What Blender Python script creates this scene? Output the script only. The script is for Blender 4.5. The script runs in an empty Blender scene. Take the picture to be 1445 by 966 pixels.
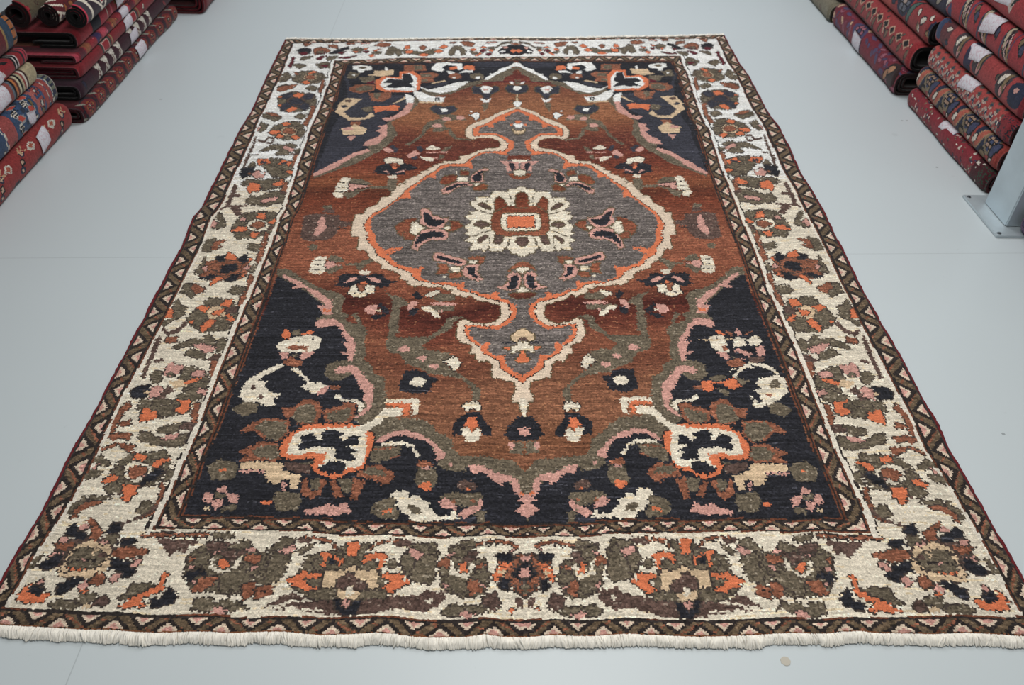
# A large hand-knotted carpet on a showroom floor between piles of folded carpets
CAMERA_FIT=[40.88518, -1.59445, 1.63573, -0.0583, -0.82598, 1.45175]
FOCAL=1150.0
WORLD_STRENGTH = 0.225
LIGHTS = [('unseen_overhead_lamp', (0.2, 0.5, 2.3), (0.2, 0.5, 0), 1.0, 1.4, 40, (1.0, 0.98, 0.95)),  # unseen lamp hung low so its falloff imitates lens vignetting on the floor
          ('unseen_overhead_lamp', (0.3, 3.6, 3.0), (0.3, 3.4, 0), 1.6, 1.6, 73, (0.97, 0.98, 1.0)),
          ('window_daylight', (0.15, 6.2, 1.9), (0.1, 1.6, 0), 1.6, 2.2, 8, (0.86, 0.94, 1.0))]
FLOOR_RGB = (195, 203, 205)
import bpy, bmesh, math, random
import numpy as np
from mathutils import Matrix, Vector

scene = bpy.context.scene
COL = scene.collection
rng = np.random.default_rng(7)
random.seed(7)

# ------------------------------------------------------------------ camera
PITCH, YAW, ROLL, CAM_X, CAM_Y, CAM_Z = CAMERA_FIT
def camera_axes():
    p, w, r = (math.radians(a) for a in (PITCH, YAW, ROLL))
    f = np.array([0, math.cos(p), -math.sin(p)])
    up = np.array([0, math.sin(p), math.cos(p)])
    rt = np.array([1.0, 0, 0])
    c, s = math.cos(r), math.sin(r)
    rt, up = c * rt + s * up, -s * rt + c * up
    z = np.array([[math.cos(w), -math.sin(w), 0], [math.sin(w), math.cos(w), 0], [0, 0, 1]])
    return z @ rt, z @ up, z @ (-f)
cam_data = bpy.data.cameras.new('camera')
cam = bpy.data.objects.new('camera', cam_data)
COL.objects.link(cam)
ax, ay, az = camera_axes()
cam.matrix_world = Matrix(((ax[0], ay[0], az[0], CAM_X), (ax[1], ay[1], az[1], CAM_Y),
                           (ax[2], ay[2], az[2], CAM_Z), (0, 0, 0, 1)))
cam_data.sensor_width = 36.0
cam_data.lens = FOCAL / 1445 * 36.0
cam_data.clip_start = 0.05
cam_data.dof.use_dof = True
cam_data.dof.focus_distance = 2.0
cam_data.dof.aperture_fstop = 5.6
scene.camera = cam

# ------------------------------------------------------------------ light
scene.view_settings.view_transform = 'Standard'
scene.view_settings.look = 'None'
scene.view_settings.gamma = 1.0
scene.view_settings.use_curve_mapping = False
scene.view_settings.exposure = 0.0
world = bpy.data.worlds.new('showroom_light')
scene.world = world
world.use_nodes = True
bg = world.node_tree.nodes['Background']
bg.inputs[0].default_value = (0.84, 0.88, 0.90, 1)
bg.inputs[1].default_value = WORLD_STRENGTH
def area(name, loc, target, sx, sy, power, col):
    d = bpy.data.lights.new(name, 'AREA')
    d.shape = 'RECTANGLE'; d.size = sx; d.size_y = sy
    d.energy = power; d.color = col
    o = bpy.data.objects.new(name, d)
    COL.objects.link(o)
    o.location = loc
    o.rotation_euler = (Vector(target) - Vector(loc)).to_track_quat('-Z', 'Y').to_euler()
    return o
for lamp in LIGHTS:
    area(*lamp)

# ------------------------------------------------------------------ materials
def srgb(c):
    return tuple((v / 255 / 12.92) if v / 255 <= 0.04045 else ((v / 255 + 0.055) / 1.055) ** 2.4 for v in c)
def new_mat(name):
    m = bpy.data.materials.new(name); m.use_nodes = True
    return m, m.node_tree.nodes, m.node_tree.links, m.node_tree.nodes['Principled BSDF']
def node(n, kind, **kw):
    x = n.new(kind)
    for k, v in kw.items(): setattr(x, k, v)
    return x
def wool_material(name, scale=1.0, rough=0.95, sheen=0.06, bump=0.5):
    m, n, l, b = new_mat(name)
    at = node(n, 'ShaderNodeAttribute', attribute_name='pile')
    tc = n.new('ShaderNodeTexCoord')
    mp = n.new('ShaderNodeMapping'); mp.inputs['Scale'].default_value = (1.0, 2.2, 1.0)
    l.new(tc.outputs['Object'], mp.inputs['Vector'])
    nz = n.new('ShaderNodeTexNoise'); nz.inputs['Scale'].default_value = 330 * scale; nz.inputs['Detail'].default_value = 3
    l.new(mp.outputs[0], nz.inputs['Vector'])
    rg = n.new('ShaderNodeMapRange'); rg.inputs[1].default_value = 0.3; rg.inputs[2].default_value = 0.7
    rg.inputs[3].default_value = 0.66; rg.inputs[4].default_value = 1.36
    l.new(nz.outputs['Fac'], rg.inputs[0])
    mx = node(n, 'ShaderNodeMix', data_type='RGBA', blend_type='MULTIPLY'); mx.inputs[0].default_value = 1
    l.new(at.outputs['Color'], mx.inputs[6]); l.new(rg.outputs[0], mx.inputs[7])
    l.new(mx.outputs[2], b.inputs['Base Color'])
    b.inputs['Roughness'].default_value = rough
    b.inputs['Specular IOR Level'].default_value = 0.15
    b.inputs['Sheen Weight'].default_value = sheen
    b.inputs['Sheen Roughness'].default_value = 0.5
    bp = n.new('ShaderNodeBump'); bp.inputs['Strength'].default_value = bump; bp.inputs['Distance'].default_value = 0.003
    l.new(nz.outputs['Fac'], bp.inputs['Height']); l.new(bp.outputs[0], b.inputs['Normal'])
    return m
M_PILE = wool_material('wool_pile')
M_FOLD = wool_material('folded_wool', 0.8, 0.95, 0.1, 0.3)

def plain(name, col, rough, metal=0.0, noise=None, spec=0.5):
    m, n, l, b = new_mat(name)
    b.inputs['Base Color'].default_value = (*srgb(col), 1)
    b.inputs['Roughness'].default_value = rough
    b.inputs['Metallic'].default_value = metal
    b.inputs['Specular IOR Level'].default_value = spec
    if noise:
        sc, amp = noise
        tc = n.new('ShaderNodeTexCoord')
        nz = n.new('ShaderNodeTexNoise'); nz.inputs['Scale'].default_value = sc; nz.inputs['Detail'].default_value = 5
        l.new(tc.outputs['Object'], nz.inputs['Vector'])
        rg = n.new('ShaderNodeMapRange'); rg.inputs[1].default_value = .3; rg.inputs[2].default_value = .7
        rg.inputs[3].default_value = 1 - amp; rg.inputs[4].default_value = 1 + amp
        l.new(nz.outputs['Fac'], rg.inputs[0])
        mx = node(n, 'ShaderNodeMix', data_type='RGBA', blend_type='MULTIPLY'); mx.inputs[0].default_value = 1
        mx.inputs[6].default_value = (*srgb(col), 1); l.new(rg.outputs[0], mx.inputs[7])
        l.new(mx.outputs[2], b.inputs['Base Color'])
    return m
M_FRINGE = plain('cotton_fringe', (238, 233, 222), 0.9, noise=(60, 0.12), spec=0.2)
M_FRINGE_DARK = plain('grey_cotton_fringe', (150, 142, 130), 0.9, noise=(60, 0.15), spec=0.2)
M_SELVAGE = plain('red_selvage', (100, 36, 40), 0.9, noise=(120, 0.35), spec=0.15)
M_STEEL = plain('galvanised_steel', (188, 200, 206), 0.45, metal=0.55, noise=(9, 0.08))
M_PLATE = plain('galvanised_plate', (186, 196, 200), 0.48, metal=0.5, noise=(14, 0.10))
M_SCREW = plain('screw_steel', (120, 124, 128), 0.35, metal=0.9)
M_SPOT = plain('beige_spot', (184, 178, 164), 0.6)

# printed paper tag: faint pink print on white paper
M_TAG, n_, l_, b_ = new_mat('paper_tag')
tc_ = n_.new('ShaderNodeTexCoord')
nz_ = n_.new('ShaderNodeTexNoise'); nz_.inputs['Scale'].default_value = 140; nz_.inputs['Detail'].default_value = 2
l_.new(tc_.outputs['Object'], nz_.inputs['Vector'])
cr_ = n_.new('ShaderNodeValToRGB')
cr_.color_ramp.elements[0].position = 0.40; cr_.color_ramp.elements[0].color = (*srgb((184, 164, 172)), 1)
cr_.color_ramp.elements[1].position = 0.50; cr_.color_ramp.elements[1].color = (*srgb((196, 194, 200)), 1)
l_.new(nz_.outputs['Fac'], cr_.inputs[0]); l_.new(cr_.outputs[0], b_.inputs['Base Color'])
b_.inputs['Roughness'].default_value = 0.75

# floor: pale grey sheet flooring with fine welded seams
M_FLOOR, n_, l_, b_ = new_mat('grey_sheet_floor')
tc_ = n_.new('ShaderNodeTexCoord')
sp_ = n_.new('ShaderNodeSeparateXYZ'); l_.new(tc_.outputs['Object'], sp_.inputs[0])
def mth(op, a, b=None, c=None):
    x = node(n_, 'ShaderNodeMath', operation=op)
    for i, v in enumerate((a, b, c)):
        if v is None: continue
        if hasattr(v, 'is_linked'): l_.new(v, x.inputs[i])
        else: x.inputs[i].default_value = v
    return x.outputs[0]
X, Y = sp_.outputs['X'], sp_.outputs['Y']
def seam(e, width):
    a = mth('ABSOLUTE', e)
    return mth('LESS_THAN', a, width)
s1 = seam(mth('ADD', X, mth('MULTIPLY_ADD', Y, 0.0085, 0.8295)), 0.0011)
s2 = seam(mth('SUBTRACT', Y, mth('MULTIPLY_ADD', X, 0.0305, 1.262)), 0.0011)
s3 = seam(mth('SUBTRACT', X, 1.172), 0.0010)
sm = mth('MAXIMUM', s1, s2)
nz_ = n_.new('ShaderNodeTexNoise'); nz_.inputs['Scale'].default_value = 1.6; nz_.inputs['Detail'].default_value = 6
l_.new(tc_.outputs['Object'], nz_.inputs['Vector'])
nf_ = n_.new('ShaderNodeTexNoise'); nf_.inputs['Scale'].default_value = 26; nf_.inputs['Detail'].default_value = 4; nf_.inputs['Distortion'].default_value = 1.2
l_.new(tc_.outputs['Object'], nf_.inputs['Vector'])
scuff = mth('MULTIPLY', mth('GREATER_THAN', nf_.outputs['Fac'], 0.735), 0.05)
val = mth('SUBTRACT', mth('MULTIPLY_ADD', nz_.outputs['Fac'], 0.05, 0.975), scuff)
for dx_, dy_, dr_, dk_ in ((1.191, .527, .0045, .42), (1.586, 2.251, .005, .4), (1.607, 2.252, .005, .4), (1.572, 1.865, .005, .4), (-1.425, 2.336, .006, .25), (1.51, 2.124, .012, .07)):
    ex_, ey_ = mth('SUBTRACT', X, dx_), mth('SUBTRACT', Y, dy_)
    rr_ = mth('SQRT', mth('ADD', mth('MULTIPLY', ex_, ex_), mth('MULTIPLY', ey_, ey_)))
    val = mth('SUBTRACT', val, mth('MULTIPLY', mth('LESS_THAN', rr_, dr_), dk_))
val = mth('SUBTRACT', val, mth('MULTIPLY', sm, 0.22))
mx_ = node(n_, 'ShaderNodeMix', data_type='RGBA', blend_type='MULTIPLY'); mx_.inputs[0].default_value = 1
mx_.inputs[6].default_value = (*srgb(FLOOR_RGB), 1); l_.new(val, mx_.inputs[7])
l_.new(mx_.outputs[2], b_.inputs['Base Color'])
b_.inputs['Roughness'].default_value = 0.38
b_.inputs['Specular IOR Level'].default_value = 0.35

# ------------------------------------------------------------------ helpers
def tag(o, label=None, cat=None, group=None, kind=None):
    if label: o['label'] = label
    if cat: o['category'] = cat
    if group: o['group'] = group
    if kind: o['kind'] = kind
    return o
def empty(name, loc):
    o = bpy.data.objects.new(name, None); COL.objects.link(o); o.location = loc
    o.empty_display_size = 0.1
    return o
def mesh_obj(name, v, f, mat, parent=None, smooth=False, colors=None):
    """v: Nx3 array, f: Mx4 int array or list of tuples; colors: per-face linear rgb (Mx3)"""
    me = bpy.data.meshes.new(name)
    v = np.asarray(v, np.float32)
    if isinstance(f, np.ndarray):
        k = f.shape[1]
        me.vertices.add(len(v)); me.vertices.foreach_set('co', v.ravel())
        me.loops.add(f.size); me.loops.foreach_set('vertex_index', f.ravel().astype(np.int32))
        me.polygons.add(len(f)); me.polygons.foreach_set('loop_start', np.arange(0, f.size, k, dtype=np.int32))
        me.update(calc_edges=True)
        if colors is not None:
            a = me.color_attributes.new('pile', 'BYTE_COLOR', 'CORNER')
            c = np.ones((f.size, 4), np.float32); c[:, :3] = np.repeat(colors, k, 0)
            a.data.foreach_set('color', c.ravel())
        me.validate()
    else:
        me.from_pydata(v.tolist(), [], f)
    if smooth: me.polygons.foreach_set('use_smooth', np.ones(len(me.polygons), bool))
    me.materials.append(mat)
    o = bpy.data.objects.new(name, me); COL.objects.link(o)
    if parent: o.parent = parent
    return o
def bm_obj(name, bm, mat, parent=None, smooth=False):
    me = bpy.data.meshes.new(name); bm.normal_update(); bm.to_mesh(me); bm.free()
    me.materials.append(mat)
    if smooth: me.polygons.foreach_set('use_smooth', np.ones(len(me.polygons), bool))
    o = bpy.data.objects.new(name, me); COL.objects.link(o)
    if parent: o.parent = parent
    return o
def bevel_box(name, x0, x1, y0, y1, z0, z1, mat, parent=None, bev=0.003, seg=2):
    bm = bmesh.new(); bmesh.ops.create_cube(bm, size=1)
    for v in bm.verts:
        v.co = Vector(((x0 + x1) / 2 + v.co.x * (x1 - x0), (y0 + y1) / 2 + v.co.y * (y1 - y0), (z0 + z1) / 2 + v.co.z * (z1 - z0)))
    if bev: bmesh.ops.bevel(bm, geom=bm.edges[:], offset=bev, segments=seg, affect='EDGES')
    return bm_obj(name, bm, mat, parent)
def tube(path, rad, sides=6):
    path = np.asarray(path, float); n = len(path)
    d = np.gradient(path, axis=0); d /= np.linalg.norm(d, axis=1)[:, None] + 1e-12
    up = np.array([0, 0, 1.0]); a = np.cross(d, up); a /= np.linalg.norm(a, axis=1)[:, None] + 1e-12
    b = np.cross(a, d)
    th = np.linspace(0, 2 * math.pi, sides, endpoint=False)
    rad = np.broadcast_to(rad, n)
    v = path[:, None] + rad[:, None, None] * (np.cos(th)[None, :, None] * a[:, None] + np.sin(th)[None, :, None] * b[:, None])
    i = np.arange(n - 1)[:, None] * sides; j = np.arange(sides)[None]; k = (j + 1) % sides
    f = np.stack([i + j, i + k, i + sides + k, i + sides + j], -1).reshape(-1, 4)
    return v.reshape(-1, 3), f

def inside(poly, x, y):
    r = np.zeros(x.shape, bool); n = len(poly)
    for i in range(n):
        x0, y0 = poly[i]; x1, y1 = poly[i - 1]
        if y0 == y1: continue
        c = ((y0 > y) != (y1 > y)) & (x < (x1 - x0) * (y - y0) / (y1 - y0) + x0)
        r ^= c
    return r
def lin(c):
    c = np.asarray(c, float) / 255
    return np.where(c <= 0.04045, c / 12.92, ((c + 0.055) / 1.055) ** 2.4)

# ------------------------------------------------------------------ floor
mesh_obj('floor', [(-4.5, -3, 0), (4.5, -3, 0), (4.5, 7, 0), (-4.5, 7, 0)], [(0, 1, 2, 3)], M_FLOOR)
tag(bpy.data.objects['floor'], kind='structure')
# carpet outline, guard lines and motifs in carpet coordinates (s across, t along)
EDGE_LEFT=[(-1.0440,0.0036),(-1.0402,0.0533),(-1.0364,0.1031),(-1.0359,0.1528),(-1.0327,0.2025),(-1.0290,0.2522),(-1.0274,0.3019),(-1.0284,0.3516),(-1.0306,0.4013),(-1.0317,0.4510),(-1.0293,0.5007),(-1.0269,0.5504),(-1.0273,0.6002),(-1.0279,0.6499),(-1.0284,0.6996),(-1.0288,0.7493),(-1.0287,0.7990),(-1.0278,0.8487),(-1.0269,0.8984),(-1.0266,0.9481),(-1.0264,0.9978),(-1.0263,1.0476),(-1.0271,1.0973),(-1.0281,1.1470),(-1.0273,1.1967),(-1.0264,1.2464),(-1.0269,1.2961),(-1.0309,1.3458),(-1.0349,1.3955),(-1.0390,1.4452),(-1.0313,1.4949),(-1.0278,1.5447),(-1.0289,1.5944),(-1.0299,1.6441),(-1.0310,1.6938),(-1.0321,1.7435),(-1.0331,1.7932),(-1.0342,1.8429),(-1.0353,1.8926),(-1.0364,1.9423),(-1.0369,1.9920),(-1.0368,2.0418),(-1.0368,2.0915),(-1.0343,2.1412),(-1.0318,2.1909),(-1.0292,2.2406),(-1.0321,2.2903),(-1.0357,2.3400),(-1.0381,2.3897),(-1.0396,2.4394),(-1.0410,2.4891),(-1.0425,2.5389),(-1.0440,2.5886),(-1.0447,2.6383),(-1.0453,2.6880),(-1.0460,2.7377),(-1.0466,2.7874),(-1.0472,2.8371),(-1.0478,2.8868),(-1.0485,2.9365),(-1.0491,2.9862)]
EDGE_RIGHT=[(1.0379,-0.0178),(1.0367,0.0349),(1.0355,0.0876),(1.0340,0.1402),(1.0328,0.1929),(1.0321,0.2456),(1.0322,0.2983),(1.0315,0.3510),(1.0303,0.4037),(1.0287,0.4564),(1.0314,0.5091),(1.0342,0.5618),(1.0327,0.6145),(1.0332,0.6672),(1.0342,0.7199),(1.0348,0.7725),(1.0354,0.8252),(1.0341,0.8779),(1.0323,0.9306),(1.0331,0.9833),(1.0333,1.0360),(1.0322,1.0887),(1.0328,1.1414),(1.0353,1.1941),(1.0376,1.2468),(1.0393,1.2995),(1.0406,1.3522),(1.0410,1.4048),(1.0433,1.4575),(1.0458,1.5102),(1.0477,1.5629),(1.0476,1.6156),(1.0476,1.6683),(1.0455,1.7210),(1.0431,1.7737),(1.0418,1.8264),(1.0452,1.8791),(1.0487,1.9318),(1.0521,1.9844),(1.0542,2.0371),(1.0554,2.0898),(1.0566,2.1425),(1.0523,2.1952),(1.0473,2.2479),(1.0460,2.3006),(1.0468,2.3533),(1.0476,2.4060),(1.0483,2.4587),(1.0487,2.5114),(1.0490,2.5641),(1.0494,2.6167),(1.0498,2.6694),(1.0459,2.7221),(1.0391,2.7748),(1.0386,2.8275),(1.0391,2.8802),(1.0397,2.9329),(1.0403,2.9856),(1.0409,3.0383),(1.0415,3.0910),(1.0421,3.1437)]
EDGE_NEAR=[(-1.0440,0.0036),(-1.0093,-0.0002),(-0.9746,-0.0030),(-0.9399,-0.0047),(-0.9052,-0.0063),(-0.8705,-0.0085),(-0.8358,-0.0111),(-0.8011,-0.0112),(-0.7664,-0.0122),(-0.7317,-0.0160),(-0.6970,-0.0170),(-0.6623,-0.0161),(-0.6276,-0.0145),(-0.5929,-0.0144),(-0.5582,-0.0176),(-0.5235,-0.0155),(-0.4888,-0.0141),(-0.4541,-0.0140),(-0.4195,-0.0176),(-0.3848,-0.0209),(-0.3501,-0.0197),(-0.3154,-0.0182),(-0.2807,-0.0154),(-0.2460,-0.0174),(-0.2113,-0.0229),(-0.1766,-0.0255),(-0.1419,-0.0249),(-0.1072,-0.0239),(-0.0725,-0.0184),(-0.0378,-0.0233),(-0.0031,-0.0245),(0.0316,-0.0218),(0.0663,-0.0188),(0.1010,-0.0214),(0.1357,-0.0213),(0.1704,-0.0185),(0.2051,-0.0161),(0.2398,-0.0179),(0.2745,-0.0196),(0.3092,-0.0213),(0.3439,-0.0223),(0.3786,-0.0212),(0.4133,-0.0198),(0.4480,-0.0180),(0.4827,-0.0160),(0.5174,-0.0135),(0.5521,-0.0147),(0.5868,-0.0150),(0.6215,-0.0106),(0.6562,-0.0090),(0.6909,-0.0138),(0.7256,-0.0141),(0.7603,-0.0144),(0.7950,-0.0156),(0.8297,-0.0136),(0.8644,-0.0124),(0.8991,-0.0142),(0.9338,-0.0163),(0.9685,-0.0188),(1.0032,-0.0184),(1.0379,-0.0178)]
EDGE_FAR=[(-1.0491,2.9862),(-1.0143,2.9904),(-0.9794,2.9906),(-0.9446,2.9909),(-0.9097,2.9912),(-0.8748,2.9915),(-0.8400,2.9923),(-0.8051,2.9934),(-0.7703,2.9945),(-0.7354,2.9955),(-0.7006,2.9966),(-0.6657,2.9977),(-0.6309,2.9987),(-0.5960,3.0012),(-0.5612,3.0044),(-0.5263,3.0077),(-0.4915,3.0110),(-0.4566,3.0142),(-0.4217,3.0175),(-0.3869,3.0208),(-0.3520,3.0238),(-0.3172,3.0265),(-0.2823,3.0293),(-0.2475,3.0321),(-0.2126,3.0348),(-0.1778,3.0376),(-0.1429,3.0403),(-0.1081,3.0431),(-0.0732,3.0459),(-0.0384,3.0486),(-0.0035,3.0514),(0.0313,3.0526),(0.0662,3.0537),(0.1011,3.0548),(0.1359,3.0559),(0.1708,3.0569),(0.2056,3.0580),(0.2405,3.0591),(0.2753,3.0620),(0.3102,3.0659),(0.3450,3.0698),(0.3799,3.0736),(0.4147,3.0775),(0.4496,3.0814),(0.4844,3.0852),(0.5193,3.0887),(0.5542,3.0914),(0.5890,3.0940),(0.6239,3.0967),(0.6587,3.0993),(0.6936,3.1019),(0.7284,3.1046),(0.7633,3.1072),(0.7981,3.1116),(0.8330,3.1162),(0.8678,3.1208),(0.9027,3.1253),(0.9375,3.1299),(0.9724,3.1345),(1.0072,3.1391),(1.0421,3.1437)]
GUIDES={'L1':[0.0167,0.0192,0.0199,0.0226,0.0251,0.0290,0.0295,0.0254,0.0239,0.0256,0.0277,0.0280,0.0282,0.0285,0.0286,0.0280,0.0284,0.0288,0.0287,0.0286,0.0297,0.0292,0.0283,0.0275,0.0298,0.0302,0.0305,0.0300,0.0266,0.0236,0.0235,0.0251,0.0266,0.0271,0.0276,0.0281,0.0266,0.0250,0.0240,0.0229,0.0210],
'L2':[0.1227,0.1227,0.1226,0.1225,0.1246,0.1272,0.1299,0.1293,0.1283,0.1279,0.1280,0.1279,0.1275,0.1282,0.1297,0.1299,0.1300,0.1308,0.1330,0.1351,0.1336,0.1306,0.1293,0.1297,0.1287,0.1282,0.1276,0.1268,0.1259,0.1250,0.1258,0.1270,0.1281,0.1292,0.1293,0.1281,0.1269,0.1254,0.1237,0.1220,0.1203],
'L3':[0.1450,0.1454,0.1459,0.1465,0.1477,0.1512,0.1523,0.1530,0.1531,0.1546,0.1551,0.1550,0.1545,0.1542,0.1542,0.1537,0.1533,0.1532,0.1548,0.1564,0.1571,0.1569,0.1566,0.1562,0.1561,0.1559,0.1555,0.1551,0.1547,0.1543,0.1541,0.1550,0.1558,0.1566,0.1563,0.1558,0.1553,0.1537,0.1520,0.1504,0.1488],
'R1':[0.9782,0.9763,0.9776,0.9789,0.9765,0.9744,0.9709,0.9709,0.9717,0.9701,0.9693,0.9689,0.9695,0.9709,0.9724,0.9721,0.9724,0.9726,0.9725,0.9702,0.9680,0.9691,0.9702,0.9702,0.9698,0.9692,0.9685,0.9691,0.9713,0.9718,0.9696,0.9703,0.9715,0.9727,0.9734,0.9740,0.9747,0.9754,0.9761,0.9768,0.9782],
'R2':[0.8633,0.8640,0.8649,0.8658,0.8677,0.8664,0.8653,0.8628,0.8634,0.8640,0.8647,0.8650,0.8644,0.8628,0.8607,0.8614,0.8620,0.8622,0.8619,0.8606,0.8594,0.8592,0.8615,0.8631,0.8620,0.8614,0.8623,0.8632,0.8628,0.8637,0.8646,0.8655,0.8673,0.8691,0.8709,0.8728,0.8748,0.8765,0.8771,0.8777,0.8784],
'R3':[0.8319,0.8343,0.8369,0.8396,0.8410,0.8404,0.8391,0.8372,0.8363,0.8369,0.8378,0.8378,0.8376,0.8373,0.8373,0.8374,0.8369,0.8364,0.8355,0.8345,0.8334,0.8324,0.8343,0.8367,0.8378,0.8370,0.8366,0.8371,0.8377,0.8383,0.8398,0.8413,0.8432,0.8450,0.8471,0.8493,0.8512,0.8522,0.8532,0.8542,0.8551],
'N1':[0.0128,0.0139,0.0140,0.0141,0.0141,0.0141,0.0141,0.0140,0.0138,0.0136,0.0116,0.0124,0.0133,0.0139,0.0139,0.0136,0.0137,0.0140,0.0140,0.0139,0.0136,0.0130,0.0128,0.0131,0.0130,0.0125,0.0128,0.0129,0.0129,0.0130,0.0125,0.0116,0.0108,0.0117,0.0127,0.0134,0.0135,0.0135,0.0136,0.0146,0.0152],
'N2':[0.0725,0.0737,0.0748,0.0759,0.0770,0.0781,0.0796,0.0795,0.0785,0.0782,0.0782,0.0775,0.0761,0.0752,0.0748,0.0742,0.0749,0.0756,0.0758,0.0757,0.0755,0.0749,0.0744,0.0753,0.0763,0.0774,0.0784,0.0788,0.0789,0.0782,0.0775,0.0767,0.0765,0.0766,0.0768,0.0768,0.0769,0.0769,0.0769,0.0769,0.0769],
'N3':[0.0881,0.0888,0.0895,0.0903,0.0910,0.0918,0.0924,0.0919,0.0914,0.0909,0.0905,0.0891,0.0895,0.0886,0.0865,0.0865,0.0879,0.0889,0.0879,0.0864,0.0863,0.0862,0.0869,0.0880,0.0891,0.0900,0.0909,0.0905,0.0902,0.0897,0.0890,0.0883,0.0876,0.0882,0.0886,0.0887,0.0888,0.0889,0.0890,0.0891,0.0892],
'F1':[0.9794,0.9785,0.9803,0.9821,0.9839,0.9843,0.9846,0.9857,0.9871,0.9885,0.9900,0.9906,0.9904,0.9901,0.9899,0.9896,0.9892,0.9886,0.9881,0.9879,0.9878,0.9878,0.9877,0.9877,0.9876,0.9875,0.9875,0.9874,0.9874,0.9873,0.9873,0.9872,0.9871,0.9871,0.9870,0.9869,0.9863,0.9849,0.9836,0.9822,0.9823],
'F2':[0.9095,0.9098,0.9110,0.9123,0.9136,0.9149,0.9166,0.9182,0.9199,0.9214,0.9229,0.9241,0.9235,0.9230,0.9224,0.9218,0.9213,0.9209,0.9204,0.9212,0.9230,0.9233,0.9235,0.9237,0.9240,0.9242,0.9244,0.9247,0.9247,0.9241,0.9235,0.9228,0.9222,0.9216,0.9210,0.9204,0.9196,0.9188,0.9180,0.9172,0.9164],
'F3':[0.8964,0.8964,0.8970,0.8975,0.8980,0.8985,0.8990,0.9002,0.9013,0.9017,0.9022,0.9026,0.9032,0.9037,0.9043,0.9048,0.9052,0.9056,0.9059,0.9062,0.9065,0.9059,0.9053,0.9047,0.9041,0.9035,0.9029,0.9022,0.9016,0.9010,0.9004,0.8998,0.8992,0.8986,0.8980,0.8972,0.8963,0.8954,0.8945,0.8936,0.8927],
'AX':[0.5039,0.5041,0.5046,0.5074,0.5075,0.5075,0.5073,0.5066,0.5058,0.5051,0.5056,0.5067,0.5077,0.5087,0.5090,0.5092,0.5094,0.5097,0.5099,0.5101,0.5100,0.5098,0.5096,0.5094,0.5092,0.5091,0.5089,0.5087,0.5085,0.5080,0.5075,0.5079,0.5092,0.5104,0.5116,0.5128,0.5141,0.5143,0.5144,0.5145,0.5147]}
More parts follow.
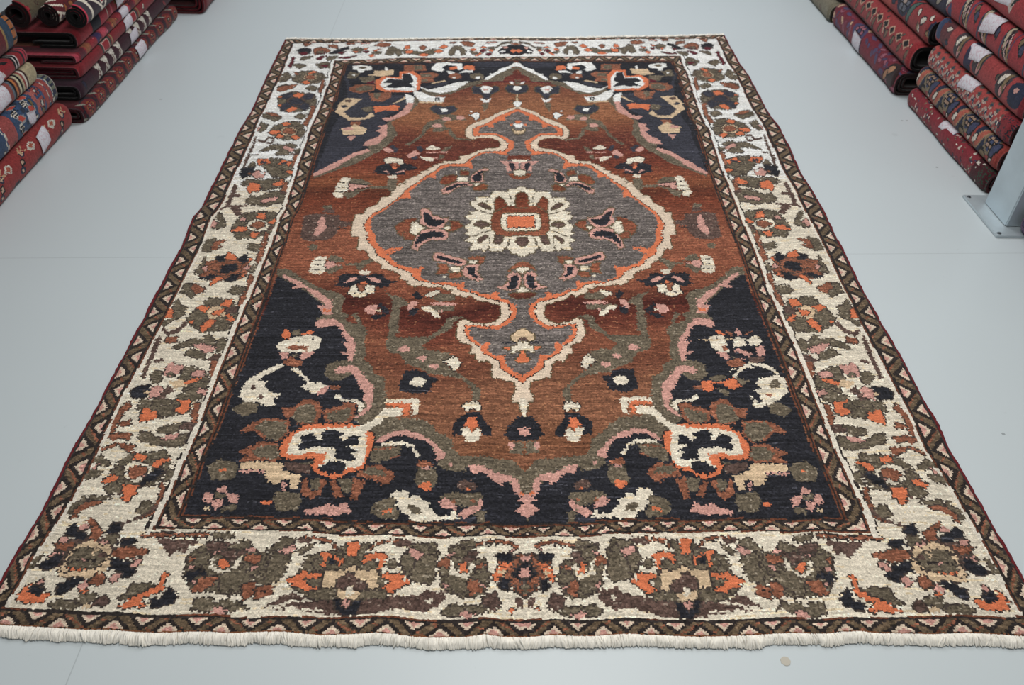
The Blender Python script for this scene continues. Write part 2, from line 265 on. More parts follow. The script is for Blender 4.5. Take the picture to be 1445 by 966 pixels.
FIELD_MOTIFS=[
('G',0,[768, 1960, 856, 1955, 963, 1883, 1109, 1797, 1192, 1781, 1305, 1728, 1300, 1663, 1306, 1610, 1400, 1572, 1431, 1516, 1337, 1557, 1406, 1608, 1492, 1493, 1510, 1481, 1500, 1412, 1533, 1319, 1518, 1280, 1575, 1260, 1599, 1201, 1669, 1178, 1688, 1099, 1703, 1051, 1700, 977, 1705, 938, 1701, 1035, 1695, 963, 1790, 932, 1903, 932, 1991, 901, 2021, 865, 2081, 848, 2117, 829, 2122, 793, 2168, 746, 2307, 739, 2534, 719, 2633, 715, 2610, 409, 1278, 400]),
('G',0,[809, 2843, 1117, 3009, 1289, 3147, 1380, 3258, 1432, 3387, 1352, 3560, 1508, 3713, 1596, 3874, 1627, 3942, 1869, 3973, 2094, 4117, 2255, 4163, 2514, 4295, 2531, 4533, 735, 4561]),
('K',0,[739, 4545, 2550, 4533, 2547, 4436, 2411, 4374, 2237, 4224, 2057, 4167, 1918, 4065, 1761, 4024, 1600, 4071, 1556, 3958, 1508, 3902, 1498, 3793, 1390, 3623, 1321, 3549, 1336, 3389, 1281, 3295, 1197, 3240, 1221, 3187, 1018, 3052, 787, 2879]),
('S',0,[2101, 4515, 2498, 4519, 2516, 4467, 2365, 4424, 2150, 4434]),
('S',0,[699, 4511, 836, 4141, 880, 3857, 832, 3492, 821, 3118, 796, 2904, 987, 3052, 1167, 3230, 1321, 3437, 1288, 3639, 1464, 3794, 1452, 3959, 1207, 3993, 925, 4025]),
('K',0,[787, 1901, 927, 1832, 1057, 1746, 1146, 1683, 1188, 1666, 1159, 1630, 1186, 1598, 1148, 1562, 1267, 1533, 1332, 1496, 1396, 1417, 1450, 1291, 1299, 1250, 1298, 1179, 1393, 1143, 1471, 1189, 1529, 1119, 1573, 1066, 1552, 996, 1529, 936, 1644, 805, 1738, 832, 1856, 847, 1984, 818, 2050, 721, 2216, 686, 2334, 677, 2448, 608, 2502, 553, 2526, 502, 2548, 412, 2548, 354, 592, 334, 735, 464, 764, 801, 777, 1204]),
('G',0,[1808, 3596, 1751, 3583, 1696, 3555, 1664, 3497, 1651, 3412, 1630, 3357, 1588, 3317, 1557, 3276, 1516, 3269, 1553, 3233, 1618, 3302, 1659, 3342, 1688, 3411, 1721, 3481, 1751, 3466, 1743, 3421, 1819, 3415, 1893, 3450, 1897, 3379, 1947, 3331, 1975, 3339, 1943, 3394, 1911, 3464, 1854, 3493, 1850, 3551, 1945, 3580, 2061, 3581, 2017, 3648, 1928, 3655, 1876, 3678, 1801, 3648]),
('G',0,[1947, 3322, 2013, 3310, 2107, 3300, 2107, 3319, 2013, 3329, 1948, 3341]),
('G',0,[1632, 1720, 1690, 1718, 1707, 1543, 1699, 1436, 1830, 1432, 1922, 1438, 2009, 1522, 2020, 1572, 2082, 1591, 2139, 1582, 2070, 1548, 2073, 1507, 1961, 1437, 1882, 1377, 1909, 1346, 2054, 1339, 2086, 1309, 2029, 1277, 2062, 1241, 2130, 1205, 2184, 1168, 2244, 1124, 2267, 1095, 2246, 1055, 2218, 1056, 2215, 1111, 2139, 1176, 2006, 1195, 1932, 1197, 1892, 1225, 1793, 1255, 1747, 1317, 1677, 1334, 1639, 1382, 1650, 1503, 1646, 1631]),
('G',0,[1575, 1777, 1623, 1742, 1673, 1734, 1739, 1691, 1761, 1664, 1701, 1659, 1699, 1587, 1712, 1462, 1649, 1463, 1638, 1563, 1646, 1628, 1642, 1694]),
('I',2,[2541, 3787, 2456, 3741, 2359, 3695, 2292, 3636, 2197, 3579, 2120, 3530, 2068, 3494, 2049, 3423, 2058, 3353, 2116, 3319, 2199, 3338, 2292, 3328, 2358, 3292, 2377, 3239, 2359, 3199, 2277, 3194, 2204, 3177, 2151, 3152, 2090, 3114, 2019, 3099, 2026, 3063, 1970, 3037, 1881, 3033, 1892, 3016, 1805, 2992, 1807, 2974, 1758, 2945, 1769, 2926, 1699, 2922, 1710, 2891, 1669, 2869, 1582, 2823, 1594, 2788, 1514, 2776, 1534, 2742, 1505, 2696, 1585, 2822, 1582, 2772, 1523, 2772, 1501, 2703, 1466, 2635, 1396, 2625, 1393, 2560, 1344, 2533, 1309, 2507, 1310, 2461, 1244, 2454, 1247, 2401, 1243, 2324, 1247, 2244, 1307, 2242, 1308, 2173, 1311, 2117, 1370, 2119, 1396, 2084, 1417, 2042, 1475, 2013, 1512, 1992, 1520, 1955, 1578, 1949, 1626, 1929, 1670, 1896, 1679, 1874, 1732, 1851, 1723, 1830, 1726, 1830, 1784, 1811, 1833, 1816, 1872, 1799, 1928, 1807, 1978, 1803, 1998, 1784, 2042, 1785, 2043, 1764, 2094, 1745, 2144, 1731, 2181, 1744, 2218, 1709, 2256, 1695, 2305, 1691, 2329, 1672, 2366, 1670, 2396, 1652, 2391, 1613, 2386, 1663, 2394, 1586, 2355, 1541, 2285, 1522, 2213, 1538, 2148, 1565, 2109, 1553, 2105, 1499, 2100, 1450, 2125, 1410, 2187, 1393, 2211, 1369, 2183, 1331, 2228, 1330, 2230, 1292, 2253, 1276, 2297, 1288, 2313, 1267, 2343, 1255, 2336, 1210, 2344, 1168, 2388, 1171, 2461, 1152, 2483, 1138, 2483, 1096, 2461, 1055, 2467, 1028, 2503, 1028, 2509, 1002, 2521, 968, 2550, 967, 2579, 1157, 2778, 1412, 2946, 3671]),
('O',1,[2539, 3748, 2448, 3695, 2371, 3649, 2313, 3590, 2255, 3534, 2168, 3493, 2125, 3465, 2116, 3402, 2132, 3353, 2197, 3372, 2291, 3376, 2357, 3347, 2414, 3293, 2443, 3253, 2437, 3193, 2397, 3158, 2242, 3150, 2179, 3132, 2120, 3076, 2087, 3026, 2062, 3007, 1928, 3004, 1869, 2979, 1821, 2924, 1772, 2878, 1691, 2798, 1612, 2731, 1585, 2697, 1588, 2704, 1558, 2646, 1521, 2599, 1480, 2552, 1435, 2500, 1380, 2460, 1354, 2416, 1336, 2364, 1341, 2321, 1368, 2262, 1377, 2204, 1401, 2163, 1441, 2124, 1479, 2093, 1435, 2121, 1471, 2067, 1522, 2042, 1568, 2005, 1592, 1979, 1639, 1966, 1688, 1939, 1735, 1924, 1777, 1871, 1791, 1853, 1848, 1848, 1907, 1828, 2002, 1826, 2059, 1817, 2091, 1793, 2130, 1772, 2186, 1767, 2236, 1742, 2286, 1719, 2329, 1709, 2390, 1692, 2445, 1674, 2457, 1647, 2451, 1615, 2459, 1648, 2454, 1579, 2419, 1545, 2364, 1512, 2293, 1509, 2214, 1522, 2151, 1519, 2157, 1465, 2178, 1425, 2218, 1400, 2257, 1375, 2273, 1335, 2335, 1300, 2388, 1273, 2395, 1229, 2447, 1202, 2505, 1159, 2527, 1144, 2778, 1412, 2946, 3671]),
('Y',0,[2540, 3710, 2479, 3672, 2420, 3620, 2425, 3568, 2372, 3568, 2303, 3532, 2311, 3474, 2263, 3476, 2245, 3506, 2177, 3464, 2168, 3401, 2196, 3393, 2300, 3397, 2357, 3375, 2423, 3334, 2479, 3293, 2497, 3266, 2493, 3200, 2433, 3148, 2434, 3109, 2380, 3115, 2316, 3134, 2243, 3137, 2155, 3094, 2113, 3038, 2144, 2976, 2137, 2951, 2064, 2976, 1940, 2980, 1881, 2948, 1824, 2888, 1836, 2834, 1766, 2848, 1717, 2797, 1646, 2718, 1623, 2696, 1642, 2626, 1554, 2618, 1511, 2571, 1474, 2515, 1410, 2451, 1381, 2415, 1378, 2355, 1394, 2295, 1433, 2245, 1430, 2204, 1462, 2156, 1509, 2114, 1565, 2135, 1636, 2142, 1639, 2118, 1575, 2111, 1542, 2071, 1639, 2124, 1574, 2117, 1541, 2077, 1581, 2039, 1628, 1993, 1695, 1972, 1732, 1960, 1784, 1952, 1807, 1969, 1826, 1954, 1803, 1914, 1814, 1877, 1847, 1858, 1900, 1838, 2000, 1844, 2070, 1835, 2102, 1835, 2107, 1852, 2135, 1848, 2122, 1806, 2135, 1785, 2204, 1777, 2267, 1751, 2317, 1737, 2335, 1760, 2369, 1758, 2372, 1724, 2421, 1707, 2470, 1677, 2494, 1661, 2496, 1615, 2499, 1648, 2490, 1579, 2451, 1541, 2372, 1488, 2286, 1493, 2214, 1513, 2179, 1506, 2177, 1457, 2225, 1416, 2264, 1383, 2310, 1403, 2314, 1386, 2299, 1349, 2334, 1315, 2372, 1310, 2410, 1320, 2418, 1283, 2433, 1246, 2491, 1203, 2534, 1183, 2778, 1412, 2946, 3671]),
('C',2,[2555, 2735, 2518, 2731, 2502, 2707, 2443, 2707, 2434, 2669, 2398, 2678, 2317, 2677, 2295, 2649, 2288, 2612, 2266, 2628, 2216, 2625, 2173, 2630, 2181, 2588, 2124, 2580, 2131, 2543, 2180, 2515, 2191, 2488, 2136, 2480, 2155, 2453, 2102, 2440, 2127, 2409, 2155, 2400, 2149, 2365, 2108, 2340, 2108, 2324, 2142, 2298, 2115, 2265, 2108, 2275, 2149, 2254, 2149, 2229, 2108, 2205, 2162, 2192, 2162, 2156, 2144, 2117, 2177, 2113, 2209, 2132, 2236, 2123, 2257, 2095, 2276, 2129, 2316, 2099, 2389, 2104, 2408, 2136, 2455, 2113, 2462, 2082, 2495, 2083, 2528, 2059, 2548, 2066, 2664, 2093, 2694, 2762]),
('R',2,[2331, 2490, 2335, 2522, 2576, 2533, 2633, 2531, 2631, 2255, 2624, 2255, 2359, 2243, 2346, 2288, 2312, 2297, 2316, 2308, 2314, 2394]),
('R',2,[2324, 2591, 2360, 2629, 2403, 2584, 2423, 2530, 2332, 2481]),
('R',2,[2498, 2641, 2536, 2673, 2574, 2639, 2576, 2519, 2494, 2521]),
('B',2,[2187, 2556, 2232, 2564, 2278, 2530, 2301, 2501, 2258, 2513]),
('B',2,[2169, 2357, 2238, 2385, 2310, 2351, 2238, 2330]),
('B',2,[2209, 2212, 2237, 2244, 2291, 2249, 2249, 2203, 2215, 2179]),
('B',2,[2328, 2173, 2345, 2255, 2400, 2249, 2397, 2200, 2368, 2166]),
('B',2,[2501, 2193, 2514, 2234, 2571, 2232, 2563, 2168, 2529, 2149]),
('G',0,[2430, 2666, 2457, 2611, 2454, 2539, 2463, 2538, 2465, 2614, 2437, 2672]),
('G',0,[2262, 2615, 2253, 2570, 2261, 2566, 2271, 2612]),
('G',0,[2189, 2491, 2323, 2441, 2324, 2451, 2189, 2502]),
('G',0,[2164, 2233, 2252, 2280, 2320, 2292, 2318, 2302, 2250, 2290, 2161, 2242]),
('G',0,[2289, 2233, 2284, 2121, 2294, 2120, 2299, 2232]),
('G',0,[2445, 2234, 2434, 2163, 2412, 2132, 2419, 2125, 2443, 2159, 2454, 2233]),
('C',2,[2394, 2413, 2413, 2457, 2665, 2463, 2661, 2295, 2422, 2298, 2392, 2326]),
('O',1,[2437, 2431, 2668, 2428, 2663, 2324, 2440, 2328]),
('R',0,[2431, 3049, 2442, 3103, 2652, 3117, 2652, 3057]),
('C',0,[2474, 3054, 2652, 3052, 2652, 3019, 2490, 3019]),
('P',0,[2362, 3042, 2428, 3035, 2528, 3021, 2535, 2926, 2499, 2919, 2431, 2912, 2426, 2979]),
('K',0,[2451, 3022, 2502, 3006, 2507, 2932, 2473, 2920, 2456, 2969]),
('R',0,[2430, 2891, 2490, 2886, 2512, 2865, 2610, 2864, 2648, 2873, 2645, 2828, 2516, 2815, 2458, 2850]),
('C',2,[2491, 2906, 2530, 2929, 2591, 2928, 2612, 2899, 2572, 2862, 2504, 2868]),
('R',2,[1871, 2776, 1890, 2847, 1964, 2869, 2009, 2870, 2003, 2810, 1923, 2762]),
('R',2,[2037, 2922, 2106, 2917, 2114, 2870, 2039, 2873]),
('C',0,[2013, 2848, 2098, 2848, 2098, 2798, 2022, 2798]),
('C',0,[2000, 2921, 2011, 2921, 2012, 2885, 2001, 2885]),
('P',2,[2122, 2830, 2136, 2870, 2181, 2915, 2248, 2950, 2277, 2928, 2230, 2907, 2226, 2848, 2235, 2798, 2195, 2782, 2125, 2795]),
('K',0,[2133, 2845, 2189, 2903, 2241, 2924, 2215, 2879, 2218, 2803, 2151, 2799]),
('P',2,[1890, 2703, 1916, 2737, 2011, 2790, 2099, 2792, 2151, 2750, 2114, 2747, 2041, 2747, 1983, 2707, 1955, 2671, 1896, 2658]),
('K',0,[1904, 2684, 1924, 2726, 2018, 2775, 2110, 2770, 2103, 2753, 2019, 2749, 1961, 2698]),
('C',2,[2151, 2775, 2203, 2774, 2187, 2740, 2158, 2750]),
('R',2,[2151, 2702, 2151, 2731, 2202, 2749, 2232, 2768, 2265, 2747, 2253, 2705, 2194, 2699]),
('R',2,[1574, 2332, 1611, 2379, 1688, 2399, 1673, 2408, 1734, 2416, 1710, 2373, 1690, 2263, 1699, 2221, 1635, 2235, 1599, 2273]),
('R',0,[1633, 2401, 1734, 2416, 1710, 2373, 1684, 2261, 1646, 2212, 1642, 2278]),
('R',2,[1646, 2212, 1642, 2278, 1683, 2269, 1751, 2251, 1713, 2207]),
('C',2,[1689, 2280, 1703, 2369, 1737, 2379, 1766, 2341, 1808, 2318, 1763, 2284, 1731, 2258, 1688, 2276]),
('P',2,[1754, 2367, 1769, 2415, 1743, 2487, 1758, 2509, 1811, 2493, 1853, 2434, 1934, 2409, 1978, 2420, 1969, 2385, 1931, 2316, 1863, 2311, 1807, 2333]),
('K',0,[1791, 2379, 1767, 2486, 1804, 2466, 1834, 2430, 1872, 2399, 1952, 2397, 1936, 2353, 1876, 2326, 1820, 2343]),
('R',2,[1976, 2288, 2005, 2348, 1997, 2391, 2045, 2383, 2097, 2349, 2047, 2311]),
('C',2,[1944, 2328, 1985, 2339, 1999, 2318, 1979, 2303, 1952, 2305]),
('P',2,[1712, 2130, 1720, 2194, 1751, 2251, 1789, 2299, 1876, 2313, 1945, 2302, 1983, 2277, 1981, 2234, 1947, 2203, 1873, 2205, 1814, 2189, 1770, 2151, 1755, 2110]),
('K',0,[1729, 2147, 1740, 2210, 1764, 2259, 1844, 2285, 1925, 2282, 1962, 2247, 1940, 2228, 1866, 2227, 1800, 2202, 1755, 2168, 1739, 2136]),
('R',2,[1926, 1995, 1992, 1985, 2011, 1964, 2000, 1919, 1925, 1905, 1938, 1952]),
('R',2,[2016, 1883, 2025, 1920, 2105, 1921, 2104, 1890, 2067, 1879]),
('R',2,[2137, 2046, 2186, 2063, 2267, 2053, 2250, 1998, 2218, 1991, 2215, 2035, 2149, 2038]),
('P',2,[1880, 2045, 1895, 2089, 1942, 2083, 2030, 2056, 2125, 2034, 2138, 1997, 2096, 1981, 2037, 1985, 1982, 2013, 1891, 2020]),
('K',0,[1903, 2049, 1918, 2065, 2019, 2039, 2102, 2021, 2101, 1999, 2036, 2002, 1968, 2029, 1915, 2034]),
('C',2,[2017, 1964, 2090, 1974, 2097, 1934, 2044, 1929, 2022, 1949]),
('C',2,[2147, 2024, 2209, 2027, 2204, 2001, 2153, 1997]),
('P',2,[2108, 1935, 2123, 1972, 2159, 1992, 2223, 1987, 2217, 1934, 2254, 1866, 2226, 1855, 2169, 1874, 2126, 1897]),
('K',0,[2136, 1965, 2155, 1972, 2194, 1967, 2198, 1919, 2232, 1879, 2200, 1880, 2154, 1913]),
('C',0,[1971, 1892, 1996, 1897, 1991, 1879, 1978, 1878]),
('R',2,[2437, 1928, 2465, 1968, 2522, 2007, 2548, 2010, 2594, 1983, 2620, 1951, 2575, 1958, 2549, 1973, 2498, 1952]),
('C',2,[2491, 1943, 2523, 1964, 2562, 1963, 2601, 1936, 2563, 1921, 2543, 1898, 2530, 1924]),
('P',2,[2349, 1799, 2410, 1811, 2448, 1845, 2434, 1881, 2440, 1910, 2479, 1919, 2525, 1911, 2539, 1859, 2524, 1794, 2479, 1777, 2423, 1780]),
('K',0,[2423, 1796, 2455, 1831, 2464, 1888, 2511, 1902, 2513, 1859, 2505, 1796, 2460, 1786]),
('C',2,[2504, 1769, 2542, 1810, 2579, 1773, 2553, 1759, 2516, 1757]),
('R',2,[2441, 1754, 2503, 1757, 2578, 1755, 2605, 1738, 2564, 1717, 2514, 1712, 2453, 1725]),
('O',0,[2508, 3568, 2572, 3577, 2568, 3513, 2515, 3528]),
('C',0,[2494, 3534, 2524, 3514, 2572, 3513, 2618, 3537, 2587, 3463, 2511, 3464]),
('T',2,[2471, 3460, 2508, 3424, 2574, 3423, 2620, 3458, 2592, 3392, 2545, 3379, 2498, 3393]),
('O',0,[2455, 3517, 2491, 3527, 2486, 3492, 2460, 3492]),
('T',2,[2455, 1416, 2473, 1463, 2537, 1492, 2599, 1460, 2621, 1411, 2580, 1395, 2565, 1425, 2511, 1427, 2495, 1409]),
('B',0,[2503, 1413, 2519, 1434, 2566, 1429, 2572, 1403]),
('C',2,[2450, 1327, 2471, 1375, 2518, 1399, 2572, 1389, 2609, 1325, 2576, 1321, 2555, 1350, 2524, 1352, 2486, 1344, 2470, 1324]),
('O',2,[2410, 1357, 2418, 1372, 2456, 1369, 2440, 1350]),
('O',2,[2512, 1321, 2528, 1353, 2550, 1335, 2550, 1305, 2581, 1292, 2552, 1262, 2511, 1267, 2484, 1295, 2508, 1302]),
('K',0,[2395, 1387, 2449, 1395, 2495, 1395, 2495, 1406, 2448, 1406, 2394, 1398]),
('K',0,[1631, 2414, 1673, 2408, 1673, 2417, 1630, 2422]),
('C',2,[2550, 3966, 2552, 3898, 2567, 3853, 2583, 3834, 2552, 3764, 2517, 3779, 2492, 3842, 2527, 3866, 2538, 3930]),
('D',0,[2461, 3867, 2516, 3860, 2518, 3872, 2462, 3879]),
('S',2,[2091, 4071, 2108, 4114, 2180, 4091, 2198, 4004, 2260, 4003, 2296, 4044, 2305, 4109, 2358, 4094, 2362, 4029, 2277, 3974, 2267, 3911, 2215, 3903, 2198, 3969, 2110, 3999]),
('C',0,[2173, 4062, 2206, 4115, 2260, 4107, 2298, 4073, 2269, 4000, 2225, 3987, 2198, 4019]),
('P',0,[2198, 4062, 2260, 4060, 2242, 4039, 2216, 4040]),
('C',0,[2170, 3914, 2206, 3906, 2232, 3881, 2287, 3920, 2257, 3854, 2214, 3855]),
('G',0,[2192, 3838, 2261, 3850, 2247, 3770, 2211, 3704]),
('S',2,[2425, 4058, 2448, 4118, 2502, 4115, 2546, 4100, 2601, 4115, 2671, 4071, 2587, 4006, 2550, 3968, 2524, 3982, 2455, 4007]),
('C',0,[2591, 4068, 2586, 4053, 2574, 4041, 2556, 4034, 2537, 4034, 2520, 4041, 2509, 4053, 2505, 4068, 2510, 4083, 2522, 4095, 2540, 4102, 2559, 4102, 2576, 4095, 2587, 4083]),
('C',0,[2468, 4174, 2513, 4178, 2516, 4127, 2492, 4133]),
('G',0,[2523, 4204, 2578, 4207, 2565, 4126, 2529, 4126]),
('T',0,[2541, 3972, 2531, 3874, 2541, 3873, 2551, 3970]),
('S',2,[1687, 3763, 1732, 3799, 1819, 3773, 1912, 3796, 1952, 3746, 1919, 3699, 1857, 3660, 1789, 3662, 1725, 3703]),
('C',0,[1785, 3754, 1856, 3748, 1861, 3709, 1818, 3696]),
('C',1,[2078, 3656, 2113, 3670, 2131, 3693, 2169, 3685, 2168, 3606, 2138, 3585, 2126, 3622]),
('C',0,[2099, 3716, 2099, 3712, 2097, 3709, 2094, 3707, 2090, 3708, 2087, 3709, 2085, 3713, 2083, 3717, 2084, 3721, 2086, 3724, 2089, 3726, 2092, 3725, 2096, 3724, 2098, 3720]),
('P',0,[1909, 3598, 1906, 3586, 1895, 3577, 1877, 3572, 1858, 3572, 1840, 3577, 1827, 3587, 1822, 3598, 1825, 3610, 1836, 3619, 1853, 3624, 1872, 3624, 1891, 3619, 1904, 3609]),
('P',0,[2039, 3618, 2035, 3606, 2024, 3595, 2007, 3589, 1988, 3589, 1970, 3595, 1957, 3605, 1951, 3618, 1954, 3631, 1965, 3641, 1983, 3647, 2002, 3648, 2020, 3642, 2033, 3631]),
('P',0,[1834, 3500, 1830, 3487, 1817, 3478, 1799, 3473, 1778, 3474, 1758, 3480, 1745, 3490, 1739, 3503, 1743, 3515, 1755, 3525, 1774, 3530, 1795, 3529, 1815, 3523, 1829, 3513]),
('P',0,[1333, 3184, 1355, 3219, 1393, 3202, 1436, 3169, 1394, 3141]),
('S',0,[1381, 3222, 1415, 3242, 1468, 3202, 1465, 3154, 1427, 3147, 1432, 3182]),
('S',0,[1624, 3235, 1662, 3230, 1698, 3180, 1670, 3159, 1634, 3195]),
('P',0,[1548, 3115, 1582, 3144, 1613, 3185, 1665, 3142, 1657, 3120, 1581, 3083]),
('S',0,[1596, 3089, 1639, 3117, 1660, 3078, 1620, 3062]),
('G',0,[1834, 3060, 1902, 3092, 1845, 3124, 1930, 3196, 1938, 3232, 1874, 3203, 1844, 3137]),
('C',0,[1701, 3193, 1761, 3241, 1814, 3216, 1841, 3189, 1786, 3175]),
('P',0,[1727, 3139, 1916, 3141, 1915, 3154, 1725, 3152]),
('C',0,[1667, 3101, 1732, 3091, 1798, 3074, 1782, 3040, 1728, 3048]),
('P',0,[1787, 3076, 1833, 3067, 1832, 3079, 1787, 3088]),
('C',1,[1359, 3067, 1419, 3091, 1466, 3079, 1522, 3069, 1540, 3014, 1504, 3001, 1473, 3028, 1429, 3028, 1398, 3001]),
('K',0,[1314, 2980, 1362, 3004, 1413, 3015, 1446, 2976, 1507, 2976, 1537, 3016, 1618, 3003, 1673, 2953, 1593, 2928, 1532, 2928, 1593, 2888, 1469, 2873, 1381, 2885, 1308, 2907]),
('Q',0,[1442, 3028, 1484, 3016, 1480, 2985, 1453, 2988]),
('O',0,[1449, 2975, 1497, 2969, 1486, 2946, 1459, 2945]),
('P',0,[1374, 2932, 1419, 2923, 1433, 2896, 1395, 2909]),
('P',0,[1495, 2909, 1566, 2951, 1551, 2918, 1510, 2897]),
('G',0,[1430, 2833, 1499, 2834, 1520, 2799, 1496, 2696, 1454, 2695]),
('C',0,[1424, 2866, 1500, 2878, 1501, 2838, 1447, 2837]),
('C',0,[1002, 2669, 1019, 2708, 1015, 2766, 1035, 2816, 1057, 2859, 1119, 2848, 1113, 2786, 1122, 2693, 1081, 2688, 1089, 2635, 1041, 2629]),
('D',0,[1032, 2793, 1114, 2788, 1114, 2795, 1031, 2800]),
('D',0,[1018, 2741, 1116, 2736, 1115, 2743, 1017, 2748]),
('D',0,[1010, 2695, 1101, 2688, 1100, 2694, 1009, 2701]),
('G',0,[1110, 2806, 1125, 2849, 1200, 2838, 1271, 2803, 1312, 2772, 1219, 2763, 1144, 2777]),
('P',1,[1127, 2715, 1121, 2783, 1174, 2774, 1308, 2748, 1194, 2733, 1163, 2705]),
('G',0,[1080, 2678, 1170, 2706, 1239, 2723, 1309, 2741, 1215, 2695, 1181, 2638, 1128, 2617]),
('G',0,[1296, 2727, 1448, 2722, 1445, 2750, 1292, 2755]),
('G',0,[1429, 2830, 1503, 2831, 1506, 2732, 1488, 2688, 1442, 2716]),
('B',0,[865, 2226, 858, 2335, 856, 2448, 944, 2467, 1123, 2449, 1137, 2369, 1131, 2267, 1084, 2216, 962, 2197]),
('B',0,[964, 2484, 988, 2533, 1061, 2501, 1069, 2463]),
('B',0,[1124, 2403, 1230, 2376, 1234, 2345, 1148, 2330]),
('P',0,[954, 2263, 974, 2326, 975, 2403, 984, 2437, 1018, 2422, 1041, 2334, 1027, 2290, 987, 2246]),
('G',0,[956, 2547, 1025, 2553, 1036, 2517, 974, 2513]),
('D',0,[1130, 2316, 1211, 2315, 1209, 2326, 1129, 2326]),
('D',0,[1039, 2340, 1113, 2342, 1112, 2347, 1038, 2345]),
('G',0,[929, 2149, 965, 2178, 1009, 2160, 1005, 2116, 960, 2116]),
('C',0,[1014, 1917, 998, 1978, 1009, 2032, 1037, 2068, 1093, 2056, 1108, 1979, 1119, 1925, 1069, 1905]),
('D',0,[1017, 2025, 1096, 2029, 1095, 2034, 1015, 2030]),
('D',0,[1012, 1986, 1104, 1986, 1103, 1991, 1011, 1990]),
('D',0,[1011, 1942, 1110, 1946, 1109, 1951, 1009, 1947]),
('G',0,[1105, 2032, 1125, 2077, 1181, 2064, 1255, 2007, 1176, 2006]),
('P',1,[1102, 1977, 1109, 2017, 1154, 2018, 1179, 1995, 1254, 1988, 1182, 1982, 1146, 1952]),
('G',0,[1117, 1941, 1155, 1963, 1189, 1982, 1257, 1975, 1201, 1933, 1151, 1907]),
('G',0,[1253, 1978, 1367, 1980, 1362, 1999, 1248, 1998]),
('G',0,[1331, 1971, 1371, 2020, 1432, 2035, 1450, 2013, 1394, 1974, 1377, 1935, 1344, 1943]),
('K',0,[1176, 1866, 1232, 1853, 1217, 1886, 1263, 1911, 1364, 1909, 1379, 1893, 1436, 1893, 1471, 1914, 1548, 1905, 1560, 1875, 1600, 1858, 1652, 1853, 1646, 1841, 1603, 1836, 1595, 1810, 1534, 1801, 1475, 1816, 1409, 1835, 1351, 1814, 1286, 1799, 1215, 1817, 1234, 1842]),
('C',0,[1366, 1921, 1377, 1937, 1443, 1931, 1441, 1899, 1378, 1899]),
('P',0,[1280, 1839, 1304, 1865, 1355, 1887, 1367, 1868, 1304, 1835]),
('P',0,[1440, 1879, 1476, 1881, 1539, 1853, 1528, 1836, 1469, 1851]),
('Q',0,[1376, 1814, 1437, 1821, 1438, 1779, 1411, 1756, 1382, 1779]),
('O',0,[1433, 1835, 1432, 1830, 1426, 1825, 1417, 1822, 1406, 1822, 1396, 1825, 1389, 1830, 1385, 1835, 1387, 1841, 1393, 1845, 1402, 1847, 1412, 1847, 1422, 1845, 1430, 1841]),
('C',1,[1322, 1750, 1327, 1809, 1364, 1815, 1385, 1772, 1412, 1749, 1433, 1771, 1438, 1816, 1497, 1807, 1504, 1759, 1456, 1744, 1424, 1718, 1374, 1726]),
('K',0,[1378, 1757, 1377, 1752, 1376, 1749, 1373, 1747, 1369, 1747, 1365, 1749, 1362, 1753, 1360, 1757, 1360, 1761, 1362, 1764, 1365, 1766, 1369, 1766, 1373, 1764, 1376, 1761]),
('K',0,[1458, 1755, 1458, 1751, 1456, 1747, 1453, 1745, 1449, 1745, 1445, 1747, 1442, 1750, 1441, 1754, 1441, 1758, 1443, 1762, 1446, 1764, 1450, 1764, 1453, 1762, 1456, 1759]),
('P',0,[1454, 1631, 1477, 1660, 1538, 1668, 1539, 1627, 1531, 1597, 1483, 1598]),
('C',0,[1531, 1634, 1574, 1637, 1566, 1608]),
('K',0,[1532, 1660, 1558, 1686, 1595, 1655, 1636, 1621, 1620, 1601, 1576, 1614, 1573, 1642]),
('K',0,[1504, 1573, 1526, 1594, 1632, 1606, 1605, 1585, 1532, 1558]),
('G',0,[1898, 1716, 1969, 1754, 2057, 1751, 2075, 1704, 1974, 1690]),
('G',0,[1835, 1651, 1932, 1657, 2061, 1669, 2074, 1624, 2008, 1622, 1961, 1603]),
('K',0,[1772, 1737, 1800, 1770, 1850, 1722, 1821, 1693]),
('C',1,[1856, 1728, 1888, 1757, 1956, 1779, 1970, 1761, 1927, 1737, 1873, 1725]),
('P',0,[1742, 1638, 1757, 1665, 1771, 1704, 1822, 1682, 1790, 1642, 1757, 1624]),
('P',0,[1894, 1676, 1962, 1691, 2100, 1677, 2025, 1664, 1933, 1666]),
('K',0,[1756, 1602, 1779, 1646, 1831, 1633, 1809, 1598, 1772, 1582]),
('C',0,[1834, 1644, 1884, 1649, 1927, 1637, 1983, 1579, 1948, 1571, 1895, 1615, 1855, 1619]),
('P',0,[1953, 1625, 1999, 1634, 1984, 1612]),
('K',0,[1767, 1089, 1775, 1167, 1798, 1211, 1863, 1218, 1925, 1197, 1949, 1178, 2011, 1167, 1968, 1134, 1959, 1084, 1888, 1073, 1816, 1079]),
('C',0,[1927, 1146, 1924, 1134, 1912, 1123, 1893, 1117, 1872, 1117, 1852, 1122, 1838, 1131, 1831, 1143, 1835, 1156, 1847, 1166, 1865, 1172, 1887, 1173, 1907, 1168, 1921, 1158]),
('P',0,[1806, 1349, 1803, 1341, 1794, 1335, 1779, 1332, 1762, 1332, 1747, 1337, 1735, 1344, 1730, 1352, 1733, 1361, 1742, 1367, 1757, 1371, 1774, 1370, 1790, 1365, 1801, 1358]),
('P',0,[1922, 1293, 1919, 1286, 1911, 1281, 1898, 1277, 1883, 1277, 1869, 1279, 1859, 1285, 1855, 1291, 1857, 1298, 1866, 1303, 1879, 1306, 1894, 1307, 1908, 1304, 1918, 1299]),
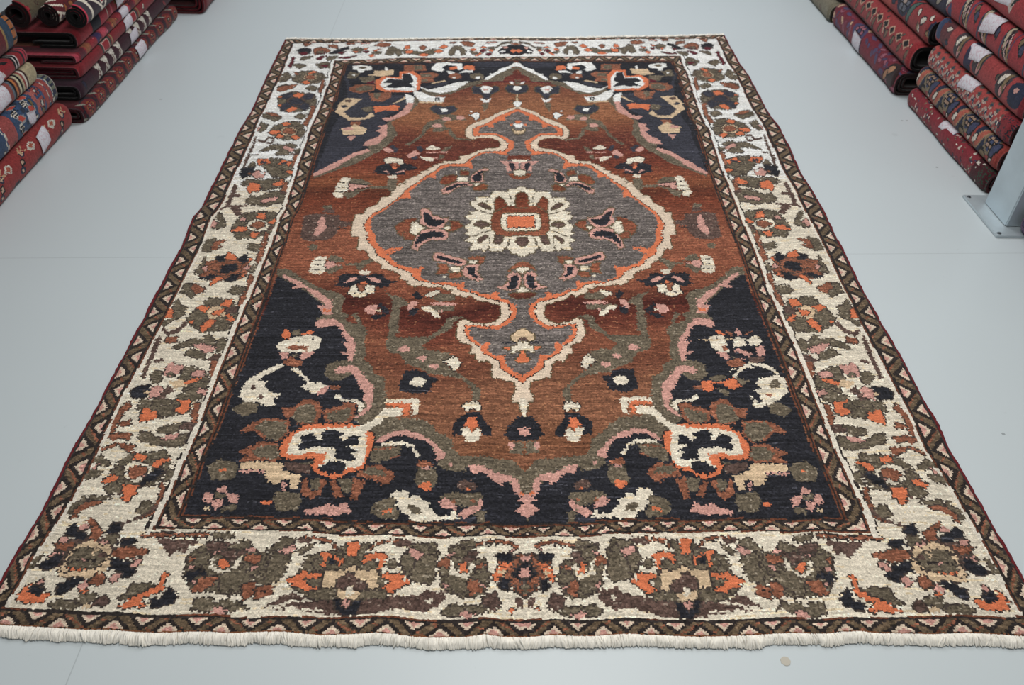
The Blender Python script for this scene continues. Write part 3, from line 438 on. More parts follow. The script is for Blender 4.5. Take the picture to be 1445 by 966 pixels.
('P',0,[2000, 1247, 1997, 1239, 1989, 1232, 1977, 1227, 1963, 1226, 1950, 1229, 1941, 1234, 1937, 1242, 1940, 1250, 1948, 1256, 1960, 1261, 1974, 1262, 1987, 1259, 1996, 1254]),
('C',1,[2020, 1277, 2079, 1302, 2085, 1318, 2135, 1278, 2130, 1241, 2100, 1221, 2068, 1256]),
('G',0,[2218, 1044, 2226, 1109, 2269, 1107, 2267, 1045, 2239, 1033]),
('K',0,[2111, 847, 2112, 905, 2137, 943, 2192, 976, 2262, 974, 2297, 918, 2336, 883, 2340, 838, 2290, 845, 2264, 902, 2220, 948, 2179, 917, 2167, 852]),
('C',1,[2154, 1008, 2183, 1029, 2246, 1035, 2278, 1004, 2255, 978, 2219, 1001, 2192, 983]),
('O',0,[2173, 904, 2199, 950, 2241, 949, 2260, 902, 2238, 884, 2226, 867, 2203, 891]),
('C',0,[2158, 886, 2196, 891, 2227, 866, 2265, 889, 2281, 850, 2260, 814, 2206, 813, 2174, 848]),
('K',0,[2413, 848, 2438, 901, 2493, 952, 2531, 959, 2573, 950, 2600, 898, 2622, 848, 2582, 821, 2451, 823]),
('P',0,[2493, 880, 2521, 894, 2556, 866, 2540, 852, 2503, 850]),
('G',0,[2460, 812, 2525, 819, 2527, 744, 2455, 755]),
('P',0,[2481, 795, 2480, 787, 2474, 780, 2466, 777, 2457, 777, 2449, 780, 2443, 786, 2441, 794, 2442, 802, 2447, 808, 2455, 812, 2464, 812, 2473, 809, 2479, 802]),
('C',0,[2505, 1052, 2556, 1050, 2550, 998, 2535, 951, 2518, 952, 2512, 999]),
('R',0,[2462, 727, 2634, 729, 2586, 682, 2548, 653, 2511, 685]),
('R',0,[2135, 757, 2375, 758, 2616, 751, 2613, 715, 2375, 729]),
('P',0,[794, 2900, 821, 2925, 921, 3010, 1089, 3151, 1203, 3201, 1228, 3171, 1099, 3102, 949, 2952, 816, 2865]),
('P',0,[1152, 3248, 1157, 3288, 1269, 3367, 1292, 3414, 1226, 3435, 1283, 3482, 1233, 3501, 1322, 3529, 1341, 3388, 1285, 3267, 1198, 3233]),
('C',0,[1429, 3987, 1468, 3978, 1527, 3930, 1524, 3834, 1481, 3793, 1461, 3834]),
('P',0,[1464, 3842, 1523, 3842, 1499, 3687, 1394, 3605, 1310, 3569, 1257, 3614, 1355, 3637, 1435, 3740]),
('T',0,[1321, 3834, 1436, 3945, 1442, 3911, 1358, 3844]),
('Q',0,[974, 3572, 1076, 3572, 1072, 3511, 985, 3525]),
('T',0,[904, 3475, 998, 3505, 1014, 3542, 1105, 3496, 1144, 3479, 1130, 3389, 948, 3390]),
('P',0,[910, 3480, 992, 3497, 1030, 3462, 936, 3448]),
('P',0,[987, 3371, 1060, 3370, 1036, 3307]),
('T',0,[790, 3716, 809, 3856, 870, 3931, 1018, 3918, 952, 3824, 870, 3717, 960, 3631, 1092, 3630, 1139, 3713, 1181, 3655, 1099, 3599, 954, 3588, 845, 3677]),
('B',0,[928, 3884, 926, 3875, 917, 3867, 904, 3863, 889, 3863, 875, 3867, 864, 3874, 860, 3884, 862, 3894, 870, 3901, 883, 3906, 899, 3906, 913, 3902, 923, 3894]),
('S',0,[892, 3802, 891, 3793, 883, 3786, 872, 3781, 858, 3781, 846, 3785, 836, 3793, 832, 3802, 833, 3811, 841, 3819, 852, 3823, 866, 3823, 879, 3819, 888, 3812]),
('G',0,[1026, 3776, 1132, 3807, 1147, 3716, 1071, 3717]),
('O',0,[1138, 3801, 1251, 3798, 1343, 3815, 1391, 3795, 1383, 3723, 1259, 3739, 1175, 3702]),
('C',1,[839, 4467, 925, 4492, 1043, 4468, 1052, 4406, 977, 4398, 973, 4359, 919, 4358, 904, 4398, 856, 4405]),
('G',0,[989, 4441, 987, 4431, 977, 4422, 961, 4418, 943, 4418, 925, 4422, 912, 4430, 907, 4441, 909, 4451, 919, 4460, 935, 4464, 953, 4464, 971, 4460, 983, 4452]),
('T',0,[1070, 4388, 1278, 4398, 1281, 4314, 1162, 4287, 1011, 4308, 1085, 4335]),
('C',0,[1179, 4462, 1211, 4445, 1217, 4394, 1192, 4395]),
('G',0,[813, 4252, 826, 4372, 944, 4338, 906, 4253]),
('C',0,[898, 4310, 898, 4303, 893, 4298, 887, 4295, 879, 4295, 871, 4298, 865, 4303, 862, 4310, 863, 4316, 868, 4322, 874, 4325, 882, 4325, 890, 4322, 896, 4317]),
('G',0,[931, 4269, 1091, 4283, 1112, 4185, 1008, 4171, 966, 4216]),
('M',0,[1008, 4171, 1098, 4222, 1105, 4170]),
('Q',0,[862, 4082, 924, 4144, 1109, 4158, 1124, 4049, 981, 4007, 881, 4036]),
('G',0,[917, 4079, 1013, 4138, 1094, 4125, 1102, 4067, 985, 4036]),
('Q',0,[1067, 4010, 1291, 4019, 1300, 3934, 1220, 3867, 1125, 3883]),
('G',0,[1119, 4009, 1189, 4008, 1182, 3909, 1138, 3924]),
('Q',0,[1551, 4334, 1687, 4346, 1756, 4306, 1691, 4231, 1712, 4178, 1571, 4167]),
('G',0,[1561, 4311, 1660, 4324, 1680, 4277, 1572, 4264]),
('G',0,[1566, 4219, 1637, 4233, 1640, 4187, 1578, 4181]),
('Q',0,[1375, 4480, 1597, 4483, 1623, 4371, 1494, 4374, 1386, 4361]),
('G',0,[1478, 4470, 1571, 4468, 1576, 4388, 1494, 4390]),
('O',0,[1348, 4260, 1340, 4369, 1489, 4369, 1563, 4281, 1571, 4066, 1516, 4023, 1448, 4010, 1220, 4027, 1128, 4090, 1110, 4221, 1187, 4296]),
('C',0,[1217, 4264, 1371, 4238, 1374, 4321, 1454, 4344, 1526, 4251, 1544, 4052, 1462, 4038, 1233, 4059, 1173, 4119, 1167, 4205]),
('K',0,[1188, 4178, 1245, 4248, 1373, 4223, 1382, 4336, 1456, 4319, 1505, 4191, 1468, 4161, 1515, 4081, 1403, 4103, 1335, 4084, 1207, 4103, 1291, 4165]),
('C',0,[1505, 4049, 1587, 4014, 1696, 3941, 1827, 3929, 1811, 3849, 1596, 3868, 1521, 3967]),
('K',0,[1728, 3926, 1745, 3926, 1747, 3870, 1730, 3871]),
('K',0,[1759, 3925, 1773, 3925, 1775, 3870, 1761, 3870]),
('T',0,[1580, 3845, 1806, 3829, 1806, 3848, 1579, 3865]),
('C',0,[1558, 4107, 1654, 4055, 1792, 4096, 1931, 4173, 2067, 4188, 1936, 4045, 1781, 3989, 1657, 4021]),
('S',0,[1615, 4106, 1788, 4170, 1877, 4189, 1792, 4107, 1652, 4082]),
('T',0,[1684, 4148, 1824, 4190, 1821, 4208, 1680, 4166]),
('C',0,[2217, 4221, 2281, 4298, 2271, 4324, 2309, 4312, 2374, 4370, 2391, 4397, 2487, 4439, 2526, 4491, 2574, 4513, 2639, 4471, 2722, 4392, 2716, 4355, 2572, 4448, 2495, 4408, 2374, 4316, 2278, 4234, 2242, 4205]),
('G',0,[2251, 4178, 2343, 4262, 2494, 4400, 2571, 4424, 2710, 4308, 2704, 4262, 2567, 4385, 2435, 4277, 2405, 4182]),
('C',0,[1665, 4434, 1725, 4516, 1819, 4522, 1992, 4496, 1994, 4393, 1944, 4378, 1935, 4452, 1821, 4478, 1778, 4431, 1808, 4399, 1779, 4349, 1678, 4383]),
('O',0,[1855, 4429, 1937, 4448, 1938, 4394, 1871, 4379]),
('C',0,[1832, 4367, 1870, 4366, 1898, 4350, 1936, 4300, 1843, 4315]),
('O',0,[2003, 4436, 2037, 4471, 2124, 4450, 2123, 4376, 2019, 4393]),
('C',0,[1950, 4319, 2009, 4376, 2104, 4375, 2090, 4336, 2008, 4337]),
('Q',0,[1984, 4272, 1977, 4251, 1958, 4234, 1931, 4225, 1901, 4225, 1874, 4235, 1854, 4252, 1847, 4273, 1854, 4295, 1873, 4312, 1900, 4321, 1931, 4321, 1958, 4311, 1977, 4294]),
('C',0,[1926, 4250, 1924, 4243, 1919, 4238, 1911, 4235, 1902, 4235, 1894, 4238, 1889, 4243, 1886, 4250, 1888, 4257, 1894, 4262, 1902, 4265, 1911, 4265, 1919, 4262, 1924, 4256]),
('G',0,[2216, 4269, 2207, 4245, 2187, 4227, 2159, 4217, 2126, 4218, 2097, 4229, 2077, 4248, 2070, 4272, 2078, 4296, 2099, 4314, 2128, 4325, 2161, 4324, 2190, 4313, 2209, 4293]),
('C',0,[2172, 4247, 2170, 4235, 2163, 4226, 2153, 4221, 2141, 4221, 2131, 4227, 2124, 4236, 2121, 4248, 2124, 4260, 2131, 4269, 2142, 4274, 2153, 4274, 2163, 4269, 2170, 4259]),
('P',0,[829, 1914, 873, 1892, 957, 1855, 1018, 1812, 1116, 1764, 1219, 1700, 1231, 1653, 1241, 1592, 1199, 1594, 1146, 1642, 1133, 1661, 1193, 1668, 1143, 1700, 1078, 1739, 1008, 1802, 911, 1796, 948, 1818, 910, 1846, 838, 1882]),
('O',0,[1165, 1636, 1231, 1635, 1231, 1612, 1194, 1614]),
('P',0,[1137, 1528, 1180, 1564, 1274, 1561, 1339, 1517, 1375, 1465, 1432, 1417, 1455, 1362, 1453, 1315, 1447, 1271, 1422, 1274, 1415, 1306, 1350, 1326, 1403, 1329, 1396, 1361, 1355, 1394, 1403, 1400, 1357, 1433, 1341, 1474, 1292, 1516, 1248, 1508, 1180, 1502]),
('G',0,[1303, 1177, 1297, 1241, 1357, 1270, 1445, 1271, 1371, 1238, 1359, 1194, 1449, 1181, 1398, 1149, 1340, 1147]),
('P',0,[1354, 1207, 1372, 1232, 1451, 1245, 1497, 1236, 1555, 1171, 1608, 1122, 1624, 1073, 1616, 992, 1560, 944, 1523, 934, 1586, 993, 1588, 1025, 1556, 1045, 1564, 1080, 1529, 1112, 1496, 1167, 1452, 1201, 1381, 1193]),
('G',0,[1019, 1442, 1016, 1478, 1068, 1486, 1074, 1442]),
('C',0,[956, 1347, 949, 1396, 1003, 1419, 1059, 1437, 1132, 1451, 1216, 1430, 1217, 1365, 1179, 1333, 1134, 1332, 1000, 1329]),
('K',0,[1064, 1436, 1073, 1387, 1080, 1387, 1070, 1435]),
('K',0,[1159, 1438, 1170, 1398, 1176, 1398, 1165, 1438]),
('O',0,[956, 1443, 966, 1491, 1007, 1460, 1011, 1422, 972, 1422]),
('O',0,[1083, 1454, 1137, 1488, 1152, 1466, 1094, 1446]),
('Q',0,[1013, 1354, 1023, 1377, 1146, 1375, 1147, 1341, 1099, 1348, 1041, 1342]),
('P',0,[968, 1331, 1032, 1326, 1044, 1285, 1013, 1285]),
('P',0,[1104, 1300, 1121, 1326, 1202, 1339, 1172, 1303, 1133, 1283]),
('G',0,[1043, 1309, 1094, 1319, 1101, 1293]),
('Q',0,[1011, 1262, 1055, 1294, 1144, 1275, 1138, 1241, 1064, 1239]),
('C',0,[1004, 1256, 1034, 1243, 935, 1182, 901, 1153, 955, 1147, 946, 1124, 976, 1097, 994, 1082, 1065, 1068, 1021, 1039, 1048, 1002, 992, 999, 934, 1027, 887, 1001, 819, 1055, 815, 1112, 836, 1155, 882, 1191]),
('B',0,[900, 1112, 900, 1107, 897, 1102, 891, 1100, 883, 1100, 875, 1103, 868, 1107, 865, 1113, 865, 1118, 868, 1122, 875, 1125, 882, 1125, 890, 1122, 897, 1118]),
('B',0,[969, 1052, 968, 1045, 964, 1040, 957, 1037, 947, 1038, 938, 1041, 931, 1046, 926, 1053, 926, 1059, 931, 1064, 938, 1067, 948, 1067, 957, 1064, 964, 1058]),
('G',0,[794, 987, 858, 1028, 954, 1015, 931, 974, 873, 941]),
('O',0,[852, 983, 865, 1007, 900, 989]),
('C',0,[1069, 1226, 1118, 1229, 1213, 1155, 1206, 1143, 1161, 1176]),
('C',0,[1170, 1114, 1212, 1145, 1286, 1136, 1343, 1115, 1333, 1086, 1301, 1073, 1259, 1074]),
('P',0,[1293, 1108, 1342, 1117, 1336, 1079, 1281, 1066]),
('Q',0,[1347, 1117, 1399, 1116, 1404, 1096, 1352, 1096]),
('C',0,[1385, 1071, 1417, 1060, 1450, 1040, 1527, 1045, 1570, 1019, 1562, 977, 1541, 970, 1541, 1011, 1509, 1028, 1439, 1025, 1399, 1044]),
('Q',0,[888, 863, 923, 895, 991, 931, 1150, 927, 1176, 859, 1132, 806, 1045, 823, 977, 861, 905, 856]),
('G',0,[962, 881, 1009, 917, 1133, 915, 1158, 865, 1130, 813, 1059, 823, 1020, 854]),
('Q',0,[926, 758, 972, 776, 1033, 804, 1133, 803, 1181, 725, 1139, 709, 943, 707, 988, 733]),
('G',0,[1006, 756, 1046, 788, 1128, 784, 1164, 738, 1136, 717, 1042, 727]),
('Q',0,[1082, 992, 1160, 995, 1204, 1036, 1252, 1041, 1309, 1011, 1335, 963, 1316, 898, 1206, 901, 1167, 943, 1128, 933, 1103, 971]),
('G',0,[1162, 935, 1180, 995, 1243, 1019, 1283, 998, 1302, 945, 1299, 904, 1217, 907]),
('Q',0,[1335, 977, 1423, 996, 1467, 1020, 1526, 1016, 1526, 942, 1499, 901, 1359, 910]),
('G',0,[1362, 955, 1434, 977, 1507, 1001, 1497, 941, 1470, 906, 1377, 916]),
('B',0,[1196, 708, 1270, 699, 1343, 698, 1353, 650, 1281, 651, 1205, 677]),
('G',0,[1283, 697, 1359, 709, 1360, 674, 1344, 686]),
('T',0,[955, 670, 961, 694, 996, 706, 1187, 703, 1201, 667, 1250, 648, 1304, 641, 1299, 573, 1261, 575, 1244, 620, 1206, 621, 1192, 601, 1133, 609, 1103, 642, 1111, 665]),
('P',0,[967, 654, 1101, 654, 1099, 664, 964, 664]),
('Q',0,[1319, 562, 1320, 618, 1338, 624, 1363, 568, 1402, 562, 1416, 617, 1450, 614, 1429, 551, 1391, 528, 1344, 540]),
('G',0,[1359, 616, 1414, 628, 1412, 572, 1375, 567]),
('Q',0,[1461, 608, 1492, 623, 1517, 590, 1559, 544, 1508, 539, 1489, 572]),
('G',0,[1512, 622, 1588, 632, 1597, 572, 1549, 558]),
('Q',0,[1590, 634, 1661, 621, 1653, 590, 1625, 531, 1596, 537]),
('Q',0,[1663, 693, 1730, 691, 1791, 665, 1815, 635, 1779, 596, 1747, 598, 1712, 623, 1601, 641]),
('G',0,[1630, 663, 1679, 680, 1759, 660, 1774, 642, 1684, 645]),
('G',0,[1669, 781, 1720, 792, 1833, 787, 1835, 745, 1779, 718, 1716, 703, 1670, 704]),
('Q',0,[1757, 711, 1791, 729, 1856, 746, 1830, 730]),
('Q',0,[1679, 769, 1768, 784, 1834, 784, 1771, 772]),
('O',1,[1536, 903, 1409, 901, 1274, 898, 1233, 880, 1178, 848, 1158, 811, 1156, 767, 1169, 736, 1221, 716, 1292, 717, 1360, 725, 1368, 703, 1350, 684, 1369, 656, 1426, 633, 1479, 625, 1517, 633, 1558, 657, 1626, 675, 1647, 699, 1660, 739, 1671, 793, 1659, 854, 1624, 869, 1611, 893]),
('C',0,[1540, 889, 1350, 872, 1269, 875, 1216, 851, 1195, 809, 1203, 748, 1248, 738, 1324, 747, 1416, 744, 1413, 697, 1390, 685, 1448, 653, 1494, 650, 1567, 682, 1624, 688, 1639, 716, 1638, 776, 1630, 824, 1619, 862, 1652, 892, 1718, 941, 1803, 944, 1805, 991, 1697, 992, 1644, 931, 1577, 894]),
('K',0,[1251, 775, 1242, 796, 1267, 800, 1246, 838, 1310, 850, 1341, 817, 1376, 810, 1363, 854, 1404, 874, 1494, 852, 1471, 832, 1498, 809, 1524, 836, 1584, 845, 1582, 825, 1596, 799, 1518, 785, 1606, 763, 1561, 752, 1601, 722, 1548, 715, 1474, 722, 1469, 771, 1434, 775, 1353, 780, 1304, 768, 1273, 762]),
('K',0,[1391, 673, 1450, 709, 1523, 710, 1549, 681, 1527, 651, 1462, 647, 1415, 655]),
('C',0,[1695, 1021, 1700, 1044, 1906, 1040, 1899, 957, 1872, 944, 1863, 956, 1856, 1019]),
('O',0,[1698, 1019, 1849, 1018, 1849, 949, 1816, 943, 1814, 991, 1702, 1007]),
('C',0,[1696, 991, 1806, 992, 1805, 944, 1721, 941, 1655, 892]),
('G',0,[788, 688, 825, 717, 931, 707, 957, 671, 933, 619, 826, 620, 790, 665]),
('O',0,[854, 665, 884, 676, 896, 663, 865, 654]),
('G',0,[807, 986, 847, 1016, 946, 1014, 946, 965, 871, 946]),
('P',0,[871, 582, 918, 586, 935, 559, 884, 559]),
('P',0,[808, 533, 815, 559, 860, 559, 867, 522, 839, 511]),
('P',0,[944, 515, 931, 549, 952, 560, 1001, 548, 999, 514]),
('P',0,[873, 501, 877, 527, 915, 526, 920, 495, 885, 490]),
('G',0,[863, 558, 928, 557, 929, 537, 875, 533]),
('G',0,[929, 500, 996, 506, 1000, 477, 932, 478]),
('T',0,[823, 491, 865, 507, 865, 479]),
('G',0,[1175, 545, 1195, 567, 1316, 552, 1334, 509, 1324, 476, 1214, 479]),
('O',0,[1115, 513, 1138, 523, 1183, 523, 1180, 507, 1131, 505]),
('P',0,[1209, 603, 1226, 616, 1239, 570, 1220, 564]),
('P',0,[1361, 481, 1415, 487, 1449, 499, 1472, 512, 1499, 502, 1531, 499, 1540, 516, 1579, 518, 1589, 496, 1626, 475, 1539, 467, 1516, 461, 1429, 460, 1368, 460]),
('G',0,[1711, 477, 1726, 519, 1780, 533, 1823, 537, 1846, 520, 1815, 505, 1858, 479, 1863, 453, 1839, 436, 1765, 444]),
('O',0,[1771, 486, 1819, 487, 1823, 467, 1778, 469]),
('C',0,[1801, 553, 1826, 564, 1891, 568, 1899, 543, 1961, 549, 1982, 529, 2022, 530, 2003, 505, 2049, 486, 2063, 471, 2131, 467, 2135, 488, 2156, 488, 2152, 450, 2084, 450, 1987, 440, 1931, 440, 1903, 460, 1870, 469, 1861, 489, 1828, 499, 1850, 520, 1810, 541]),
('G',0,[1893, 496, 1914, 510, 1969, 491, 1972, 470, 1939, 467]),
('G',0,[1929, 615, 1933, 679, 2037, 687, 2049, 614, 2022, 590, 1951, 589]),
('Q',0,[1934, 704, 2019, 711, 2025, 690, 1937, 683]),
('O',0,[1950, 595, 1976, 616, 2014, 613, 2024, 584, 1991, 576]),
('P',0,[1967, 680, 2004, 689, 2006, 675, 1972, 672]),
('G',0,[2049, 704, 2075, 722, 2226, 720, 2200, 669, 2096, 676]),
('P',0,[2101, 699, 2122, 716, 2150, 710, 2123, 693]),
('B',0,[2156, 608, 2189, 629, 2241, 625, 2268, 595, 2247, 579, 2177, 580]),
('G',0,[2089, 566, 2114, 572, 2291, 567, 2299, 533, 2254, 510, 2192, 506, 2153, 533, 2071, 545]),
('O',0,[2204, 586, 2221, 595, 2235, 583, 2215, 575]),
('P',0,[2068, 528, 2090, 546, 2115, 541, 2156, 518, 2157, 496, 2117, 497, 2079, 507]),
('P',0,[2170, 475, 2198, 497, 2241, 510, 2272, 514, 2279, 536, 2299, 531, 2299, 512, 2279, 492, 2249, 479, 2213, 462, 2182, 465]),
('Q',0,[2126, 539, 2154, 540, 2155, 525, 2128, 528]),
('Q',0,[2235, 543, 2260, 542, 2260, 525, 2235, 526]),
('G',0,[2255, 489, 2312, 485, 2315, 432, 2270, 436]),
('C',0,[2129, 492, 2156, 493, 2172, 461, 2128, 450]),
('S',0,[2152, 459, 2251, 456, 2252, 439, 2154, 439]),
('P',0,[2209, 699, 2293, 694, 2319, 674, 2390, 655, 2461, 647, 2501, 619, 2503, 575, 2544, 557, 2587, 566, 2589, 550, 2569, 546, 2597, 529, 2562, 522, 2607, 485, 2538, 455, 2469, 490, 2518, 524, 2479, 531, 2506, 547, 2469, 574, 2453, 622, 2414, 622, 2400, 598, 2363, 617, 2306, 656, 2273, 665, 2247, 656]),
('O',0,[2479, 576, 2504, 573, 2520, 561, 2494, 560]),
('P',0,[1682, 798, 1687, 818, 1728, 842, 1770, 865, 1852, 863, 1914, 858, 2002, 823, 2048, 788, 2081, 764, 2090, 740, 2056, 727, 2030, 720, 2041, 745, 2015, 786, 1969, 817, 1921, 820, 1857, 837, 1776, 839, 1741, 814, 1709, 809]),
('K',0,[1744, 815, 1776, 837, 1859, 832, 1854, 818, 1816, 809]),
('C',0,[1715, 804, 1762, 809, 1843, 807, 1901, 790, 1945, 738, 1922, 733, 1896, 777, 1846, 789, 1733, 790]),
('Q',0,[1924, 713, 1990, 719, 2017, 703, 1952, 693]),
('M',0,[2188, 4154, 2386, 4168, 2699, 4185, 2700, 4200, 2386, 4182, 2188, 4169])]
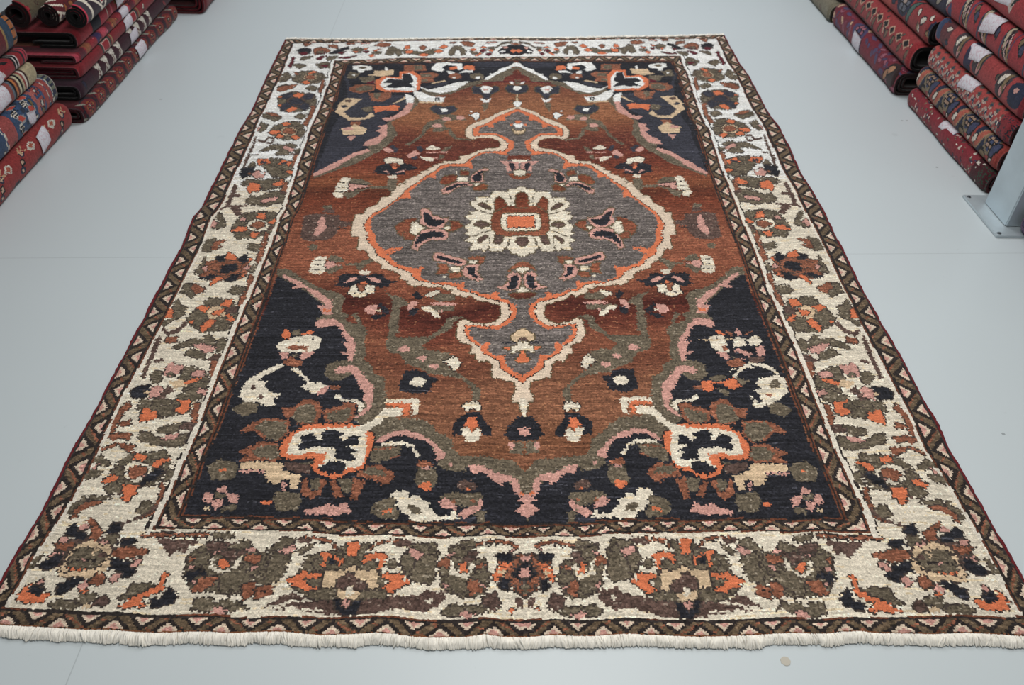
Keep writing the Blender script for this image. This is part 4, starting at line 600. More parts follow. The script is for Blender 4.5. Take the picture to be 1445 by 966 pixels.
BORDER_MOTIFS=[
('G',0,[263, 4218, 313, 4351, 416, 4378, 552, 4333, 602, 4256, 549, 4165, 424, 4133, 317, 4175]),
('G',0,[202, 3925, 320, 4013, 427, 4002, 553, 3976, 581, 3865, 545, 3783, 478, 3715, 342, 3698, 245, 3762]),
('G',0,[273, 3408, 292, 3502, 393, 3564, 518, 3560, 605, 3416, 581, 3332, 450, 3309, 349, 3340]),
('G',0,[282, 3047, 442, 3077, 587, 3029, 617, 2882, 559, 2840, 477, 2856, 369, 2962]),
('G',0,[240, 2789, 368, 2817, 561, 2834, 581, 2752, 490, 2717, 311, 2722]),
('G',0,[322, 2309, 379, 2463, 533, 2486, 642, 2433, 660, 2284, 524, 2216, 380, 2222]),
('Q',0,[198, 1943, 247, 2005, 384, 2051, 528, 2035, 590, 1935, 509, 1856, 343, 1850, 238, 1885]),
('G',0,[287, 1546, 325, 1643, 452, 1711, 547, 1695, 618, 1564, 583, 1471, 426, 1459, 320, 1505]),
('G',0,[411, 1231, 546, 1206, 612, 1127, 572, 1049, 495, 1048, 442, 1123]),
('G',0,[231, 988, 319, 1025, 531, 1026, 551, 959, 419, 929, 323, 912]),
('G',0,[274, 654, 355, 733, 525, 751, 580, 698, 534, 590, 378, 568, 268, 585]),
('B',0,[173, 316, 311, 360, 452, 327, 503, 254, 445, 201, 285, 198, 206, 241]),
('G',0,[849, 292, 920, 344, 1025, 317, 1118, 348, 1204, 297, 1238, 215, 886, 215, 861, 236]),
('G',0,[858, 224, 1015, 255, 1179, 259, 1207, 177, 1112, 139, 1006, 150, 918, 163, 895, 196]),
('B',0,[922, 339, 1120, 344, 1128, 296, 1101, 290, 991, 289, 940, 300]),
('G',0,[1175, 302, 1350, 297, 1347, 254, 1316, 187, 1270, 175, 1217, 183]),
('G',0,[2094, 273, 2152, 300, 2320, 284, 2349, 196, 2316, 144, 2198, 152, 2119, 185]),
('G',0,[1954, 345, 2072, 358, 2091, 306, 2053, 229, 1932, 220, 1900, 279]),
('G',0,[2145, 343, 2251, 356, 2270, 302, 2275, 228, 2214, 231, 2158, 278]),
('Q',0,[2396, 274, 2501, 313, 2616, 280, 2639, 224, 2601, 179, 2532, 134, 2456, 183, 2396, 227]),
('G',0,[1442, 284, 1558, 313, 1736, 303, 1802, 238, 1867, 154, 1856, 126, 1489, 127, 1396, 173]),
('B',0,[1279, 87, 1368, 134, 1606, 130, 1739, 127, 1937, 142, 2137, 172, 2141, 133, 2047, 94, 1752, 74, 1503, 83]),
('M',0,[173, 4633, 177, 4444, 207, 4426, 204, 4614]),
('B',0,[162, 3355, 173, 3219, 176, 3037, 180, 2944, 206, 2932, 203, 3025, 201, 3206, 190, 3343]),
('B',0,[213, 3101, 280, 3113, 275, 3128, 207, 3116]),
('B',0,[168, 2769, 173, 2639, 179, 2539, 222, 2521, 214, 2621, 210, 2750]),
('B',0,[181, 2613, 271, 2629, 258, 2661, 168, 2645]),
('B',0,[157, 2470, 205, 2513, 357, 2524, 347, 2546, 192, 2535, 139, 2489]),
('B',0,[227, 2512, 304, 2527, 365, 2438, 326, 2425]),
('B',0,[150, 1430, 163, 1335, 166, 1228, 175, 1154, 207, 1145, 198, 1217, 196, 1324, 184, 1420]),
('B',0,[222, 1244, 276, 1258, 264, 1277, 209, 1263]),
('Q',0,[170, 1004, 141, 947, 135, 892, 149, 833, 183, 826, 170, 881, 174, 930, 202, 983]),
('Q',0,[181, 884, 238, 904, 249, 876, 199, 866]),
('Q',0,[575, 4217, 577, 4011, 605, 3999, 603, 4204]),
('Q',0,[552, 3838, 556, 3645, 584, 3631, 579, 3823]),
('Q',0,[545, 3844, 558, 3660, 552, 3528, 587, 3504, 594, 3641, 580, 3829]),
('Q',0,[580, 3196, 588, 2979, 616, 2968, 609, 3185]),
('Q',0,[570, 2806, 577, 2699, 617, 2686, 611, 2792]),
('Q',0,[578, 2778, 581, 2674, 621, 2659, 619, 2763]),
('Q',0,[588, 2277, 588, 2147, 590, 2012, 624, 1999, 621, 2135, 621, 2266]),
('Q',0,[589, 1910, 601, 1746, 632, 1737, 621, 1901]),
('Q',0,[595, 1833, 585, 1658, 620, 1644, 630, 1818]),
('Q',0,[573, 1316, 585, 1181, 616, 1173, 605, 1307]),
('Q',0,[565, 1016, 590, 904, 623, 899, 598, 1011]),
('Q',0,[557, 601, 575, 537, 566, 472, 585, 465, 594, 532, 576, 599]),
('Q',0,[536, 439, 586, 460, 574, 472, 524, 451]),
('K',1,[179, 4766, 237, 4810, 329, 4791, 339, 4701, 278, 4720, 255, 4699]),
('M',1,[213, 4706, 284, 4732, 333, 4696, 272, 4665]),
('Q',1,[356, 4792, 423, 4832, 508, 4799, 548, 4761, 509, 4705, 390, 4686]),
('M',0,[386, 4706, 504, 4738, 492, 4696]),
('G',0,[484, 4734, 482, 4724, 474, 4715, 459, 4710, 443, 4710, 426, 4714, 414, 4722, 408, 4732, 409, 4743, 418, 4752, 432, 4757, 449, 4757, 465, 4753, 478, 4744]),
('Q',0,[487, 4884, 598, 4871, 622, 4811, 521, 4827]),
('Q',0,[223, 4895, 313, 4901, 261, 4828]),
('K',0,[545, 4706, 607, 4783, 728, 4846, 747, 4807, 678, 4759, 632, 4707]),
('M',0,[628, 4715, 722, 4741, 682, 4690]),
('M',0,[427, 4602, 448, 4639, 537, 4670, 479, 4586]),
('G',0,[263, 4581, 279, 4638, 389, 4658, 345, 4600, 288, 4565]),
('G',0,[531, 4641, 643, 4663, 619, 4588, 557, 4571]),
('G',0,[440, 4503, 544, 4544, 609, 4509, 605, 4441, 515, 4424]),
('M',0,[492, 4480, 594, 4496, 567, 4441]),
('G',0,[206, 4480, 266, 4505, 361, 4472, 299, 4411, 252, 4449]),
('G',0,[177, 4170, 143, 4307, 197, 4343, 254, 4264, 217, 4187]),
('G',0,[118, 4229, 143, 4307, 198, 4340, 177, 4170, 134, 4166]),
('C',0,[133, 4237, 169, 4292, 170, 4269]),
('G',1,[319, 4362, 422, 4349, 391, 4283, 378, 4219, 297, 4186, 270, 4215, 341, 4266]),
('Q',0,[246, 4357, 324, 4312, 290, 4293]),
('G',0,[473, 4194, 559, 4226, 557, 4318, 506, 4336, 519, 4225]),
('T',0,[509, 4263, 507, 4239, 494, 4220, 470, 4209, 442, 4208, 414, 4218, 392, 4236, 381, 4260, 382, 4284, 396, 4304, 419, 4315, 448, 4316, 476, 4306, 498, 4287]),
('Q',0,[493, 4263, 492, 4246, 481, 4231, 464, 4223, 442, 4223, 421, 4230, 405, 4243, 397, 4260, 398, 4278, 408, 4292, 426, 4300, 448, 4301, 468, 4293, 485, 4280]),
('O',0,[410, 4335, 453, 4374, 504, 4356, 437, 4320]),
('O',0,[378, 4173, 417, 4203, 462, 4171, 425, 4130]),
('G',0,[159, 4093, 240, 4131, 234, 4080, 164, 4049]),
('Q',0,[155, 4049, 195, 4097, 339, 4134, 307, 4068, 201, 4007]),
('G',0,[435, 4075, 479, 4123, 571, 4077, 534, 4030, 487, 4044]),
('S',0,[214, 3950, 323, 4002, 382, 3930, 442, 3932, 478, 4006, 548, 3976, 530, 3917, 452, 3874, 534, 3810, 508, 3726, 447, 3765, 416, 3791, 343, 3775, 289, 3707, 235, 3799, 304, 3845, 304, 3886, 240, 3909]),
('B',0,[473, 3874, 469, 3846, 449, 3822, 416, 3809, 376, 3808, 338, 3819, 309, 3841, 295, 3869, 298, 3898, 319, 3922, 352, 3936, 392, 3937, 430, 3925, 459, 3903]),
('S',0,[454, 3863, 451, 3841, 435, 3824, 410, 3814, 380, 3813, 351, 3821, 329, 3838, 318, 3859, 321, 3880, 336, 3898, 362, 3909, 392, 3910, 422, 3901, 443, 3884]),
('O',1,[340, 3954, 383, 4004, 444, 3974, 418, 3921, 365, 3927]),
('O',1,[324, 3721, 359, 3781, 424, 3767, 400, 3724, 352, 3694]),
('G',0,[507, 3848, 564, 3878, 536, 3934, 583, 3906, 573, 3810]),
('O',0,[198, 3925, 242, 3940, 240, 3909]),
('O',0,[219, 3801, 258, 3816, 259, 3775]),
('G',0,[766, 4799, 828, 4829, 892, 4800, 875, 4727, 799, 4726]),
('O',0,[792, 4752, 852, 4760, 829, 4718]),
('O',0,[888, 4805, 956, 4822, 921, 4788]),
('M',1,[897, 4753, 965, 4770, 943, 4719]),
('O',0,[1000, 4763, 1084, 4804, 1042, 4754]),
('G',0,[996, 4728, 1101, 4751, 1099, 4701, 1023, 4694]),
('O',0,[976, 4677, 1022, 4701, 1041, 4655, 1003, 4643]),
('G',0,[1153, 4691, 1166, 4819, 1210, 4844, 1319, 4758, 1328, 4686, 1293, 4653, 1243, 4743, 1224, 4672]),
('M',0,[656, 4622, 776, 4648, 858, 4674, 755, 4607]),
('Q',0,[691, 4890, 788, 4891, 782, 4920, 685, 4918]),
('Q',0,[1014, 4872, 1064, 4925, 1183, 4904, 1171, 4851, 1077, 4836]),
('P',0,[855, 4897, 950, 4907, 947, 4925, 851, 4915]),
('Q',0,[383, 4926, 598, 4916, 595, 4934, 379, 4944]),
('G',0,[1320, 4776, 1467, 4746, 1555, 4726, 1655, 4787, 1710, 4765, 1665, 4677, 1587, 4696, 1493, 4681, 1348, 4702]),
('Q',1,[1493, 4820, 1542, 4861, 1588, 4821, 1551, 4766]),
('O',0,[1335, 4846, 1386, 4865, 1397, 4787, 1345, 4789]),
('O',0,[1360, 4749, 1438, 4767, 1435, 4708, 1377, 4702]),
('O',0,[1502, 4664, 1557, 4704, 1620, 4673, 1565, 4627]),
('O',0,[1668, 4728, 1724, 4777, 1768, 4738, 1729, 4701]),
('O',0,[1719, 4814, 1765, 4864, 1818, 4833, 1771, 4787]),
('G',0,[1833, 4708, 1875, 4835, 1953, 4834, 2018, 4742, 2012, 4671, 1972, 4653, 1947, 4757, 1908, 4758, 1895, 4654, 1846, 4655]),
('C',0,[1897, 4672, 1918, 4753, 1957, 4709, 1954, 4655]),
('Q',0,[1946, 4920, 2027, 4922, 2110, 4881, 2081, 4814, 1991, 4844]),
('Q',0,[1821, 4904, 1899, 4921, 1872, 4882]),
('M',1,[2169, 4736, 2199, 4768, 2251, 4747, 2210, 4691]),
('O',0,[2061, 4764, 2123, 4779, 2115, 4729, 2074, 4721]),
('O',0,[2167, 4788, 2207, 4820, 2250, 4790]),
('O',0,[2256, 4743, 2328, 4757, 2309, 4707]),
('O',0,[2114, 4635, 2172, 4700, 2195, 4679, 2145, 4635]),
('G',0,[2053, 4730, 2113, 4720, 2155, 4689, 2096, 4668]),
('G',0,[2237, 4787, 2327, 4809, 2328, 4753]),
('M',0,[2237, 4683, 2309, 4688, 2269, 4630]),
('K',0,[2372, 4732, 2413, 4773, 2502, 4841, 2581, 4842, 2601, 4768, 2698, 4718, 2636, 4679, 2558, 4643, 2481, 4679, 2403, 4672]),
('C',0,[2384, 4709, 2433, 4743, 2452, 4708, 2413, 4692]),
('P',0,[2411, 4822, 2484, 4803, 2452, 4765]),
('O',0,[2499, 4730, 2540, 4763, 2586, 4742, 2539, 4687]),
('Q',0,[2490, 4873, 2574, 4886, 2573, 4843]),
('G',0,[2348, 4779, 2415, 4865, 2533, 4898, 2532, 4920, 2411, 4885, 2341, 4796]),
('P',0,[2236, 4878, 2354, 4894, 2353, 4911, 2235, 4896]),
('G',0,[123, 3665, 249, 3645, 331, 3614, 279, 3563, 140, 3620]),
('Q',0,[132, 3692, 238, 3675, 316, 3629, 235, 3631]),
('G',0,[436, 3629, 459, 3682, 545, 3665, 515, 3600]),
('G',0,[149, 3549, 238, 3507, 229, 3435, 189, 3403]),
('P',0,[143, 3472, 178, 3480, 168, 3416]),
('G',1,[293, 3492, 358, 3529, 388, 3469, 317, 3448]),
('G',1,[432, 3561, 520, 3563, 511, 3498, 449, 3511]),
('O',0,[354, 3533, 395, 3559, 437, 3528, 388, 3495]),
('T',1,[521, 3430, 521, 3403, 507, 3381, 482, 3368, 450, 3367, 418, 3378, 392, 3399, 377, 3425, 376, 3453, 390, 3475, 416, 3488, 448, 3489, 481, 3478, 507, 3457]),
('Q',0,[499, 3432, 499, 3414, 489, 3399, 471, 3390, 448, 3389, 426, 3397, 407, 3411, 397, 3429, 397, 3448, 407, 3463, 425, 3472, 448, 3472, 471, 3465, 489, 3450]),
('O',1,[269, 3398, 301, 3440, 382, 3426, 338, 3379]),
('O',1,[353, 3352, 370, 3393, 421, 3357, 389, 3332]),
('G',0,[430, 3340, 481, 3361, 505, 3315, 449, 3313]),
('O',1,[490, 3356, 523, 3376, 571, 3346, 540, 3314]),
('G',0,[522, 3441, 556, 3461, 608, 3416, 562, 3369]),
('B',0,[210, 3280, 282, 3266, 302, 3325, 338, 3319, 335, 3277, 294, 3282, 301, 3253, 353, 3252, 351, 3334, 287, 3353, 269, 3295, 204, 3309]),
('C',0,[332, 3298, 332, 3292, 329, 3288, 323, 3285, 316, 3285, 309, 3287, 303, 3292, 300, 3297, 299, 3303, 303, 3308, 308, 3311, 316, 3311, 323, 3309, 329, 3304]),
('G',0,[261, 3153, 306, 3206, 367, 3248, 450, 3244, 497, 3272, 564, 3237, 553, 3194, 477, 3209, 551, 3144, 485, 3115, 400, 3125, 438, 3155, 410, 3191, 342, 3175]),
('P',0,[446, 3218, 489, 3232, 577, 3184, 546, 3153]),
('G',0,[564, 3181, 614, 3213, 602, 3142]),
('B',0,[545, 3123, 625, 3124, 621, 3140, 541, 3139]),
('G',0,[226, 2967, 245, 3023, 296, 2984]),
('G',0,[397, 3010, 427, 3067, 474, 3068, 436, 2974]),
('O',1,[292, 3007, 286, 3062, 331, 3061, 374, 3065, 402, 3010, 355, 3009, 319, 2981]),
('S',0,[363, 3024, 363, 3018, 359, 3014, 352, 3011, 343, 3011, 335, 3013, 328, 3017, 325, 3023, 325, 3028, 329, 3033, 336, 3035, 345, 3036, 353, 3033, 360, 3029]),
('O',1,[471, 3000, 501, 3056, 581, 3029, 567, 2975, 538, 3016]),
('S',0,[540, 3016, 539, 3011, 535, 3006, 528, 3004, 520, 3004, 511, 3006, 505, 3011, 501, 3016, 502, 3021, 506, 3026, 513, 3028, 522, 3028, 530, 3026, 536, 3022]),
('K',0,[187, 2868, 181, 2946, 275, 2961, 302, 2872, 217, 2833]),
('Q',0,[246, 2888, 274, 2900, 276, 2871]),
('P',0,[286, 2883, 310, 2925, 389, 2901, 401, 2851, 328, 2836]),
('C',0,[340, 2912, 378, 2901, 368, 2877]),
('G',0,[477, 2975, 523, 3006, 604, 2943, 536, 2927]),
('O',0,[554, 2903, 578, 2933, 627, 2925, 620, 2879]),
('G',0,[470, 2878, 544, 2896, 620, 2882, 558, 2842]),
('G',0,[234, 2775, 240, 2815, 310, 2815, 298, 2766, 263, 2741]),
('G',0,[380, 2768, 408, 2797, 483, 2786, 489, 2726, 427, 2700]),
('O',1,[293, 2719, 311, 2806, 348, 2770, 384, 2771, 407, 2691, 313, 2688]),
('O',1,[478, 2783, 535, 2801, 560, 2836, 586, 2776, 530, 2755]),
('G',0,[224, 2774, 269, 2815, 475, 2822, 483, 2756, 458, 2700, 391, 2766, 337, 2751]),
('O',1,[287, 2720, 305, 2792, 383, 2766, 403, 2698, 359, 2712, 333, 2669]),
('O',1,[483, 2780, 564, 2817, 569, 2761, 522, 2748]),
('G',1,[321, 2593, 350, 2644, 403, 2627, 449, 2666, 518, 2694, 609, 2682, 642, 2564, 579, 2576, 511, 2537, 413, 2547, 352, 2557]),
('P',0,[430, 2585, 482, 2617, 566, 2631, 554, 2594, 477, 2574]),
('B',0,[569, 2673, 640, 2655, 638, 2680, 566, 2698]),
('G',1,[406, 2402, 402, 2454, 471, 2481, 541, 2470, 617, 2471, 633, 2419, 568, 2418, 429, 2391]),
('O',1,[489, 2417, 489, 2463, 541, 2458, 564, 2406, 510, 2394]),
('P',1,[364, 2389, 386, 2418, 416, 2399, 399, 2366]),
('G',1,[327, 2318, 343, 2369, 417, 2372, 410, 2327]),
('G',1,[353, 2252, 470, 2294, 489, 2224, 401, 2208]),
('B',0,[567, 2339, 641, 2342, 642, 2292, 596, 2292]),
('C',1,[603, 2342, 600, 2317, 580, 2297, 549, 2286, 511, 2286, 475, 2295, 447, 2314, 432, 2338, 435, 2363, 454, 2384, 486, 2397, 524, 2397, 561, 2386, 589, 2366]),
('Q',1,[459, 2335, 495, 2381, 563, 2370, 572, 2331, 521, 2307]),
('O',1,[328, 2279, 372, 2325, 439, 2321, 437, 2288, 367, 2275]),
('O',1,[592, 2360, 633, 2412, 655, 2386, 626, 2359]),
('O',1,[488, 2229, 481, 2278, 550, 2273, 522, 2223]),
('G',1,[160, 2456, 211, 2436, 284, 2331, 225, 2304, 178, 2302, 218, 2363]),
('P',0,[160, 2319, 157, 2387, 203, 2363, 195, 2314]),
('G',1,[156, 2093, 157, 2194, 233, 2208, 256, 2163, 240, 2086]),
('Q',0,[230, 2107, 230, 2186, 327, 2200, 259, 2150, 302, 2138, 253, 2097]),
('G',1,[496, 2121, 498, 2174, 593, 2159, 564, 2105]),
('G',0,[189, 1903, 214, 2004, 209, 2055, 231, 1984, 250, 1903]),
('G',0,[562, 1939, 609, 2005, 613, 1923]),
('K',1,[281, 2045, 345, 2062, 368, 2007, 333, 2005]),
('O',1,[363, 2033, 363, 2094, 437, 2055, 450, 2021]),
('K',1,[453, 2036, 501, 2084, 534, 2025, 519, 1991]),
('O',1,[538, 2003, 540, 2048, 566, 2030]),
('Q',1,[268, 1973, 318, 1999, 405, 2018, 486, 2016, 514, 1942, 477, 1901, 350, 1896, 353, 1936, 259, 1933]),
('K',1,[372, 1917, 364, 1971, 456, 1999, 485, 1953, 421, 1913]),
('P',0,[226, 1952, 257, 1967, 267, 1922]),
('P',0,[520, 1962, 556, 1986, 571, 1946]),
('K',1,[244, 1864, 308, 1899, 364, 1891, 308, 1855]),
('O',1,[333, 1828, 367, 1877, 410, 1883, 380, 1840, 350, 1809]),
('K',1,[430, 1861, 467, 1905, 524, 1916, 501, 1854, 463, 1842]),
('O',0,[528, 1893, 548, 1912, 568, 1884]),
('G',1,[159, 1740, 173, 1817, 215, 1819, 257, 1731]),
('Q',0,[220, 1768, 214, 1819, 322, 1783, 302, 1742]),
('G',1,[491, 1759, 532, 1811, 603, 1802, 588, 1741]),
('G',1,[163, 1754, 163, 1817, 217, 1806, 266, 1730, 252, 1701]),
('Q',0,[216, 1784, 229, 1819, 312, 1781, 315, 1750, 269, 1739]),
('G',1,[487, 1766, 507, 1808, 587, 1799, 576, 1748, 531, 1739]),
('G',1,[162, 1609, 154, 1702, 204, 1648, 260, 1634, 237, 1605, 266, 1580, 210, 1542, 182, 1515, 150, 1480, 139, 1524, 190, 1551]),
('O',1,[132, 1551, 134, 1620, 161, 1617, 190, 1554]),
('G',1,[353, 1669, 377, 1714, 454, 1704, 479, 1665, 405, 1644]),
('G',1,[282, 1553, 335, 1619, 407, 1604, 417, 1558, 386, 1496, 314, 1520]),
('B',1,[518, 1640, 588, 1653, 605, 1605, 536, 1595]),
('T',0,[531, 1598, 533, 1575, 523, 1557, 502, 1547, 474, 1546, 445, 1555, 420, 1572, 405, 1593, 402, 1616, 413, 1635, 434, 1646, 462, 1647, 492, 1638, 516, 1620]),
('O',1,[459, 1656, 493, 1687, 521, 1720, 544, 1686, 534, 1648]),
('O',1,[316, 1632, 338, 1650, 417, 1640, 381, 1603]),
('O',1,[446, 1576, 449, 1614, 511, 1626, 501, 1586]),
('O',1,[527, 1583, 561, 1591, 620, 1547, 580, 1540]),
('G',1,[496, 1494, 485, 1564, 538, 1574, 574, 1521, 561, 1468]),
('O',1,[403, 1481, 429, 1545, 487, 1547, 471, 1501, 435, 1457]),
('B',0,[145, 1471, 215, 1423, 276, 1447, 313, 1509, 282, 1533, 248, 1475, 207, 1455, 157, 1494]),
('Q',0,[223, 1377, 220, 1419, 282, 1422, 301, 1380]),
('C',0,[262, 1428, 262, 1425, 258, 1422, 251, 1420, 242, 1420, 234, 1421, 228, 1424, 224, 1427, 224, 1431, 228, 1434, 235, 1435, 244, 1436, 252, 1434, 258, 1432]),
('O',0,[309, 1528, 338, 1541, 342, 1511]),
('G',1,[288, 1336, 309, 1375, 387, 1406, 464, 1405, 458, 1437, 485, 1447, 549, 1390, 568, 1342, 499, 1342, 444, 1363, 358, 1351]),
('G',1,[580, 1325, 550, 1399, 579, 1424, 624, 1391, 628, 1341]),
('G',1,[378, 1304, 402, 1338, 508, 1320, 526, 1279, 463, 1284]),
('P',0,[402, 1375, 468, 1378, 564, 1354, 558, 1329, 509, 1316]),
('B',0,[533, 1271, 577, 1313, 623, 1314, 620, 1265]),
('P',1,[303, 1188, 308, 1228, 328, 1252, 366, 1231, 410, 1240, 398, 1192, 382, 1161, 316, 1159]),
('G',0,[373, 1174, 373, 1169, 369, 1166, 363, 1164, 355, 1163, 347, 1165, 340, 1168, 337, 1172, 336, 1177, 340, 1181, 346, 1183, 354, 1183, 362, 1181, 369, 1178]),
('G',1,[240, 1150, 235, 1196, 291, 1191, 318, 1130, 272, 1114]),
('G',1,[412, 1156, 428, 1226, 478, 1235, 477, 1181, 462, 1144]),
('P',0,[477, 1173, 495, 1206, 557, 1203, 555, 1168]),
('O',0,[452, 1129, 501, 1156, 557, 1164, 536, 1142, 471, 1122]),
('G',1,[492, 1102, 564, 1142, 614, 1128, 535, 1089, 573, 1047, 503, 1046]),
('T',0,[350, 1133, 433, 1144, 476, 1110, 411, 1093]),
('K',0,[166, 1048, 175, 1093, 262, 1110, 269, 1079, 228, 1071, 284, 1046, 224, 1035]),
('P',0,[292, 1038, 280, 1096, 313, 1105, 355, 1063, 335, 1039]),
('B',0,[366, 1062, 362, 1107, 427, 1080]),
('P',0,[553, 1075, 566, 1099, 614, 1093, 618, 1061]),
('K',1,[169, 1032, 160, 1076, 192, 1099, 265, 1101, 268, 1077, 232, 1076, 234, 1055, 274, 1051, 265, 1035, 213, 1026]),
('T',0,[273, 1065, 273, 1060, 270, 1057, 264, 1054, 256, 1054, 248, 1056, 241, 1059, 238, 1064, 237, 1068, 240, 1072, 246, 1074, 254, 1074, 262, 1073, 269, 1069]),
('P',1,[284, 1029, 269, 1087, 309, 1110, 353, 1082, 321, 1037]),
('B',0,[336, 1031, 350, 1068, 362, 1105, 427, 1078, 386, 1054, 376, 1025]),
('G',1,[243, 960, 249, 1024, 309, 1019, 316, 990, 279, 962]),
('G',1,[385, 939, 357, 987, 442, 991, 467, 950, 413, 927]),
('G',1,[438, 1042, 478, 1068, 535, 1104, 595, 1047, 573, 1025, 430, 1028, 444, 995, 493, 1003]),
('O',1,[292, 897, 278, 978, 305, 979, 333, 950, 362, 967, 383, 919, 328, 904]),
('O',1,[456, 969, 496, 992, 479, 1017, 451, 1029, 537, 1024, 550, 965, 513, 951]),
('P',0,[550, 1080, 580, 1097, 616, 1082, 610, 1059]),
('G',1,[328, 815, 332, 846, 391, 839, 421, 821, 494, 812, 560, 839, 602, 839, 610, 781, 566, 775, 520, 774, 435, 783, 370, 792]),
('G',1,[410, 863, 504, 895, 548, 902, 552, 869, 511, 842, 435, 844]),
('B',1,[534, 874, 548, 902, 611, 903, 620, 855]),
('P',0,[455, 815, 500, 838, 561, 842, 537, 817, 488, 810]),
('Q',0,[152, 814, 192, 832, 280, 835, 291, 802, 227, 807, 206, 786]),
('Q',0,[239, 784, 335, 775, 349, 736, 311, 742, 249, 770]),
('Q',0,[136, 724, 203, 750, 235, 771, 221, 782, 191, 762, 125, 736]),
('C',0,[250, 789, 251, 785, 247, 782, 241, 779, 232, 779, 223, 781, 215, 784, 211, 788, 210, 792, 214, 796, 221, 798, 229, 798, 238, 797, 246, 793]),
('G',1,[286, 682, 321, 720, 357, 728, 379, 698, 339, 654]),
('G',1,[406, 734, 520, 753, 540, 721, 444, 711]),
('G',0,[136, 705, 175, 721, 247, 676, 231, 662, 152, 677]),
('G',0,[128, 607, 149, 644, 218, 641, 212, 610, 160, 597]),
('P',0,[156, 654, 164, 680, 184, 668, 176, 643]),
('C',1,[497, 649, 498, 628, 482, 611, 453, 600, 416, 598, 379, 606, 349, 621, 332, 641, 331, 662, 346, 680, 375, 691, 412, 692, 450, 685, 480, 669]),
('Q',1,[366, 627, 363, 658, 396, 671, 460, 665, 460, 632, 397, 611]),
('K',0,[485, 622, 504, 665, 546, 676, 547, 623, 471, 588, 445, 586]),
('O',1,[367, 702, 367, 734, 430, 718, 425, 698]),
('O',1,[477, 678, 493, 705, 573, 720, 560, 703, 496, 667]),
('G',1,[261, 623, 287, 655, 336, 651, 330, 620]),
('O',1,[243, 595, 277, 621, 330, 622, 313, 597, 262, 584]),
('P',0,[449, 614, 458, 634, 472, 628]),
('G',1,[566, 600, 570, 659, 610, 660, 609, 612]),
('G',1,[265, 561, 302, 592, 358, 600, 375, 549, 330, 536, 287, 545]),
('O',1,[243, 593, 278, 616, 330, 621, 307, 595, 266, 588]),
('O',1,[366, 575, 395, 584, 443, 575, 446, 546, 428, 529, 426, 507, 400, 506]),
('K',0,[447, 579, 471, 633, 500, 657, 542, 668, 545, 644, 523, 615, 482, 592]),
('B',0,[342, 537, 371, 555, 377, 542, 358, 530]),
('G',0,[144, 444, 136, 488, 176, 495, 167, 521, 194, 522, 206, 489, 178, 461, 176, 435]),
('G',0,[210, 522, 325, 523, 313, 508, 223, 499]),
('Q',0,[172, 420, 171, 453, 194, 485, 225, 497, 292, 502, 242, 469, 202, 462, 194, 425]),
('G',1,[492, 464, 504, 514, 558, 503, 583, 481, 547, 454]),
('B',0,[452, 400, 509, 428, 559, 450, 594, 492, 578, 502, 545, 461, 496, 440, 439, 412]),
('K',1,[193, 355, 189, 397, 213, 398, 247, 374, 295, 360, 305, 334, 251, 342]),
('P',1,[231, 386, 269, 405, 296, 385, 266, 372]),
('Q',0,[262, 413, 277, 431, 335, 391, 374, 368, 362, 336, 324, 340, 313, 384]),
('K',1,[398, 368, 391, 415, 437, 412, 457, 381, 426, 369]),
('G',1,[387, 343, 404, 365, 464, 368, 456, 321]),
('K',1,[469, 327, 492, 350, 561, 348, 531, 324]),
('Q',1,[474, 289, 486, 311, 570, 317, 651, 303, 631, 283, 561, 272, 487, 271]),
('K',1,[481, 234, 482, 268, 562, 260, 627, 228, 605, 199, 576, 189, 540, 217]),
('P',1,[587, 244, 600, 265, 636, 266, 619, 240]),
('P',1,[178, 325, 187, 347, 226, 338, 211, 321]),
('Q',1,[155, 314, 219, 319, 264, 325, 234, 288, 192, 297]),
('P',1,[170, 267, 189, 284, 240, 281, 195, 258]),
('K',1,[149, 220, 158, 245, 191, 265, 241, 272, 241, 232, 188, 207]),
('G',0,[99, 218, 114, 265, 133, 271, 138, 238, 116, 210]),
('T',1,[254, 215, 262, 272, 274, 308, 327, 335, 409, 329, 460, 304, 471, 257, 460, 215, 380, 193, 274, 198]),
('G',1,[283, 221, 278, 284, 308, 309, 397, 301, 443, 284, 451, 251, 417, 220, 336, 209]),
('T',0,[365, 285, 377, 304, 391, 300, 389, 276]),
('B',0,[406, 287, 437, 293, 446, 270, 417, 268]),
('O',0,[290, 218, 333, 214, 390, 215, 387, 222, 329, 221, 287, 225]),
('D',0,[285, 246, 345, 253, 443, 255, 440, 261, 341, 258, 281, 251]),
('P',0,[357, 261, 358, 259, 356, 256, 353, 255, 348, 255, 343, 256, 339, 258, 337, 260, 336, 262, 338, 264, 341, 266, 346, 266, 351, 265, 355, 263]),
('P',1,[376, 328, 384, 340, 418, 336, 410, 319]),
('T',1,[256, 203, 350, 205, 441, 228, 464, 264, 475, 289, 481, 220, 428, 190, 283, 187]),
('Q',1,[426, 175, 450, 213, 494, 200, 482, 157]),
('K',1,[299, 123, 285, 158, 322, 180, 388, 189, 388, 160, 341, 138, 322, 117]),
('P',1,[376, 146, 401, 176, 429, 150]),
('O',0,[399, 137, 418, 150, 444, 141, 422, 131]),
('P',1,[171, 165, 188, 175, 217, 161, 196, 152]),
('O',1,[128, 97, 128, 139, 144, 153, 169, 125, 204, 118, 267, 128, 270, 109, 242, 88, 183, 89]),
('K',0,[163, 125, 168, 154, 230, 143, 221, 117]),
('P',1,[515, 186, 526, 215, 558, 207, 550, 172]),
('G',1,[277, 84, 329, 107, 425, 93, 421, 73, 320, 72]),
('G',1,[398, 127, 482, 134, 496, 113, 449, 91, 402, 108]),
('B',1,[488, 93, 517, 129, 561, 116, 553, 87]),
('T',0,[439, 78, 459, 101, 500, 81]),
